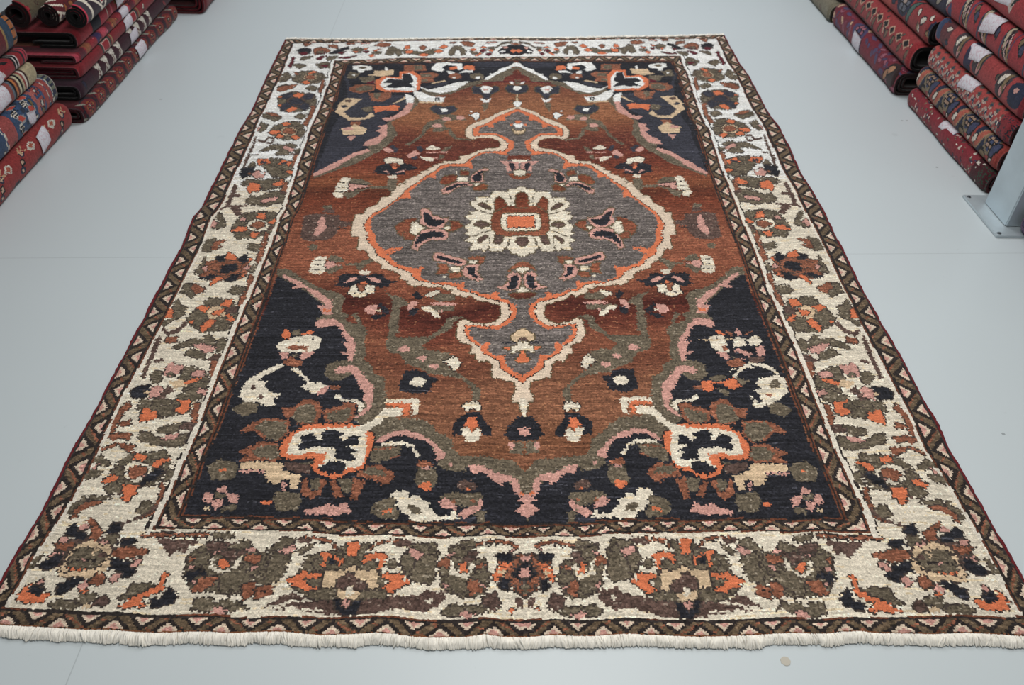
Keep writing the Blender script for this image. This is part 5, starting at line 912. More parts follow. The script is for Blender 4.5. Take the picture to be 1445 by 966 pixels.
('C',0,[350, 113, 363, 130, 411, 123, 395, 109]),
('G',1,[578, 107, 629, 137, 626, 169, 676, 171, 744, 183, 693, 143, 642, 115]),
('O',1,[760, 174, 755, 224, 779, 224, 786, 162, 741, 134, 697, 121, 741, 96, 665, 90, 654, 79, 632, 89, 598, 88, 632, 103, 670, 123, 713, 153]),
('K',1,[761, 96, 755, 124, 804, 125, 799, 151, 825, 165, 875, 137, 856, 110, 805, 94]),
('Q',0,[578, 360, 753, 369, 906, 372, 900, 384, 747, 381, 571, 371]),
('D',0,[580, 355, 757, 361, 912, 360, 910, 365, 755, 366, 578, 360]),
('D',0,[569, 374, 867, 381, 865, 385, 567, 378]),
('B',0,[671, 351, 854, 358, 877, 339, 833, 329, 831, 299, 806, 301, 784, 310, 763, 294, 741, 303, 711, 325]),
('B',0,[657, 351, 722, 360, 759, 291, 721, 312]),
('G',0,[928, 377, 971, 385, 1048, 376, 1031, 358, 946, 361]),
('D',0,[962, 354, 1049, 356, 1047, 361, 959, 358]),
('B',1,[921, 338, 952, 349, 1002, 342, 1026, 316, 978, 317, 934, 313]),
('G',1,[1034, 321, 1092, 353, 1129, 355, 1133, 329, 1092, 312]),
('P',1,[1126, 319, 1157, 327, 1173, 307, 1134, 309]),
('B',1,[1011, 308, 1077, 309, 1091, 288, 1082, 264, 1026, 288]),
('P',0,[966, 304, 1003, 304, 995, 292]),
('Q',1,[864, 263, 866, 298, 930, 296, 958, 290, 941, 261]),
('G',1,[877, 235, 904, 255, 972, 253, 996, 228, 975, 219]),
('K',0,[874, 217, 889, 237, 972, 229, 932, 215]),
('Q',1,[1139, 268, 1133, 297, 1207, 293, 1212, 263]),
('G',0,[1112, 215, 1141, 251, 1214, 242, 1216, 216]),
('C',0,[960, 289, 973, 245, 1016, 221, 1067, 220, 1112, 238, 1120, 290, 1098, 295, 1093, 248, 1057, 236, 1017, 236, 991, 249, 982, 286]),
('O',1,[1010, 255, 1019, 278, 1070, 256, 1065, 239, 1023, 241]),
('P',1,[869, 240, 896, 260, 908, 249, 895, 234]),
('P',1,[1171, 246, 1196, 256, 1209, 241, 1182, 232]),
('G',1,[1207, 315, 1261, 329, 1290, 362, 1359, 356, 1354, 335, 1306, 317, 1253, 304]),
('B',0,[1362, 360, 1434, 367, 1443, 341, 1382, 335]),
('G',1,[1236, 300, 1270, 305, 1307, 266, 1353, 271, 1332, 241, 1312, 214, 1261, 215]),
('P',0,[1304, 269, 1303, 309, 1342, 332, 1373, 317, 1332, 292, 1319, 264]),
('G',0,[1381, 305, 1444, 338, 1450, 319, 1401, 295]),
('K',1,[859, 209, 874, 225, 978, 226, 974, 213, 924, 208, 907, 187]),
('Q',1,[923, 148, 942, 203, 1036, 208, 1015, 172, 950, 147]),
('P',0,[927, 189, 927, 185, 925, 183, 922, 181, 917, 181, 913, 183, 909, 186, 906, 189, 906, 193, 907, 196, 911, 197, 915, 197, 920, 195, 924, 192]),
('G',1,[1062, 152, 1033, 208, 1108, 237, 1184, 226, 1181, 183, 1103, 160, 1103, 140]),
('G',1,[957, 96, 962, 124, 1036, 123, 1056, 102, 1101, 127, 1160, 114, 1219, 92, 1145, 85, 1058, 75, 980, 82]),
('P',1,[1044, 75, 1067, 91, 1122, 87, 1106, 61]),
('Q',0,[1155, 177, 1214, 191, 1232, 142, 1186, 124]),
('Q',0,[1223, 164, 1305, 179, 1309, 140, 1240, 122]),
('D',0,[1231, 147, 1302, 155, 1299, 160, 1228, 152]),
('G',1,[1584, 330, 1630, 338, 1682, 339, 1740, 343, 1714, 301, 1704, 296, 1780, 265, 1809, 232, 1730, 231, 1625, 238, 1543, 246, 1505, 234, 1467, 264, 1504, 280, 1554, 290, 1633, 298]),
('G',0,[1847, 277, 1889, 274, 1888, 246, 1836, 244]),
('O',1,[1623, 355, 1673, 355, 1685, 334, 1676, 291, 1646, 296, 1627, 317]),
('O',1,[1488, 307, 1537, 306, 1575, 299, 1624, 275, 1609, 260, 1585, 284, 1542, 288, 1537, 268, 1536, 248, 1517, 252, 1521, 280]),
('O',1,[1708, 272, 1728, 292, 1778, 304, 1840, 296, 1825, 276, 1819, 244, 1795, 240, 1803, 268, 1794, 282, 1753, 284, 1729, 262]),
('K',0,[1586, 273, 1586, 268, 1582, 263, 1575, 260, 1567, 260, 1559, 262, 1553, 266, 1549, 271, 1549, 277, 1553, 282, 1560, 285, 1568, 285, 1576, 283, 1583, 279]),
('Q',0,[1401, 356, 1485, 355, 1541, 345, 1570, 322, 1577, 327, 1544, 353, 1484, 364, 1399, 365]),
('D',0,[1443, 340, 1508, 342, 1507, 346, 1442, 345]),
('Q',0,[1746, 318, 1772, 341, 1840, 345, 1941, 347, 1940, 355, 1838, 353, 1766, 349, 1737, 324]),
('B',0,[1852, 338, 1891, 356, 1947, 360, 1945, 333, 1874, 324]),
('T',1,[1541, 172, 1536, 236, 1630, 238, 1678, 258, 1717, 236, 1796, 233, 1807, 165, 1753, 168, 1747, 200, 1696, 210, 1618, 217, 1598, 197, 1604, 172]),
('B',1,[1604, 176, 1612, 205, 1650, 224, 1667, 227, 1716, 202, 1745, 187, 1748, 165, 1689, 161, 1676, 181, 1652, 175, 1647, 161]),
('O',1,[1357, 188, 1404, 208, 1449, 234, 1461, 220, 1529, 222, 1527, 206, 1467, 197, 1463, 182, 1535, 175, 1530, 162, 1471, 155, 1405, 172]),
('O',1,[1813, 162, 1846, 176, 1869, 190, 1842, 203, 1813, 210, 1830, 221, 1919, 221, 1930, 200, 1967, 198, 1915, 171, 1884, 153, 1850, 152]),
('G',0,[1459, 196, 1526, 206, 1533, 174, 1473, 177]),
('G',1,[1484, 155, 1597, 171, 1608, 130, 1488, 128]),
('G',1,[1730, 160, 1852, 158, 1849, 129, 1739, 130]),
('T',0,[1613, 162, 1731, 159, 1708, 128, 1639, 130]),
('C',0,[1660, 145, 1660, 176, 1686, 175, 1695, 144]),
('K',0,[1604, 130, 1640, 128, 1654, 105, 1687, 104, 1715, 126, 1742, 126, 1721, 77, 1661, 75]),
('P',0,[1645, 114, 1665, 127, 1695, 117, 1679, 103]),
('B',0,[1367, 126, 1396, 148, 1437, 137, 1433, 116, 1528, 111, 1611, 112, 1608, 95, 1500, 94, 1364, 101, 1301, 82, 1328, 107]),
('C',0,[1306, 82, 1366, 94, 1460, 86, 1568, 90, 1566, 96, 1459, 92, 1364, 100, 1302, 88]),
('C',0,[1304, 87, 1411, 108, 1517, 120, 1514, 126, 1408, 115, 1300, 93]),
('C',0,[1834, 76, 1914, 87, 1998, 85, 1998, 92, 1913, 93, 1832, 83]),
('B',0,[1736, 102, 1874, 119, 1896, 137, 1939, 134, 2018, 118, 2020, 156, 2035, 171, 2140, 167, 2135, 138, 2102, 113, 2046, 99, 1896, 93, 1766, 87]),
('C',0,[2087, 137, 2085, 134, 2080, 131, 2071, 129, 2062, 129, 2053, 130, 2046, 132, 2044, 135, 2045, 138, 2051, 141, 2059, 143, 2069, 144, 2078, 143, 2085, 140]),
('G',0,[874, 300, 961, 298, 963, 256, 901, 244]),
('G',1,[1953, 344, 2066, 354, 2033, 336, 2086, 311, 2073, 272, 2024, 229, 1948, 222, 1914, 265, 1902, 293, 1949, 301, 1976, 318]),
('P',0,[1939, 319, 1963, 328, 2003, 312, 2014, 280, 1997, 259, 1982, 282, 1949, 301]),
('G',1,[1971, 205, 1959, 237, 2011, 297, 2080, 314, 2081, 225, 2067, 196, 1998, 198]),
('G',1,[1253, 229, 1263, 298, 1344, 289, 1349, 220, 1316, 187, 1263, 195]),
('Q',1,[2093, 264, 2100, 295, 2151, 294, 2149, 264]),
('G',1,[2106, 224, 2167, 232, 2257, 217, 2240, 175, 2197, 156, 2161, 183, 2118, 190]),
('G',1,[2269, 233, 2343, 230, 2333, 192, 2271, 206]),
('Q',1,[2235, 208, 2289, 207, 2310, 164, 2257, 148]),
('Q',1,[2276, 266, 2314, 272, 2315, 249, 2279, 252]),
('C',0,[2151, 286, 2159, 232, 2241, 218, 2275, 264, 2254, 274, 2232, 234, 2175, 244, 2174, 285]),
('O',1,[2193, 271, 2226, 279, 2238, 241, 2195, 242]),
('P',1,[2117, 187, 2143, 203, 2155, 185]),
('P',1,[2296, 184, 2323, 193, 2326, 174]),
('B',0,[2203, 297, 2295, 295, 2233, 276]),
('G',1,[2140, 338, 2195, 334, 2229, 318, 2211, 294, 2137, 319]),
('P',0,[2132, 310, 2162, 316, 2165, 299]),
('B',1,[2237, 322, 2287, 320, 2276, 296, 2234, 298]),
('G',0,[2185, 361, 2258, 366, 2291, 347, 2206, 346]),
('Q',0,[2269, 336, 2303, 345, 2385, 352, 2443, 351, 2474, 333, 2482, 340, 2446, 360, 2384, 362, 2299, 355, 2263, 345]),
('D',0,[2320, 335, 2385, 340, 2385, 345, 2320, 340]),
('G',1,[2119, 101, 2176, 121, 2319, 107, 2357, 87, 2246, 83, 2148, 81]),
('P',1,[2203, 87, 2237, 98, 2282, 81, 2247, 73]),
('B',1,[2315, 136, 2375, 160, 2404, 123, 2380, 88, 2327, 110]),
('Q',0,[2413, 269, 2448, 284, 2501, 306, 2589, 274, 2627, 231, 2593, 192, 2536, 141, 2502, 155, 2465, 195, 2422, 222]),
('G',0,[2494, 187, 2544, 194, 2545, 159, 2506, 155]),
('K',1,[2461, 228, 2492, 273, 2536, 281, 2582, 261, 2590, 233, 2560, 206, 2495, 209]),
('P',1,[2492, 236, 2510, 259, 2555, 253, 2553, 213, 2498, 216]),
('O',1,[2364, 216, 2383, 247, 2426, 275, 2457, 274, 2418, 235, 2375, 203]),
('K',1,[2386, 178, 2409, 216, 2446, 211, 2436, 168]),
('T',0,[2392, 240, 2427, 249, 2418, 222]),
('K',1,[2368, 298, 2398, 312, 2465, 310, 2460, 280, 2423, 279, 2374, 289]),
('O',0,[2399, 264, 2423, 276, 2442, 271, 2412, 258]),
('P',1,[2438, 321, 2463, 329, 2478, 319]),
('P',1,[2492, 295, 2517, 305, 2537, 294, 2517, 280]),
('Q',0,[2457, 275, 2487, 292, 2495, 272]),
('O',0,[2435, 95, 2461, 107, 2461, 91]),
('B',0,[2464, 138, 2515, 145, 2507, 114, 2482, 107])]
FIELD_MOTIFS_RIGHT=[
('K',0,[3654, 1147, 3731, 1180, 3865, 1202, 3927, 1231, 4028, 1210, 4156, 1170, 4192, 1128, 4180, 1059, 4088, 1006, 3958, 1011, 3936, 1053, 3778, 1040, 3724, 1054, 3639, 1064]),
('K',0,[3883, 1472, 4191, 1478, 4113, 1278, 4016, 1263, 3885, 1291, 3874, 1352]),
('G',0,[3693, 1158, 3791, 1181, 3815, 1157, 3748, 1135]),
('G',0,[3739, 1108, 3806, 1074, 3782, 1048, 3730, 1080]),
('G',0,[3866, 1164, 3954, 1141, 3889, 1113]),
('O',0,[3643, 1141, 3705, 1143, 3705, 1110, 3723, 1095, 3671, 1075, 3644, 1090]),
('O',0,[3776, 1135, 3852, 1161, 3883, 1108, 3823, 1090, 3784, 1107]),
('O',0,[3700, 1127, 3782, 1124, 3784, 1132, 3703, 1135]),
('C',0,[3862, 1156, 3922, 1205, 3985, 1232, 4032, 1226, 4097, 1204, 4134, 1168, 4153, 1185, 4114, 1224, 4043, 1246, 3986, 1252, 3913, 1221, 3850, 1169]),
('C',0,[3974, 1125, 4031, 1152, 4149, 1171, 4184, 1142, 4166, 1073, 4095, 1025, 4024, 992, 3978, 1028, 3996, 1054, 3944, 1080, 4011, 1095]),
('G',0,[4140, 1116, 4132, 1103, 4118, 1093, 4101, 1086, 4085, 1085, 4072, 1090, 4065, 1100, 4065, 1112, 4074, 1124, 4087, 1134, 4104, 1141, 4121, 1142, 4134, 1138, 4140, 1128]),
('Q',0,[4064, 1047, 4060, 1042, 4053, 1037, 4045, 1035, 4037, 1036, 4030, 1038, 4027, 1042, 4027, 1048, 4031, 1053, 4037, 1057, 4046, 1059, 4054, 1059, 4060, 1056, 4064, 1052]),
('K',0,[3977, 1105, 4008, 1096, 3987, 1080, 3963, 1089]),
('C',0,[3927, 1397, 3962, 1422, 4013, 1403, 4005, 1361, 3912, 1351]),
('C',0,[4024, 1400, 4092, 1427, 4120, 1394, 4091, 1359, 4027, 1360]),
('P',0,[3905, 1335, 3934, 1345, 4023, 1300, 3992, 1284]),
('P',0,[4055, 1336, 4114, 1364, 4106, 1291, 4056, 1290]),
('Q',0,[3889, 1472, 3948, 1445, 3929, 1421]),
('P',0,[3955, 1451, 3983, 1477, 4008, 1434, 3979, 1425]),
('Q',0,[4023, 1440, 4083, 1458, 4026, 1423]),
('B',0,[3993, 1286, 4099, 1281, 4090, 1254, 4023, 1240, 3990, 1256]),
('T',0,[3692, 1398, 3923, 1404, 3925, 1410, 3694, 1404])]
BORDER_MOTIFS_RIGHT=[
]
# ------------------------------------------------------------------ the carpet
E_L, E_R, E_N, E_F = (np.array(a) for a in (EDGE_LEFT, EDGE_RIGHT, EDGE_NEAR, EDGE_FAR))
def ev(C, u):
    n = len(C) - 1; w = np.asarray(u, float) * n
    i = np.clip(np.floor(w).astype(int), 0, n - 1); f = (w - i)[..., None]
    return C[i] * (1 - f) + C[i + 1] * f
def coons(s, t):
    s, t = np.broadcast_arrays(np.asarray(s, float), np.asarray(t, float)); S, T = s[..., None], t[..., None]
    return ((1 - S) * ev(E_L, t) + S * ev(E_R, t) + (1 - T) * ev(E_N, s) + T * ev(E_F, s)
            - ((1 - S) * (1 - T) * E_N[0] + S * (1 - T) * E_N[-1] + (1 - S) * T * E_F[0] + S * T * E_F[-1]))
NS, NT = 500, 800
sc = (np.arange(NS) + 0.5) / NS
tc = (np.arange(NT) + 0.5) / NT
S2, T2 = np.meshgrid(sc, tc)                       # rows = t
gx = np.linspace(0, 1, 41)
def gd(k, u): return np.interp(u, gx, GUIDES[k])
# fold the right half of the design onto the left half: every weaver's line (guard edges, axis) meets its twin
zero, one = np.zeros_like(T2), np.ones_like(T2)
def fold(S, T):
    brkR = np.stack([gd('AX', T), gd('R3', T), gd('R2', T), gd('R1', T), one])
    brkL = np.stack([gd('AX', T), gd('L3', T), gd('L2', T), gd('L1', T), zero])
    out = S.copy()
    for i in range(4):
        a, b, c, d = brkR[i], brkR[i + 1], brkL[i], brkL[i + 1]
        m = (S >= a) & (S <= b + 1e-9)
        out = np.where(m, c + (S - a) / (b - a) * (d - c), out)
    return out
SL = fold(S2, T2)
right = S2 > gd('AX', T2)
bt = lambda S: np.stack([zero, gd('N1', S), gd('N2', S), gd('N3', S), gd('F3', S), gd('F2', S), gd('F1', S), one])
b0, b1 = bt(S2), bt(SL)
TL = T2.copy()
for i in range(7):
    m = right & (T2 >= b0[i]) & (T2 <= b0[i + 1])
    TL = np.where(m, b1[i] + (T2 - b0[i]) / (b0[i + 1] - b0[i]) * (b1[i + 1] - b1[i]), TL)
SL = np.where(right, SL, S2)

PAL = {k: i for i, k in enumerate('RKSGOPCTYBQMDNHXWIE')}
img = np.full((NT, NS), PAL['R'], np.uint8)
w = dict(l1=gd('L1', TL), l2=gd('L2', TL), l3=gd('L3', TL))
h = dict(n1=gd('N1', SL), n2=gd('N2', SL), n3=gd('N3', SL), f1=gd('F1', SL), f2=gd('F2', SL), f3=gd('F3', SL))
ar = (TL - 0) * 3.08                                # metres along the length
ac = SL * 2.09                                     # metres across
def band(dist, along, period, phase, inner=False):
    """guard stripe: zigzag ribbon between rows of triangles, dist 0 (outer) .. 1 (inner)"""
    out = np.full(dist.shape, PAL['D'], np.uint8)
    u = np.abs(((along / period + phase) % 1) * 2 - 1) * 1.5 - 0.25  # triangle wave, cut off by the edges
    z = (dist - 0.15) / (0.60 if inner else 0.68)
    core = (z > 0) & (z < 1)
    e = z - u
    out[core] = PAL['P']
    ed = np.abs(e)
    out[core & (ed < 0.86)] = PAL['I']
    out[core & (ed < 0.62)] = PAL['D']
    out[core & (ed < 0.27)] = PAL['H']
    out[core & (ed < 0.27) & (np.sin(along * 97 + z * 5) > 0.93)] = PAL['Q']
    out[core & (ed >= .62) & ((z < 0.05) | (z > 0.95))] = PAL['D']
    if inner:
        out[(dist > 0.79) & (dist < 0.86)] = PAL['N']
        out[dist > 0.96] = PAL['N']
    else: out[dist > 0.94] = PAL['N']
    out[dist < 0.07] = PAL['N']
    return out
field = (SL >= w['l3']) & (TL >= h['n3']) & (TL <= h['f3'])
g2 = (SL >= w['l2']) & (TL >= h['n2']) & (TL <= h['f2']) & ~field
bord = (SL >= w['l1']) & (TL >= h['n1']) & (TL <= h['f1']) & ~field & ~g2
g1 = ~(field | g2 | bord)
img[bord] = PAL['C']

def paint(img, poly, outline, col, oc):
    x0, y0 = poly.min(0); x1, y1 = poly.max(0)
    i0, i1 = max(int(x0 * NS) - 2, 0), min(int(x1 * NS) + 3, NS)
    j0, j1 = max(int(y0 * NT) - 2, 0), min(int(y1 * NT) + 3, NT)
    if i1 <= i0 or j1 <= j0: return
    X, Y = np.meshgrid(sc[i0:i1], tc[j0:j1])
    m = inside(poly, X + 0.0007 * jit_x[j0:j1, i0:i1], Y + 0.0005 * jit_y[j0:j1, i0:i1])
    sub = img[j0:j1, i0:i1]
    if outline:
        d = m.copy(); d[1:] |= m[:-1]; d[:-1] |= m[1:]; d[:, 1:] |= m[:, :-1]; d[:, :-1] |= m[:, 1:]
        if y0 > .45: d[2:] |= m[:-2]; d[:-2] |= m[2:]
        ring = d & ~m
        if outline == 1: ring &= keep[j0:j1, i0:i1]
        sub[ring] = oc
    sub[m] = col
jit_x = rng.normal(0, 1, (NT, NS)); jit_y = rng.normal(0, 1, (NT, NS))
keep = rng.random((NT, NS)) < 0.8
def lay(img, motifs, every=0):
    for c, edge, flat in motifs:                     # flat: s, t pairs in 1/5000 of the carpet's width and length
        poly = np.array(flat, float).reshape(-1, 2) / 5000
        paint(img, poly, edge or (every if c not in 'CTWBD' else 0), PAL[c], PAL['X'] if edge == 2 else PAL['E' if every else 'D'])
    return img
f_layer = lay(np.full((NT, NS), PAL['R'], np.uint8), FIELD_MOTIFS)
b_layer = lay(np.full((NT, NS), PAL['C'], np.uint8), BORDER_MOTIFS, 1)
# carry the left half over to the right, then add what only the right half has
ii = np.clip((SL * NS).astype(int), 0, NS - 1); jj = np.clip((TL * NT).astype(int), 0, NT - 1)
f_layer = lay(f_layer[jj, ii], FIELD_MOTIFS_RIGHT); b_layer = lay(b_layer[jj, ii], BORDER_MOTIFS_RIGHT, 1)
img = np.where(field, f_layer, b_layer)
# keep motifs in their own compartments
# inner stripes of the border
wav = np.sin(TL * 160 + 2 * np.sin(TL * 37)); dl2 = w['l2'] - SL; dn2 = h['n2'] - TL; df2 = TL - h['f2']
img[bord & (dl2 > 0) & (dl2 < 0.0052 + 0.0012 * wav) & (TL > h['n2'] - 0.004) & (TL < h['f2'] + 0.003)] = PAL['W']
img[bord & (df2 > 0) & (df2 < 0.0052) & (SL > w['l2'] - 0.003)] = PAL['W']
dl1 = SL - w['l1']
edge_band = bord & (dl1 < 0.0036 + 0.001 * wav) & (dl1 >= 0) & (b_layer != PAL['G']) & ~((TL > .30) & (TL < .37)) & ~((TL > .595) & (TL < .64)) & (TL < .93)
img[edge_band] = PAL['W']
img[bord & (dl2 > 0.0052 + 0.0012 * wav) & (dl2 < 0.0075 + 0.0012 * wav) & (TL > h['n2']) & (TL < h['f2']) & keep & (img == PAL['C'])] = PAL['D']
# guard stripes
dist = np.minimum(SL / np.maximum(w['l1'], 1e-4), np.minimum(TL / h['n1'], (1 - TL) / (1 - h['f1'])))
o1 = SL / np.maximum(w['l1'], 1e-4); o2 = TL / h['n1']; o3 = (1 - TL) / (1 - h['f1'])
B1 = np.where((o1 <= o2) & (o1 <= o3), band(o1, ar, 0.128, 0.35), np.where(o2 <= o3, band(o2, ac, 0.104, 0.45), band(o3, ac, 0.104, 0.2)))
img[g1] = B1[g1]
i1_ = (SL - w['l2']) / (w['l3'] - w['l2']); i2_ = (TL - h['n2']) / (h['n3'] - h['n2']); i3_ = (h['f2'] - TL) / (h['f2'] - h['f3'])
B2 = np.where((i1_ <= i2_) & (i1_ <= i3_), band(i1_, ar, 0.139, 0.15, True), np.where(i2_ <= i3_, band(i2_, ac, 0.0985, 0.1, True), band(i3_, ac, 0.104, 0.0, True)))
img[g2] = B2[g2]

rgb = {'R': (124, 76, 56), 'K': (37, 37, 42), 'S': (54, 54, 62), 'G': (99, 89, 74), 'O': (204, 114, 78), 'P': (192, 144, 132),
       'C': (216, 205, 185), 'T': (200, 174, 142), 'Y': (100, 92, 88), 'B': (88, 69, 62), 'Q': (132, 84, 64), 'M': (92, 30, 40),
       'D': (46, 40, 38), 'N': (100, 60, 44), 'H': (100, 84, 66), 'X': (90, 78, 58), 'W': (220, 211, 195), 'I': (210, 190, 168), 'E': (66, 57, 52)}
tab = np.array([lin(rgb[k]) for k in 'RKSGOPCTYBQMDNHXWIE'])
colr = tab[img]
# abrash: dye lots change along the length
tk = np.array([0.0, .10, .137, .151, .179, .227, .254, .282, .301, .316, .332, .359, .388, .432, .479, .508, .529, .550, .570, .594, .629, .666, .689, .715, .756, .80, .843, .873, 1.0])
rk = np.array([[118, 74, 54], [118, 74, 54], [120, 76, 57], [112, 70, 50], [124, 80, 60], [120, 76, 57], [106, 61, 46], [120, 70, 52], [106, 55, 42], [90, 42, 33], [70, 30, 25], [120, 67, 50],
               [130, 74, 55], [132, 76, 57], [118, 63, 46], [110, 53, 36], [84, 41, 28], [124, 69, 46], [122, 63, 44], [104, 49, 35], [90, 42, 34], [96, 48, 38], [118, 66, 48], [138, 86, 60], [132, 84, 60],
               [118, 70, 52], [94, 40, 36], [100, 52, 40], [90, 40, 36]])
wob = 0.010 * np.interp(sc, np.linspace(0, 1, 14), rng.normal(0, 1, 14))[None]
tt = T2 + wob
R_ = np.stack([np.interp(tt, tk, lin(rk)[:, k]) for k in range(3)], -1)
R_ = (.95 * R_ + .05 * R_.mean(-1, keepdims=True)) * np.array([1.04, 1.07, .98])
m = img == PAL['R']; colr[m] = R_[m]
def runs(n_run):          # streaks that follow the weft
    k = np.ones(n_run) / math.sqrt(n_run)
    a = rng.normal(0, 1, (NT, NS + n_run))
    return np.stack([np.convolve(r, k, 'valid')[:NS] for r in a])
st0, st1, st2 = runs(4), runs(14), runs(60)
rowv = rng.normal(0, 1, NT)[:, None]
cell = rng.normal(0, 1, (NT, NS))
amp = {'R': (.20, .14, .07), 'K': (.24, .14, .12), 'S': (.20, .10, .09), 'G': (.27, .08, .05), 'Y': (.27, .20, .10), 'C': (.11, .09, .06), 'P': (.14, .06, .02), 'O': (.08, .05, .02),
       'T': (.10, .09, .06), 'B': (.27, .08, .05), 'Q': (.24, .08, .05), 'H': (.24, .06, .03), 'D': (.25, .06, .02), 'N': (.25, .06, .03), 'X': (.25, .05, .02), 'W': (.06, .03, .02), 'I': (.08, .05, .02), 'E': (.25, .06, .02)}
gain = np.ones((NT, NS))
for k, (a, b, c) in amp.items():
    mk = img == PAL[k]
    gain[mk] = np.exp(a * cell + (.16 if k in 'GBQHRY' else .06) * st0 + b * st1 + c * (st2 + rowv))[mk]
colr *= gain[..., None]
# the ivory ground is a whiter wool in the far half
far = np.clip((tt + 0.012 * st2 - 0.545) / 0.02, 0, 1)[..., None] * np.ones(3)
iv = (np.isin(img, [PAL['C'], PAL['W']]) & (bord | (tt > .66)))[..., None]
colr = np.where(iv & (far > 0), colr * (1 - far) + far * lin((224, 222, 216)) * gain[..., None], colr)
# straw coloured slubs in the near ivory wool
sl = (img == PAL['C']) & (st1 > 1.5) & (tt < 0.55)
colr[sl] = colr[sl] * lin((225, 208, 178)) ** 0.5
rim = (T2 < 0.0030) & keep; colr[rim] = lin((132, 86, 58))
lint = (img == PAL['K']) & (st1 + .6 * st0 > 2.7); colr[lint] = colr[lint] * 1.9 + .01
fleck = (img == PAL['R']) & (cell + .7 * st0 > 2.3); colr[fleck] = .55 * colr[fleck] + .45 * lin((170, 124, 88))
fleck = np.isin(img, [PAL['G'], PAL['Y'], PAL['B']]) & (cell + .6 * st0 > 2.3); colr[fleck] = .6 * colr[fleck] + .4 * lin((168, 158, 142))
rim = (T2 < 0.0012); colr[rim] = lin((150, 100, 66)) * gain[rim][:, None]
colr = np.clip(colr, 0.004, 0.9)

# pile surface: knots as a relief, rounded off to the floor at the edges
sv = np.arange(NS + 1) / NS; tv = np.arange(NT + 1) / NT
SV, TV = np.meshgrid(sv, tv)
P = coons(SV, TV)
P += 0.0007 * rng.normal(0, 1, P.shape) * ((SV > 0) & (SV < 1) & (TV > 0) & (TV < 1))[..., None]
ed = np.minimum(np.minimum(SV, 1 - SV) * 2.1, np.minimum(TV, 1 - TV) * 3.05)
def smooth_noise(n, m):
    a = rng.normal(0, 1, (n, m)); y = np.linspace(0, n - 1, NT + 1); x = np.linspace(0, m - 1, NS + 1)
    b = np.stack([np.interp(y, np.arange(n), a[:, i]) for i in range(m)], 1)
    return np.stack([np.interp(x, np.arange(m), r) for r in b])
Z = 0.0115 + 0.0012 * smooth_noise(14, 10) + 0.0006 * rng.normal(0, 1, SV.shape)
Z = 0.004 + (Z - 0.004) * np.clip(ed / 0.012, 0, 1) ** 0.5
top = np.concatenate([P, Z[..., None]], -1).reshape(-1, 3)
idx = np.arange((NT + 1) * (NS + 1)).reshape(NT + 1, NS + 1)
quads = np.stack([idx[:-1, :-1], idx[:-1, 1:], idx[1:, 1:], idx[1:, :-1]], -1).reshape(-1, 4)
# skirt round the edge, down to the foundation
ring = np.concatenate([idx[0, :], idx[1:, -1], idx[-1, -2::-1], idx[-2:0:-1, 0]])
low = top[ring].copy(); low[:, 2] = 0.0012
base_i = len(top); nr = len(ring); q = np.arange(nr); q2 = (q + 1) % nr
skirt = np.stack([base_i + q, base_i + q2, ring[q2], ring[q]], -1)
rug = empty('carpet', (0.0, 0.0, 0.0))
tag(rug, 'large hand-knotted rust and ivory medallion carpet spread flat on the grey floor', 'carpet')
fc = np.concatenate([colr.reshape(-1, 3), np.tile(lin((96, 60, 46)), (nr, 1))])
mesh_obj('pile_field', np.concatenate([top, low]), np.concatenate([quads, skirt]), M_PILE, rug, colors=fc)
# red overcast selvages along both long sides
for C in (E_L, E_R):
    u = np.linspace(0, 1, 420)
    q = ev(C, u); path = np.concatenate([q, np.full((420, 1), 0.0050)], 1)
    path[:, 0] += 0.0012 * np.interp(u, np.linspace(0, 1, 90), rng.normal(0, 1, 90))
    v, f = tube(path, 0.0038 + 0.0005 * rng.normal(0, 1, 420), 8)
    mesh_obj('selvage', v, f, M_SELVAGE, rug, smooth=True)
# cotton fringes at both ends: thousands of warp ends
def fringe(C, sign, count, length):
    vs, fs, n = [], [], 0
    u = np.sort(rng.random(count)); clump = np.interp(u, np.linspace(0, 1, 160), rng.normal(0, 1, 160))
    ln = np.interp(u, np.linspace(0, 1, 90), rng.normal(0, 1, 90))
    p0 = ev(C, u)
    for k in range(count):
        L = length * (1 + 0.13 * ln[k] + 0.09 * rng.normal())
        dx = 0.0035 * clump[k] + 0.002 * rng.normal()
        z0 = 0.0085 + 0.001 * rng.normal(); lay = abs(0.0016 * rng.normal())
        y0 = p0[k, 1] - sign * 0.004
        pth = np.array([[p0[k, 0], y0, z0], [p0[k, 0] + dx * .35, y0 + sign * (L * .35 + .004), z0 * 0.92 + lay + 0.001],
                        [p0[k, 0] + dx * .75, y0 + sign * (L * .75 + .004), 0.0048 + lay], [p0[k, 0] + dx * 1.1, y0 + sign * (L + .004), 0.0022 + lay * 0.4]])
        v, f = tube(pth, np.array([.0019, .0021, .0020, .0012]), 4)
        vs.append(v); fs.append(f + n); n += len(v)
    o = mesh_obj('fringe', np.concatenate(vs), np.concatenate(fs), M_FRINGE, rug, smooth=True)
    o['kind'] = 'stuff'
    return o
for C, sg in ((E_N, -1), (E_F, 1)):                  # flat-woven cotton end under the warp fringe
    u = np.linspace(0, 1, 300); q = ev(C, u)
    rows = [(0.004, 0.0085), (-0.004, 0.0072), (-0.0105, 0.0045), (-0.012, 0.0012)]
    V = np.concatenate([np.stack([q[:, 0], q[:, 1] - sg * o, np.full(300, z)], 1) for o, z in rows])
    I = np.arange(1200).reshape(4, 300)
    mesh_obj('woven_end', V, np.stack([I[:-1, :-1], I[:-1, 1:], I[1:, 1:], I[1:, :-1]], -1).reshape(-1, 4), M_FRINGE, rug, smooth=True)
fringe(E_N, -1, 4200, 0.0145)
fringe(E_F, 1, 1800, 0.020)
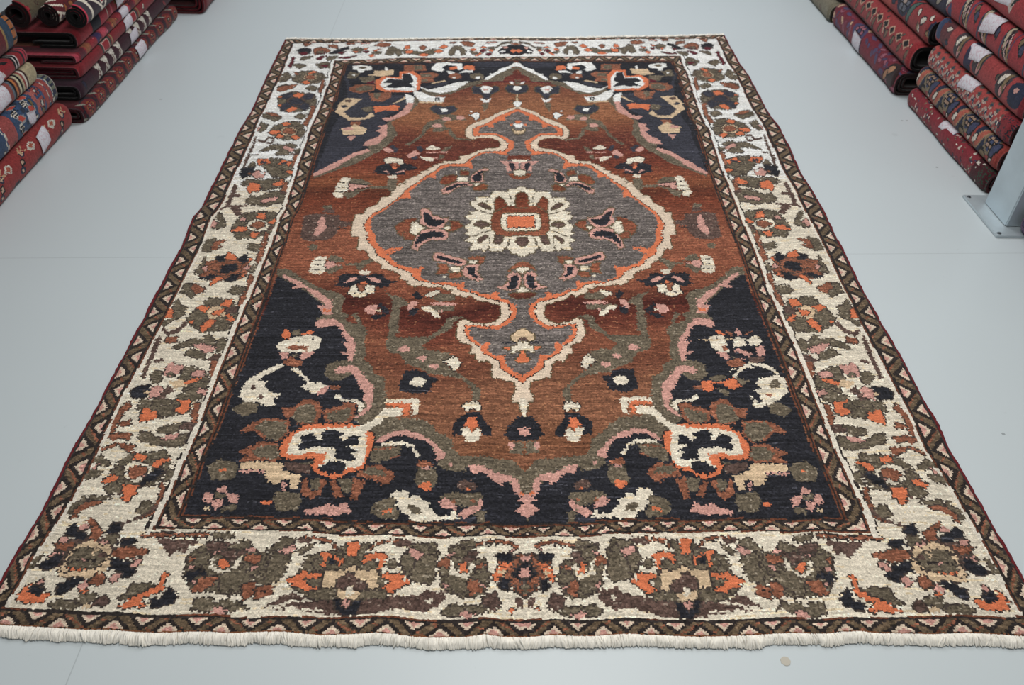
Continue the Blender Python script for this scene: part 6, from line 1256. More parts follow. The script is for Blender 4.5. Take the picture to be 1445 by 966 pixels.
# ------------------------------------------------------------------ steel column on its base plate
col_root = empty('steel_column', (1.705, 1.528, 0.0))
tag(col_root, 'square galvanised steel column bolted to the floor beside the right-hand carpet pile', 'column')
def rel(o, root):
    o.parent = root; o.matrix_parent_inverse = Matrix.Translation(-root.location); return o
def tube_column():
    bm = bmesh.new()
    x0, x1, y0, y1, z0, z1, tck = 1.629, 1.783, 1.452, 1.606, 0.011, 2.7, 0.006
    def ringz(z, i): return [bm.verts.new((x, y, z)) for x, y in ((x0 + i, y0 + i), (x1 - i, y0 + i), (x1 - i, y1 - i), (x0 + i, y1 - i))]
    a, b, c, d = ringz(z0, 0), ringz(z1, 0), ringz(z0, tck), ringz(z1, tck)
    for k in range(4):
        m = (k + 1) % 4
        bm.faces.new((a[k], a[m], b[m], b[k])); bm.faces.new((c[m], c[k], d[k], d[m]))
        bm.faces.new((a[m], a[k], c[k], c[m])); bm.faces.new((b[k], b[m], d[m], d[k]))
    vert = [e for e in bm.edges if abs(e.verts[0].co.z - e.verts[1].co.z) > 1 and min(e.verts[0].co.x, 9) in (e.verts[0].co.x,)]
    vert = [e for e in vert if (abs(e.verts[0].co.x - x0) < 1e-6 or abs(e.verts[0].co.x - x1) < 1e-6)]
    bmesh.ops.bevel(bm, geom=vert, offset=0.004, segments=3, affect='EDGES')
    return bm
rel(bm_obj('shaft', tube_column(), M_STEEL), col_root)
rel(bevel_box('base_plate', 1.575, 1.838, 1.396, 1.656, 0.0005, 0.0085, M_PLATE, bev=0.0015), col_root)
def screw(x, y):
    bm = bmesh.new()
    bmesh.ops.create_cone(bm, cap_ends=True, segments=6, radius1=0.0048, radius2=0.0044, depth=0.003, matrix=Matrix.Translation((x, y, 0.0105)))
    bmesh.ops.create_cone(bm, cap_ends=True, segments=16, radius1=0.0075, radius2=0.0068, depth=0.0012, matrix=Matrix.Translation((x, y, 0.0090)))
    return rel(bm_obj('screw', bm, M_SCREW), col_root)
for x, y in ((1.590, 1.412), (1.590, 1.641), (1.823, 1.412), (1.823, 1.641)): screw(x, y)
sp = bmesh.new()
bmesh.ops.create_cone(sp, cap_ends=True, segments=28, radius1=0.0095, radius2=0.0092, depth=0.0008, matrix=Matrix.Translation((0.497, -0.061, 0.0005)))
for v in sp.verts: v.co.x += 0.0006 * math.sin(v.co.y * 900)
tag(bm_obj('floor_spot', sp, M_SPOT), 'small round beige spot stuck on the floor in front of the carpet', 'spot')

# ------------------------------------------------------------------ folded carpets in piles
NAVY, CREAM, TANC, INK, BLUE, PINK = (38, 44, 66), (206, 196, 180), (170, 140, 104), (24, 22, 26), (50, 78, 112), (190, 120, 118)
class Canvas:
    """colours of a folded carpet: u metres along the pile (0 = far end), a metres round the fold (0 = nose, + up and over)"""
    def __init__(s, length, a0, a1, base, seed):
        s.r = np.random.default_rng(seed)
        s.nu = int(length / 0.0055); s.na = int((a1 - a0) / 0.0052)
        s.u = (np.arange(s.nu) + .5) / s.nu * length; s.a = a0 + (np.arange(s.na) + .5) / s.na * (a1 - a0)
        s.U, s.A = np.meshgrid(s.u, s.a, indexing='ij'); s.len = length; s.a0, s.a1 = a0, a1
        s.c = np.tile(lin(base), (s.nu, s.na, 1))
    def put(s, m, col): s.c[m] = lin(col)
    def band(s, u0, u1, col, wav=0.0, per=0.04):
        o = wav * np.sign(np.sin(s.A * 2 * math.pi / per)) if wav else 0
        s.put((s.U + o > u0) & (s.U + o < u1), col)
    def dia(s, u, a, ru, ra, col): s.put(np.abs(s.U - u) / ru + np.abs(s.A - a) / ra < 1, col)
    def ell(s, u, a, ru, ra, col): s.put(((s.U - u) / ru) ** 2 + ((s.A - a) / ra) ** 2 < 1, col)
    def poly(s, p, col): s.put(inside(np.asarray(p, float), s.U, s.A), col)
    def flower(s, u, a, r, c1, c2, c3=INK, rot=0.0):
        for k in range(6):
            th = rot + k * math.pi / 3
            s.ell(u + r * .62 * math.cos(th), a + r * .62 * math.sin(th), r * .40, r * .36, c3)
            s.ell(u + r * .62 * math.cos(th), a + r * .62 * math.sin(th), r * .29, r * .25, c1)
        s.ell(u, a, r * .40, r * .36, c3); s.ell(u, a, r * .27, r * .25, c2)
    def leaf(s, u, a, L, W, th, col, edge=None):
        du, da = s.U - u, s.A - a; x = du * math.cos(th) + da * math.sin(th); y = -du * math.sin(th) + da * math.cos(th)
        if edge: s.put((x / (L * 1.25)) ** 2 + (y / (W * 1.5)) ** 2 < 1, edge)
        s.put((x / L) ** 2 + (y / W) ** 2 < 1, col)
    def medallion(s, u, a, ru, ra, cols):
        for k, c in enumerate(cols):
            f = 1 - k / (len(cols) + .3); d = np.abs(s.U - u) / (ru * f) + np.abs(s.A - a) / (ra * f)
            s.put(d + 0.12 * np.sign(np.sin(s.U * 180)) * (k % 2 == 0) < 1, c)
    def scatter(s, n, cols, r0=.010, r1=.022, edge=INK, arange=(-.12, .2)):
        for k in range(n):
            s.leaf(s.r.uniform(0, s.len), s.r.uniform(*arange), s.r.uniform(r0, r1), s.r.uniform(r0, r1) * .5, s.r.uniform(0, 3.14), cols[s.r.integers(len(cols))], edge)
    def lozenges(s, du, da, cols):
        for i in range(int(s.len / du) + 2):
            for j in range(-6, 9):
                u = i * du + (j % 2) * du / 2; a = j * da
                s.dia(u, a, du * .42, da * .70, cols[0]); s.dia(u, a, du * .27, da * .46, cols[1]); s.dia(u, a, du * .12, da * .2, cols[2])
    def done(s):
        g = np.exp(.10 * s.r.normal(0, 1, s.c.shape[:2]) + .05 * s.r.normal(0, 1, (s.nu, 1)))
        return np.clip(s.c * g[..., None], .002, .85)

def profile(h, depth, thick, na, a_lo, a_hi):
    """rounded fold seen end-on; returns outer points for a in [a_lo,a_hi] (x into the pile, z up) and the normals"""
    r = h / 2; arc = math.pi * r * 0.5
    a = np.linspace(a_lo, a_hi, na + 1); pts = []; nor = []
    flat = 0.45 * r                                   # a slightly flattened nose
    rr = r - flat * 0.5
    for v in a:
        t = v / arc
        if abs(t) <= 1:
            th = t * math.pi / 2
            cx, cz = math.copysign(abs(math.cos(th)) ** .62, 1), math.copysign(abs(math.sin(th)) ** .86, th)
            pts.append((r * .85 * (1 - cx), r + r * cz)); nor.append((math.cos(th), -math.sin(th)))
        else:
            sgn = math.copysign(1, t)
            pts.append((r * .85 + abs(v) - arc, r + sgn * r)); nor.append((0, -sgn))
    return np.array(pts), np.array(nor)

def folded(label, cat, group, side, xf, y0, y1, z0, h, paint, seed, base, depth=0.34, back=(58, 22, 24), layers=2, skew=0.0, tags=(), fringe_end=None, dz=0.0, name='folded_carpet', thick=0.009):
    """side +1: nose faces -x (right-hand piles); -1: nose faces +x (left-hand piles)"""
    h -= 0.003                                        # piles have a little air between the carpets
    length = y1 - y0
    arc = math.pi * h / 4
    a_lo, a_hi = -(arc + depth * .35), arc + depth
    cv = Canvas(length, a_lo, a_hi, base, seed)
    paint(cv)
    cols = cv.done() * (0.74 if side < 0 else 0.86)  # left-hand piles painted darker, standing in for dimmer light on that side
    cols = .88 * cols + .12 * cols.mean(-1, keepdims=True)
    root = empty(name, (xf, (y0 + y1) / 2, z0))
    tag(root, label, cat, group)
    def shell(hh, xo, zo, yin, colors, nm, mat, nu):
        na = colors.shape[1] if colors is not None else 40
        pr, nr = profile(hh, depth, thick, na, a_lo, a_hi if colors is not None else a_hi)
        inn = pr + nr * thick
        us = np.linspace(0, 1, nu + 1)
        rr = np.random.default_rng(seed + 5)
        wv = np.interp(us, np.linspace(0, 1, 9), rr.normal(0, .0022, 9))
        wz = np.interp(us, np.linspace(0, 1, 7), rr.normal(0, .0010, 7)) * 0
        eu = np.minimum(us, 1 - us) * length
        shrink = 1 - 0.10 * np.clip(1 - eu / 0.03, 0, 1) ** 2          # ends droop and round off a little
        V = []
        for prof in (pr, inn):
            x = prof[None, :, 0] + xo + wv[:, None] + (1 - shrink)[:, None] * 0.10
            z = prof[None, :, 1] * shrink[:, None] + zo + wz[:, None]
            y = (y1 - yin - us * (length - 2 * yin))[:, None] + 0 * x
            x = x + skew * (us[:, None] - .5)
            V.append(np.stack([side * x, y - (y0 + y1) / 2, z], -1))
        V = np.stack(V)                                       # 2, nu+1, na+1, 3
        n1, n2 = nu + 1, na + 1
        I = np.arange(2 * n1 * n2).reshape(2, n1, n2)
        fo = np.stack([I[0, :-1, :-1], I[0, 1:, :-1], I[0, 1:, 1:], I[0, :-1, 1:]], -1).reshape(-1, 4)
        fi = np.stack([I[1, :-1, :-1], I[1, :-1, 1:], I[1, 1:, 1:], I[1, 1:, :-1]], -1).reshape(-1, 4)
        ends = [np.stack([I[0, k, :-1], I[0, k, 1:], I[1, k, 1:], I[1, k, :-1]], -1) for k in (0, -1)]
        lip = [np.stack([I[0, :-1, k], I[0, 1:, k], I[1, 1:, k], I[1, :-1, k]], -1) for k in (0, -1)]
        f = np.concatenate([fo, fi] + ends + lip)
        if colors is not None:
            iu = np.clip(((np.arange(nu) + .5) / nu * colors.shape[0]).astype(int), 0, colors.shape[0] - 1)
            co = colors[iu].reshape(-1, 3)
        else: co = np.tile(lin(back) * .8, (len(fo), 1))
        rest = len(f) - len(fo)
        bc = np.tile(lin(back), (rest, 1)) * np.exp(.2 * rr.normal(0, 1, (rest, 1)))
        bc[len(fi):len(fi) + 2 * na] *= 1.1
        if side < 0: f = f[:, ::-1]
        return mesh_obj(nm, V.reshape(-1, 3), f.copy(), mat, root, smooth=True, colors=np.concatenate([co, bc]))
    shell(h, 0, 0, 0, cols, 'outer_fold', M_FOLD, cv.nu)
    for k in range(1, layers + 1):
        hh = h - 2 * k * (thick + 0.004)
        if hh < 0.012: break
        shell(hh, k * (thick + 0.008), (h - hh) / 2, 0.004 * k + .002, None, 'inner_fold', M_FOLD, 40)
    for (ty, ta, tw, tl, rot) in tags:
        # a paper label lying on the pile: centre at y=ty, arc position ta, size tw along y, tl round the fold
        na = 8; uu = np.linspace(-.5, .5, na + 1)
        grid = []
        for i in np.linspace(-.5, .5, 7):
            aa = ta + uu * tl + i * rot * tl
            pr, nr = profile(h, depth, thick, 400, a_lo, a_hi)
            av = np.linspace(a_lo, a_hi, 401)
            px = np.interp(aa, av, pr[:, 0]); pz = np.interp(aa, av, pr[:, 1]); nx = np.interp(aa, av, nr[:, 0]); nz = np.interp(aa, av, nr[:, 1])
            off = -0.0012 - 0.003 * np.clip(uu, 0, 1) ** 2
            yy = ty + i * tw + uu * rot * tw * .3
            us = (y1 - yy) / length
            grid.append(np.stack([side * (px + nx * off + skew * (us - .5)), yy - (y0 + y1) / 2, pz + nz * off + 0.0006], -1))
        grid = np.array(grid); n1, n2 = grid.shape[:2]; thk = np.array([side * -0.0006, 0, 0.0005])
        V = np.concatenate([grid.reshape(-1, 3), grid.reshape(-1, 3) + thk]); I = np.arange(2 * n1 * n2).reshape(2, n1, n2)
        f = [np.stack([I[k, :-1, :-1], I[k, 1:, :-1], I[k, 1:, 1:], I[k, :-1, 1:]], -1).reshape(-1, 4) for k in (0, 1)]
        for k in (0, -1):
            f.append(np.stack([I[0, k, :-1], I[0, k, 1:], I[1, k, 1:], I[1, k, :-1]], -1))
            f.append(np.stack([I[0, :-1, k], I[0, 1:, k], I[1, 1:, k], I[1, :-1, k]], -1))
        o = mesh_obj('paper_label', V, np.concatenate(f), M_TAG, root)
        o['label'] = 'white paper label'
    if fringe_end:
        pr, nr = profile(h, depth, thick, 60, -arc * 1.2, arc + depth * .4)
        vs, fs, n = [], [], 0
        rr = np.random.default_rng(seed + 9)
        ye = (y1 if fringe_end > 0 else y0) - (y0 + y1) / 2
        for k in range(260):
            i = rr.uniform(0, 60); p = np.array([np.interp(i, np.arange(61), pr[:, 0]), np.interp(i, np.arange(61), pr[:, 1] * .9)])
            L = .022 * (1 + .3 * rr.normal()); dz_ = .006 * rr.normal(); sg = 1 if fringe_end > 0 else -1
            pt = np.array([[side * p[0], ye - sg * .003, p[1]], [side * (p[0] + .002), ye + sg * L * .5, p[1] + dz_ * .4], [side * (p[0] + .005), ye + sg * L, max(p[1] + dz_ - .004, .002)]])
            v, f = tube(pt, .0011, 3); vs.append(v); fs.append(f + n); n += len(v)
        o = mesh_obj('fringe', np.concatenate(vs), np.concatenate(fs), M_FRINGE_DARK, root, smooth=True); o['kind'] = 'stuff'
    return root
GL = 'carpets folded in the near left-hand pile'
GLF = 'carpets in the far left-hand pile'
GR = 'carpets folded in the near right-hand pile'
GRF = 'carpets folded in the far right-hand pile'
RED, CRIM, MAR, RUSTR = (142, 44, 44), (118, 30, 40), (84, 26, 34), (150, 66, 54)

# ---- near left pile, bottom to top
def p(c):
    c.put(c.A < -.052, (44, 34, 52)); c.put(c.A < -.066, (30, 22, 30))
    for u, a in ((.07, .0), (.215, -.005), (.385, .01), (.55, .0), (.7, 0)):
        for k, (du, da) in enumerate(((.0, .022), (.022, .0), (.036, -.02))):
            c.ell(u + du, a + da, .015, .012, NAVY if k != 1 else INK); c.ell(u + du, a + da, .007, .005, (206, 168, 140))
        for du in (-.012, -.03):
            c.poly([(u + du, a + .055), (u + du + .024, a + .035), (u + du + .004, a + .018), (u + du - .002, a + .022), (u + du + .016, a + .035), (u + du - .004, a + .050)], (196, 160, 120))
    for u in (.13, .30, .47): c.flower(u, -.045, .024, NAVY, CREAM); c.medallion(u + .02, .03, .026, .022, [CREAM, (170, 84, 60)])
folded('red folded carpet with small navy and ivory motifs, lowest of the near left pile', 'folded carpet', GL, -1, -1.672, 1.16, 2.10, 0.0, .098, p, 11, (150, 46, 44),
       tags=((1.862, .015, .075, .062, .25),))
def p(c):
    c.band(0, .022, (170, 164, 152)); c.put((c.U < .022) & (c.r.random(c.U.shape) < .3), (120, 70, 66))
    c.band(.022, .05, NAVY); c.put((c.U > .022) & (c.U < .05) & (np.sin(c.A * 260) > .3), (112, 116, 96))
    c.band(.05, .058, CREAM, .003); c.band(.058, .085, (158, 66, 62)); c.band(.085, .09, CREAM, .003); c.band(.09, .115, (158, 66, 62))
    c.band(.115, .17, (52, 80, 118)); 
    for a in np.arange(-.1, .3, .05): c.flower(.142, a, .024, (156, 70, 64), CREAM, NAVY)
    c.band(.16, .19, (176, 92, 84), .006); c.band(.185, .36, (48, 74, 108)); c.band(.25, .27, (44, 52, 70), .01)
    for u in (.21, .29):
        for a in np.arange(-.12, .3, .056):
            c.leaf(u + .01, a + .02, .019, .009, .4, (196, 64, 46), (150, 150, 150)); c.flower(u + .03, a - .006, .018, INK, (90, 96, 110), CREAM)
    c.band(.36, .43, (160, 70, 66)); c.band(.43, .44, CREAM, .004); c.band(.44, .56, (50, 72, 104)); c.scatter(60, [(176, 70, 60), (50, 84, 122), CREAM, (120, 100, 60)], .008, .018)
    c.band(.56, .60, (160, 70, 66)); c.band(.66, .8, (120, 106, 70))
folded('blue and brick-red floral folded carpet on the plain red one, near left pile', 'folded carpet', GL, -1, -1.690, 1.17, 2.105, .099, .108, p, 12, (52, 76, 110),
       tags=((1.868, -.030, .052, .075, -.15),))
def p(c):
    c.put((c.U < .10), (176, 160, 124)); c.scatter(26, [(70, 48, 44), (110, 60, 54)], .008, .018, (120, 96, 70)); c.put((c.U > .10), (150, 72, 66))
    for i, k in enumerate([(70, 40, 36), CREAM, (150, 60, 54), (186, 172, 136), INK, (206, 196, 160), (90, 40, 40), (190, 110, 50), INK, (96, 108, 120)]): c.band(.085 + i * .011, .096 + i * .011, k)
    for u in (.24, .33, .45): c.dia(u, .0, .02, .02, (196, 188, 160)); c.dia(u, .06, .03, .02, (130, 124, 92)); c.dia(u + .05, .02, .02, .03, (110, 100, 108))
folded('ivory and rose striped folded carpet above the blue one, near left pile', 'folded carpet', GL, -1, -1.705, 1.15, 2.035, .208, .072, p, 13, (150, 72, 66), layers=1,
       tags=((1.775, .018, .085, .075, .1),))
def p(c):
    for u, k in ((.0, (60, 50, 62)), (.012, (176, 40, 60)), (.02, INK), (.028, (176, 40, 60)), (.04, (40, 34, 46)), (.075, (206, 190, 186)), (.084, INK), (.092, (206, 190, 186)), (.10, INK)): c.band(u, u + .012, k)
    c.band(.112, .5, (150, 26, 36))
    c.poly([(.13, .02), (.15, .05), (.17, .05), (.155, .02)], INK); c.leaf(.19, .0, .016, .006, .6, (206, 190, 186)); c.band(.225, .235, CREAM); c.band(.235, .27, NAVY); c.band(.27, .28, (190, 150, 160)); c.band(.28, .6, (160, 28, 38))
folded('thin bright-red folded carpet with black and white end stripes, near left pile', 'folded carpet', GL, -1, -1.712, 1.15, 2.03, .281, .05, p, 14, (150, 26, 36), layers=1,
       tags=((1.80, .0, .06, .05, 0),))
def p(c):
    c.band(0, .015, (46, 60, 76)); c.band(.015, .045, (168, 96, 42)); c.put((c.U > .018) & (c.U < .042) & (np.sin(c.A * 210) > .72), INK)
    c.band(.045, .085, (48, 70, 92)); c.band(.085, .095, (156, 124, 72)); c.band(.095, .6, (102, 26, 34))
    c.poly([(.13, .02), (.19, -.03), (.22, .02), (.19, .09), (.14, .07)], (156, 124, 72)); c.poly([(.15, .02), (.19, -.01), (.21, .02), (.19, .07), (.155, .055)], (48, 70, 100))
    c.band(.235, .245, (196, 160, 160)); c.band(.245, .33, (40, 36, 54)); c.flower(.29, .0, .03, (170, 60, 70), CREAM)
folded('maroon folded carpet with orange and blue border band, on the near left pile', 'folded carpet', GL, -1, -1.722, 1.2, 2.035, .333, .118, p, 15, (102, 26, 34))
def p(c):
    for i in range(14): c.band(i * .03, i * .03 + .018, (CREAM, NAVY, (96, 40, 40))[i % 3]); c.scatter(8, [CREAM, NAVY], .006, .012)
folded('dark folded carpet with ivory bands, topmost of the near left pile', 'folded carpet', GL, -1, -1.742, 1.2, 1.96, .453, .10, p, 16, (40, 36, 46))

# ---- far left pile, bottom to top
def p(c):
    c.scatter(60, [(130, 40, 36), (40, 36, 52), (150, 90, 40), (60, 52, 48)], .012, .03, (60, 20, 28))
    for u in np.arange(.05, 1.2, .105):
        c.ell(u, .01, .05, .05, (44, 34, 44)); c.ell(u, .01, .040, .042, (118, 34, 36)); c.dia(u, .01, .03, .03, (150, 84, 40)); c.flower(u, .012, .02, (150, 50, 50), (170, 160, 140)); c.band(u + .05, u + .056, (70, 24, 34))
        c.leaf(u + .03, .045, .018, .006, .9, (150, 146, 130)); c.leaf(u + .052, -.02, .015, .006, .3, (150, 146, 130), INK)
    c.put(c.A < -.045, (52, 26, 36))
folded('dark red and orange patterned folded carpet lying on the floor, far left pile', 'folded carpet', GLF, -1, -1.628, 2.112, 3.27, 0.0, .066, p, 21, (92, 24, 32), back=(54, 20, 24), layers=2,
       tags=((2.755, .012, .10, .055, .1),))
def p(c):
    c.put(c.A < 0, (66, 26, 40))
    for u0 in (.30, .68):
        for k in range(4):
            b = u0 + k * .075
            for q in ([(b, -.05), (b + .02, -.05), (b + .055, .045), (b + .035, .05)], [(b + .05, -.05), (b + .07, -.05), (b + .02, .05), (b, .05)]): c.poly(q, (204, 196, 182))
            c.dia(b + .036, .0, .012, .016, (96, 34, 44)); c.dia(b + .036, .0, .006, .008, CREAM)
    c.band(.70 + .3, 1.2, (56, 26, 40)); c.scatter(14, [(140, 40, 48), (40, 36, 60)], .01, .02)
folded('maroon folded carpet with bold ivory zigzag figures, second in the far left pile', 'folded carpet', GLF, -1, -1.648, 2.17, 3.30, .067, .063, p, 22, (60, 24, 36), back=(14, 13, 14), layers=2,
       tags=((2.757, -.004, .09, .05, .2),))
def p(c):
    for u in (.10, .42, .74):
        c.band(u, u + .008, (150, 120, 80)); c.poly([(u + .02, -.04), (u + .12, -.02), (u + .12, .045), (u + .02, .04)], (52, 62, 56)); c.poly([(u + .035, -.025), (u + .105, -.01), (u + .105, .03), (u + .035, .028)], (196, 150, 140)); c.poly([(u + .042, -.018), (u + .10, -.005), (u + .10, .024), (u + .042, .022)], (158, 28, 40))
    c.band(.56, .57, (150, 120, 90)); c.scatter(24, [(180, 50, 60), CREAM, (44, 40, 60)], .006, .014)
folded('red folded carpet with green-framed rectangles, third in the far left pile', 'folded carpet', GLF, -1, -1.652, 2.22, 3.30, .131, .050, p, 23, (132, 26, 36), back=(70, 22, 30), layers=1,
       tags=((2.75, .0, .085, .055, .2),))
def p(c):
    for i, k in enumerate([(60, 44, 90), (150, 30, 42), (150, 84, 50), (96, 30, 44), (190, 60, 80)] * 5): c.band(i * .055, i * .055 + .04, k)
    c.scatter(30, [(190, 110, 60), (60, 50, 90), (200, 90, 110)], .006, .014)
folded('thin red and violet striped folded carpet, fourth in the far left pile', 'folded carpet', GLF, -1, -1.655, 2.24, 3.3, .182, .036, p, 24, (140, 28, 44), back=(76, 26, 34), layers=1,
       tags=((2.745, .004, .08, .045, .1),))
def p(c):
    c.band(.86, .95, (158, 34, 46)); c.band(.78, .86, (34, 34, 44)); c.band(.70, .78, (170, 40, 56)); c.band(.695, .702, CREAM)
    for u in (.15, .34, .55): c.leaf(u, .0, .04, .012, .8, (104, 90, 44)); c.leaf(u + .03, .02, .03, .01, -.6, (104, 90, 44)); c.poly([(u + .08, -.03), (u + .11, -.03), (u + .11, .03), (u + .09, .03), (u + .09, -.01), (u + .08, -.01)], (196, 70, 90))
folded('crimson folded carpet with olive leaf sprays and hollow dark end, far left pile', 'folded carpet', GLF, -1, -1.660, 2.30, 3.3, .219, .066, p, 25, (140, 28, 40), back=(12, 11, 12), layers=3,
       tags=((2.742, .014, .08, .055, .1),))
# ---- rolled carpets lying on the far left pile
def rolled(label, x, z, r, y0, y1, seed, base, paint, back, turns=2.6, thick=.010):
    cv = Canvas(y1 - y0, 0, 2 * math.pi * r, base, seed); paint(cv); cols = cv.done()
    root = empty('rolled_carpet', (x, (y0 + y1) / 2, z)); tag(root, label, 'rolled carpet', 'rolled carpets on the far left pile')
    na = cols.shape[1]; nu = cols.shape[0]
    th = np.linspace(0, 2 * math.pi * turns, int(na * turns)); rad = r - thick * .5 - (thick * 1.12) * th / (2 * math.pi)
    keep_ = rad > .012; th, rad = th[keep_], rad[keep_]; k = len(th)
    ro, ri = rad + thick / 2, rad - thick / 2
    ys = np.linspace((y1 - y0) / 2, -(y1 - y0) / 2, nu + 1)
    V = np.stack([np.stack(np.broadcast_arrays((q * np.sin(th))[None], ys[:, None], (q * np.cos(th))[None]), -1) for q in (ro, ri)])
    I = np.arange(2 * (nu + 1) * k).reshape(2, nu + 1, k)
    fo = np.stack([I[0, :-1, :-1], I[0, :-1, 1:], I[0, 1:, 1:], I[0, 1:, :-1]], -1).reshape(-1, 4)
    fi = np.stack([I[1, :-1, :-1], I[1, 1:, :-1], I[1, 1:, 1:], I[1, :-1, 1:]], -1).reshape(-1, 4)
    en = [np.stack([I[0, j, :-1], I[0, j, 1:], I[1, j, 1:], I[1, j, :-1]], -1) for j in (0, -1)]
    ia = (np.arange(k - 1) % na)
    co = cols[:, np.minimum(ia, na - 1)].reshape(-1, 3)
    f = np.concatenate([fo, fi] + en); bc = np.tile(lin(back), (len(f) - len(fo), 1))
    mesh_obj('roll', V.reshape(-1, 3), f, M_FOLD, root, smooth=True, colors=np.concatenate([co, bc]))
    return root
def p(c):
    for u in np.arange(.0, .9, .16):
        c.poly([(u, .0), (u + .012, .0), (u + .08, .09), (u + .07, .1)], CREAM); c.poly([(u + .08, .09), (u + .15, .02), (u + .16, .03), (u + .08, .11)], CREAM); c.leaf(u + .08, .05, .02, .01, .5, (140, 36, 48), CREAM)
    c.put(c.U > c.len - .05, (60, 52, 60)); c.put(c.U > c.len - .012, (196, 60, 80)); c.put((c.U > c.len - .065) & (c.U < c.len - .05), CREAM)
rolled('dark rolled carpet with ivory zigzag lines and pink rim, far left pile', -1.650, .332, .045, 2.31, 3.2, 31, (44, 32, 42), p, (18, 17, 18))
def p(c):
    c.scatter(60, [(150, 90, 50), CREAM, (140, 40, 44), (40, 40, 60)], .01, .02, (70, 24, 30)); c.put((c.U > c.len - .06) & (np.sin(c.A * 190 + c.U * 90) > .5), CREAM)
rolled('maroon rolled carpet with hollow end and ivory zigzag edge, between two other rolls', -1.757, .332, .045, 2.32, 3.2, 32, (90, 28, 34), p, (26, 16, 18))
def p(c):
    c.band(.05, .3, (96, 30, 36)); c.put(c.A < .1, (88, 78, 60)); c.scatter(40, [(150, 40, 50), (84, 76, 60), CREAM], .008, .016, (60, 22, 26))
    c.put(c.U > c.len - .012, (120, 30, 36))
rolled('red rolled carpet with a wide hollow end, leftmost of the three rolls', -1.862, .339, .052, 2.30, 3.1, 33, (100, 28, 34), p, (30, 16, 18), turns=1.7, thick=.013)
# ---- beyond the far left pile
def p(c):
    for u in (.55, .72): c.ell(u, .03, .03, .02, (110, 92, 50)); c.ell(u + .05, .0, .03, .018, (104, 84, 48)); c.ell(u, -.01, .012, .012, INK)
    c.scatter(14, [(150, 40, 44), (100, 80, 50)], .01, .02, (70, 16, 22))
folded('plain dark-red folded carpet jutting out beyond the far left pile', 'folded carpet', None, -1, -1.50, 3.315, 4.3, 0.0, .135, p, 34, (112, 26, 32), back=(84, 22, 28), layers=2)

# ---- near right pile, bottom to top
def p(c):
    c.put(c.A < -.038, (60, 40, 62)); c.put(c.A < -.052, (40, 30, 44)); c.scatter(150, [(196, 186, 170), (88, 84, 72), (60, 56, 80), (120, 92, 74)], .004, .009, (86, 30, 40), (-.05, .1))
    c.band(.62, .74, (70, 22, 30)); c.scatter(30, [(200, 190, 176)], .004, .010, None, (-.05, .06)); c.put((c.U > .66) & (c.r.random(c.U.shape) < .25), (40, 66, 50))
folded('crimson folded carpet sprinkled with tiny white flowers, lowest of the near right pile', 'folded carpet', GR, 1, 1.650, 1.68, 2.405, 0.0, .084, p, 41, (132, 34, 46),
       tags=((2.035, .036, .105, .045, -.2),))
def p(c):
    for u, k in ((.02, 0), (.20, 1), (.38, 0), (.55, 1)):
        c.ell(u + .03, .02, .035, .08, NAVY); c.leaf(u + .03, .02, .05, .012, 1.2, (170, 84, 66), (150, 120, 90))
        c.ell(u + .095, .035, .04, .05, (120, 104, 80)); c.ell(u + .095, .035, .030, .036, (50, 58, 88)); c.flower(u + .095, .03, .03, (150, 120, 100), (60, 70, 100))
        c.leaf(u + .0, .0, .018, .008, 1.0, CREAM, INK); c.leaf(u + .13, -.01, .020, .008, 1.2, CREAM, INK); c.leaf(u + .07, -.03, .02, .02, .5, (130, 108, 78), INK)
    for u in (.16, .34, .51, .68): c.leaf(u, .02, .03, .014, 1.2, (60, 64, 92), INK)
folded('brick-red folded carpet with big navy and tan blooms, second in the near right pile', 'folded carpet', GR, 1, 1.656, 1.68, 2.40, .085, .093, p, 42, (146, 54, 46))
def p(c):
    c.put(c.A < .002, (158, 92, 84)); c.lozenges(.046, .030, [(160, 60, 56), (80, 78, 70), (40, 52, 76)])
    i = ((c.A + .06) // .03).astype(int)
    z = np.abs(((c.U / .046) % 1) * 2 - 1)
    c.put((c.A < .02) & (np.abs(((c.A + .2) / .03) % 1 - z) < .2), (176, 150, 136)); c.put((c.A < .02) & (np.abs(((c.A + .2) / .03 + .5) % 1 - z) < .14), (164, 56, 54))
    for j in range(-2, 1):
        for k in range(20): c.dia(k * .046 + .012, j * .03 + .002, .008, .012, (40, 52, 76)); c.dia(k * .046 + .012, j * .03 + .002, .003, .005, CREAM)
    c.put(c.U > c.len - .07, (130, 36, 44)); c.put((c.U > c.len - .07) & (c.r.random(c.U.shape) < .2), (40, 40, 50))
folded('salmon folded carpet with rows of small grey lozenges, third in the near right pile', 'folded carpet', GR, 1, 1.658, 1.685, 2.375, .179, .095, p, 43, (164, 62, 58),
       tags=((2.03, .030, .105, .055, -.3),))
def p(c):
    c.ell(.04, .02, .03, .05, (48, 64, 96)); c.ell(.09, .02, .04, .06, (96, 48, 52)); c.leaf(.10, .03, .016, .010, .3, CREAM, (60, 40, 44)); c.band(.0, .012, (60, 40, 46))
    for u in (.215, .375, .56): c.ell(u, .03, .036, .07, (66, 56, 62)); c.leaf(u - .01, .03, .030, .010, 1.2, CREAM, (60, 48, 50)); c.leaf(u + .012, .0, .028, .011, 1.3, (190, 130, 126), INK); c.ell(u + .014, .03, .010, .04, (120, 100, 70))
    c.band(.285, .33, (44, 42, 70)); c.scatter(10, [(80, 70, 60), NAVY], .008, .016); c.ell(.66, .02, .045, .05, NAVY); c.ell(.65, .025, .012, .01, (190, 140, 130)); c.put(c.U > .70, (126, 30, 42))
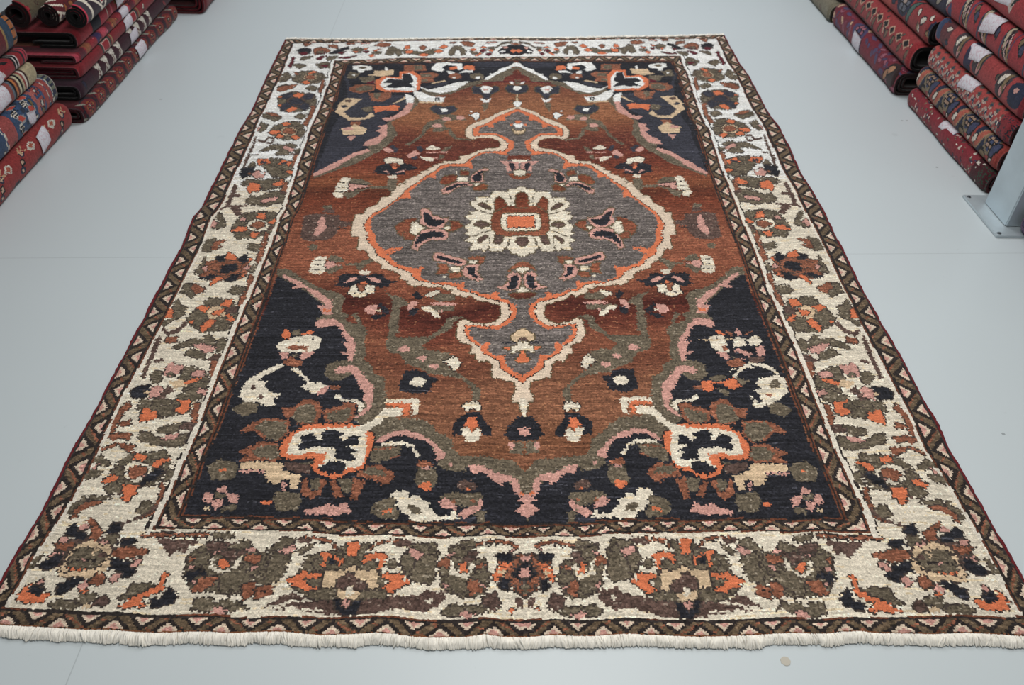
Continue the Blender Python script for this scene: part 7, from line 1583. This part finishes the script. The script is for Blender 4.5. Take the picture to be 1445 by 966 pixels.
folded('red folded carpet with dark medallion bands and navy end, fourth in the near right pile', 'folded carpet', GR, 1, 1.660, 1.675, 2.395, .275, .101, p, 44, (152, 54, 54),
       tags=((2.062, .032, .11, .062, -.3),))
def p(c):
    c.band(0, .02, (74, 40, 44)); c.leaf(.03, .01, .03, .011, 1.2, CREAM, NAVY); c.band(.045, .055, CREAM, .006); c.ell(.055, -.03, .016, .03, (50, 60, 96))
    for u in (.15, .30, .47, .64):
        c.band(u - .012, u - .002, (66, 64, 84)); c.leaf(u + .012, .03, .014, .05, .25, (176, 160, 134), INK); c.leaf(u + .032, .0, .012, .05, .25, (186, 150, 144), (70, 52, 54)); c.leaf(u + .025, .02, .005, .045, .25, INK); c.band(u + .05, u + .058, (70, 62, 90)); c.leaf(u + .045, -.02, .006, .03, .3, (150, 122, 80))
    for u in (.235, .39, .56): c.leaf(u, .04, .010, .022, .5, (110, 92, 66), INK); c.leaf(u + .02, .02, .012, .016, .5, (60, 60, 84), INK)
folded('crimson folded carpet with slanting ivory and navy bands, fifth in the near right pile', 'folded carpet', GR, 1, 1.664, 1.675, 2.40, .377, .117, p, 45, (150, 38, 46),
       tags=((2.045, .032, .10, .072, -.3),))
def p(c):
    c.ell(.27, .02, .02, .05, (120, 116, 104)); c.poly([(.40, .0), (.43, -.03), (.45, .02), (.50, .06), (.49, .08), (.43, .06)], (186, 168, 158)); c.leaf(.455, .03, .045, .008, .9, (36, 46, 44)); c.scatter(8, [(180, 160, 150)], .01, .02, (60, 50, 50)); c.ell(.62, .0, .05, .06, NAVY)
folded('bright red folded carpet with a pale hooked motif, topmost of the near right pile', 'folded carpet', GR, 1, 1.668, 1.68, 2.40, .495, .12, p, 46, (154, 40, 46),
       tags=((2.03, .02, .10, .07, -.2),))
# ---- far right pile, bottom to top
def p(c):
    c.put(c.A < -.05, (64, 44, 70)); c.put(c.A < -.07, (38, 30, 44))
    c.scatter(150, [(78, 66, 100), (150, 84, 100), (190, 150, 120), (120, 44, 66), (70, 60, 92)], .012, .026, (100, 30, 50))
    c.ell(.35, .04, .07, .05, (70, 60, 96)); c.flower(.35, .04, .045, (150, 84, 100), (60, 60, 96)); c.ell(.80, .02, .05, .06, (52, 34, 34)); c.leaf(.78, .03, .03, .016, .8, (170, 120, 84), INK); c.leaf(.74, -.01, .026, .012, 1.2, (170, 120, 84), INK)
folded('plum and crimson floral folded carpet on the floor, bottom of the far right pile', 'folded carpet', GRF, 1, 1.622, 2.492, 3.345, 0.0, .112, p, 51, (116, 30, 46), back=(40, 26, 26),
       tags=((2.975, -.012, .10, .07, .1),))
def p(c):
    for u in np.arange(.02, 1.0, .078): c.dia(u, .03, .032, .026, (176, 140, 116)); c.dia(u, .03, .022, .018, INK); c.leaf(u + .036, .0, .02, .008, 1.0, (110, 84, 66), INK)
    c.put((c.A < -.03), (104, 46, 46)); c.scatter(60, [(70, 84, 76), (60, 40, 44), (176, 140, 120)], .006, .014); c.put(c.U > c.len - .03, (150, 40, 46))
folded('red folded carpet with a row of pale diamonds, second in the far right pile', 'folded carpet', GRF, 1, 1.642, 2.475, 3.35, .113, .118, p, 52, (146, 46, 48), back=(20, 17, 17), layers=1)
def p(c):
    c.put(c.U > .50, (140, 44, 46)); c.put(c.U < .50, (166, 64, 52)); c.ell(.62, .03, .06, .06, NAVY); c.flower(.62, .03, .05, (90, 92, 104), (160, 140, 130)); c.leaf(.70, .02, .06, .012, 1.2, (70, 96, 88), INK)
    c.scatter(50, [(60, 80, 74), CREAM, NAVY, (150, 120, 90)], .008, .018); c.put((c.U < .46) & (c.A > -.02), (166, 64, 52)); c.leaf(.83, .02, .02, .012, .6, CREAM, INK); c.ell(.93, .02, .04, .06, NAVY)
folded('orange-red folded carpet with navy blooms near its end, third in the far right pile', 'folded carpet', GRF, 1, 1.668, 2.45, 3.35, .232, .112, p, 53, (156, 54, 50), back=(20, 17, 19), layers=1)
def p(c):
    c.scatter(90, [(150, 140, 124), (70, 50, 60), (84, 80, 96), (120, 60, 60)], .008, .022)
folded('dark navy floral folded carpet, topmost of the far right pile', 'folded carpet', GRF, 1, 1.70, 2.43, 3.35, .345, .10, p, 54, (50, 50, 66), back=(14, 13, 15), layers=1)
# ---- beyond the far right pile
def p(c):
    c.scatter(40, [(110, 104, 84), (74, 90, 84), (120, 96, 84)], .01, .03, (96, 90, 72))
folded('olive-beige folded carpet lying beyond the far right pile', 'folded carpet', 'folded carpets beyond the far right pile', 1, 1.61, 3.36, 4.2, 0.0, .095, p, 55, (120, 112, 92), back=(60, 54, 42))
def p(c): c.scatter(30, [(70, 30, 36), (60, 50, 50)], .01, .03)
folded('dark maroon folded carpet on the olive-beige one beyond the far right pile', 'folded carpet', 'folded carpets beyond the far right pile', 1, 1.64, 3.38, 4.2, .096, .10, p, 56, (70, 26, 32), back=(30, 18, 20))
# ---- in front of the column
def p(c):
    c.scatter(90, [(70, 60, 100), (150, 140, 150), (110, 44, 66)], .008, .02, (60, 40, 62))
folded('violet patterned folded carpet in front of the steel column', 'folded carpet', None, 1, 1.652, .70, 1.436, .0095, .085, p, 61, (96, 70, 104))
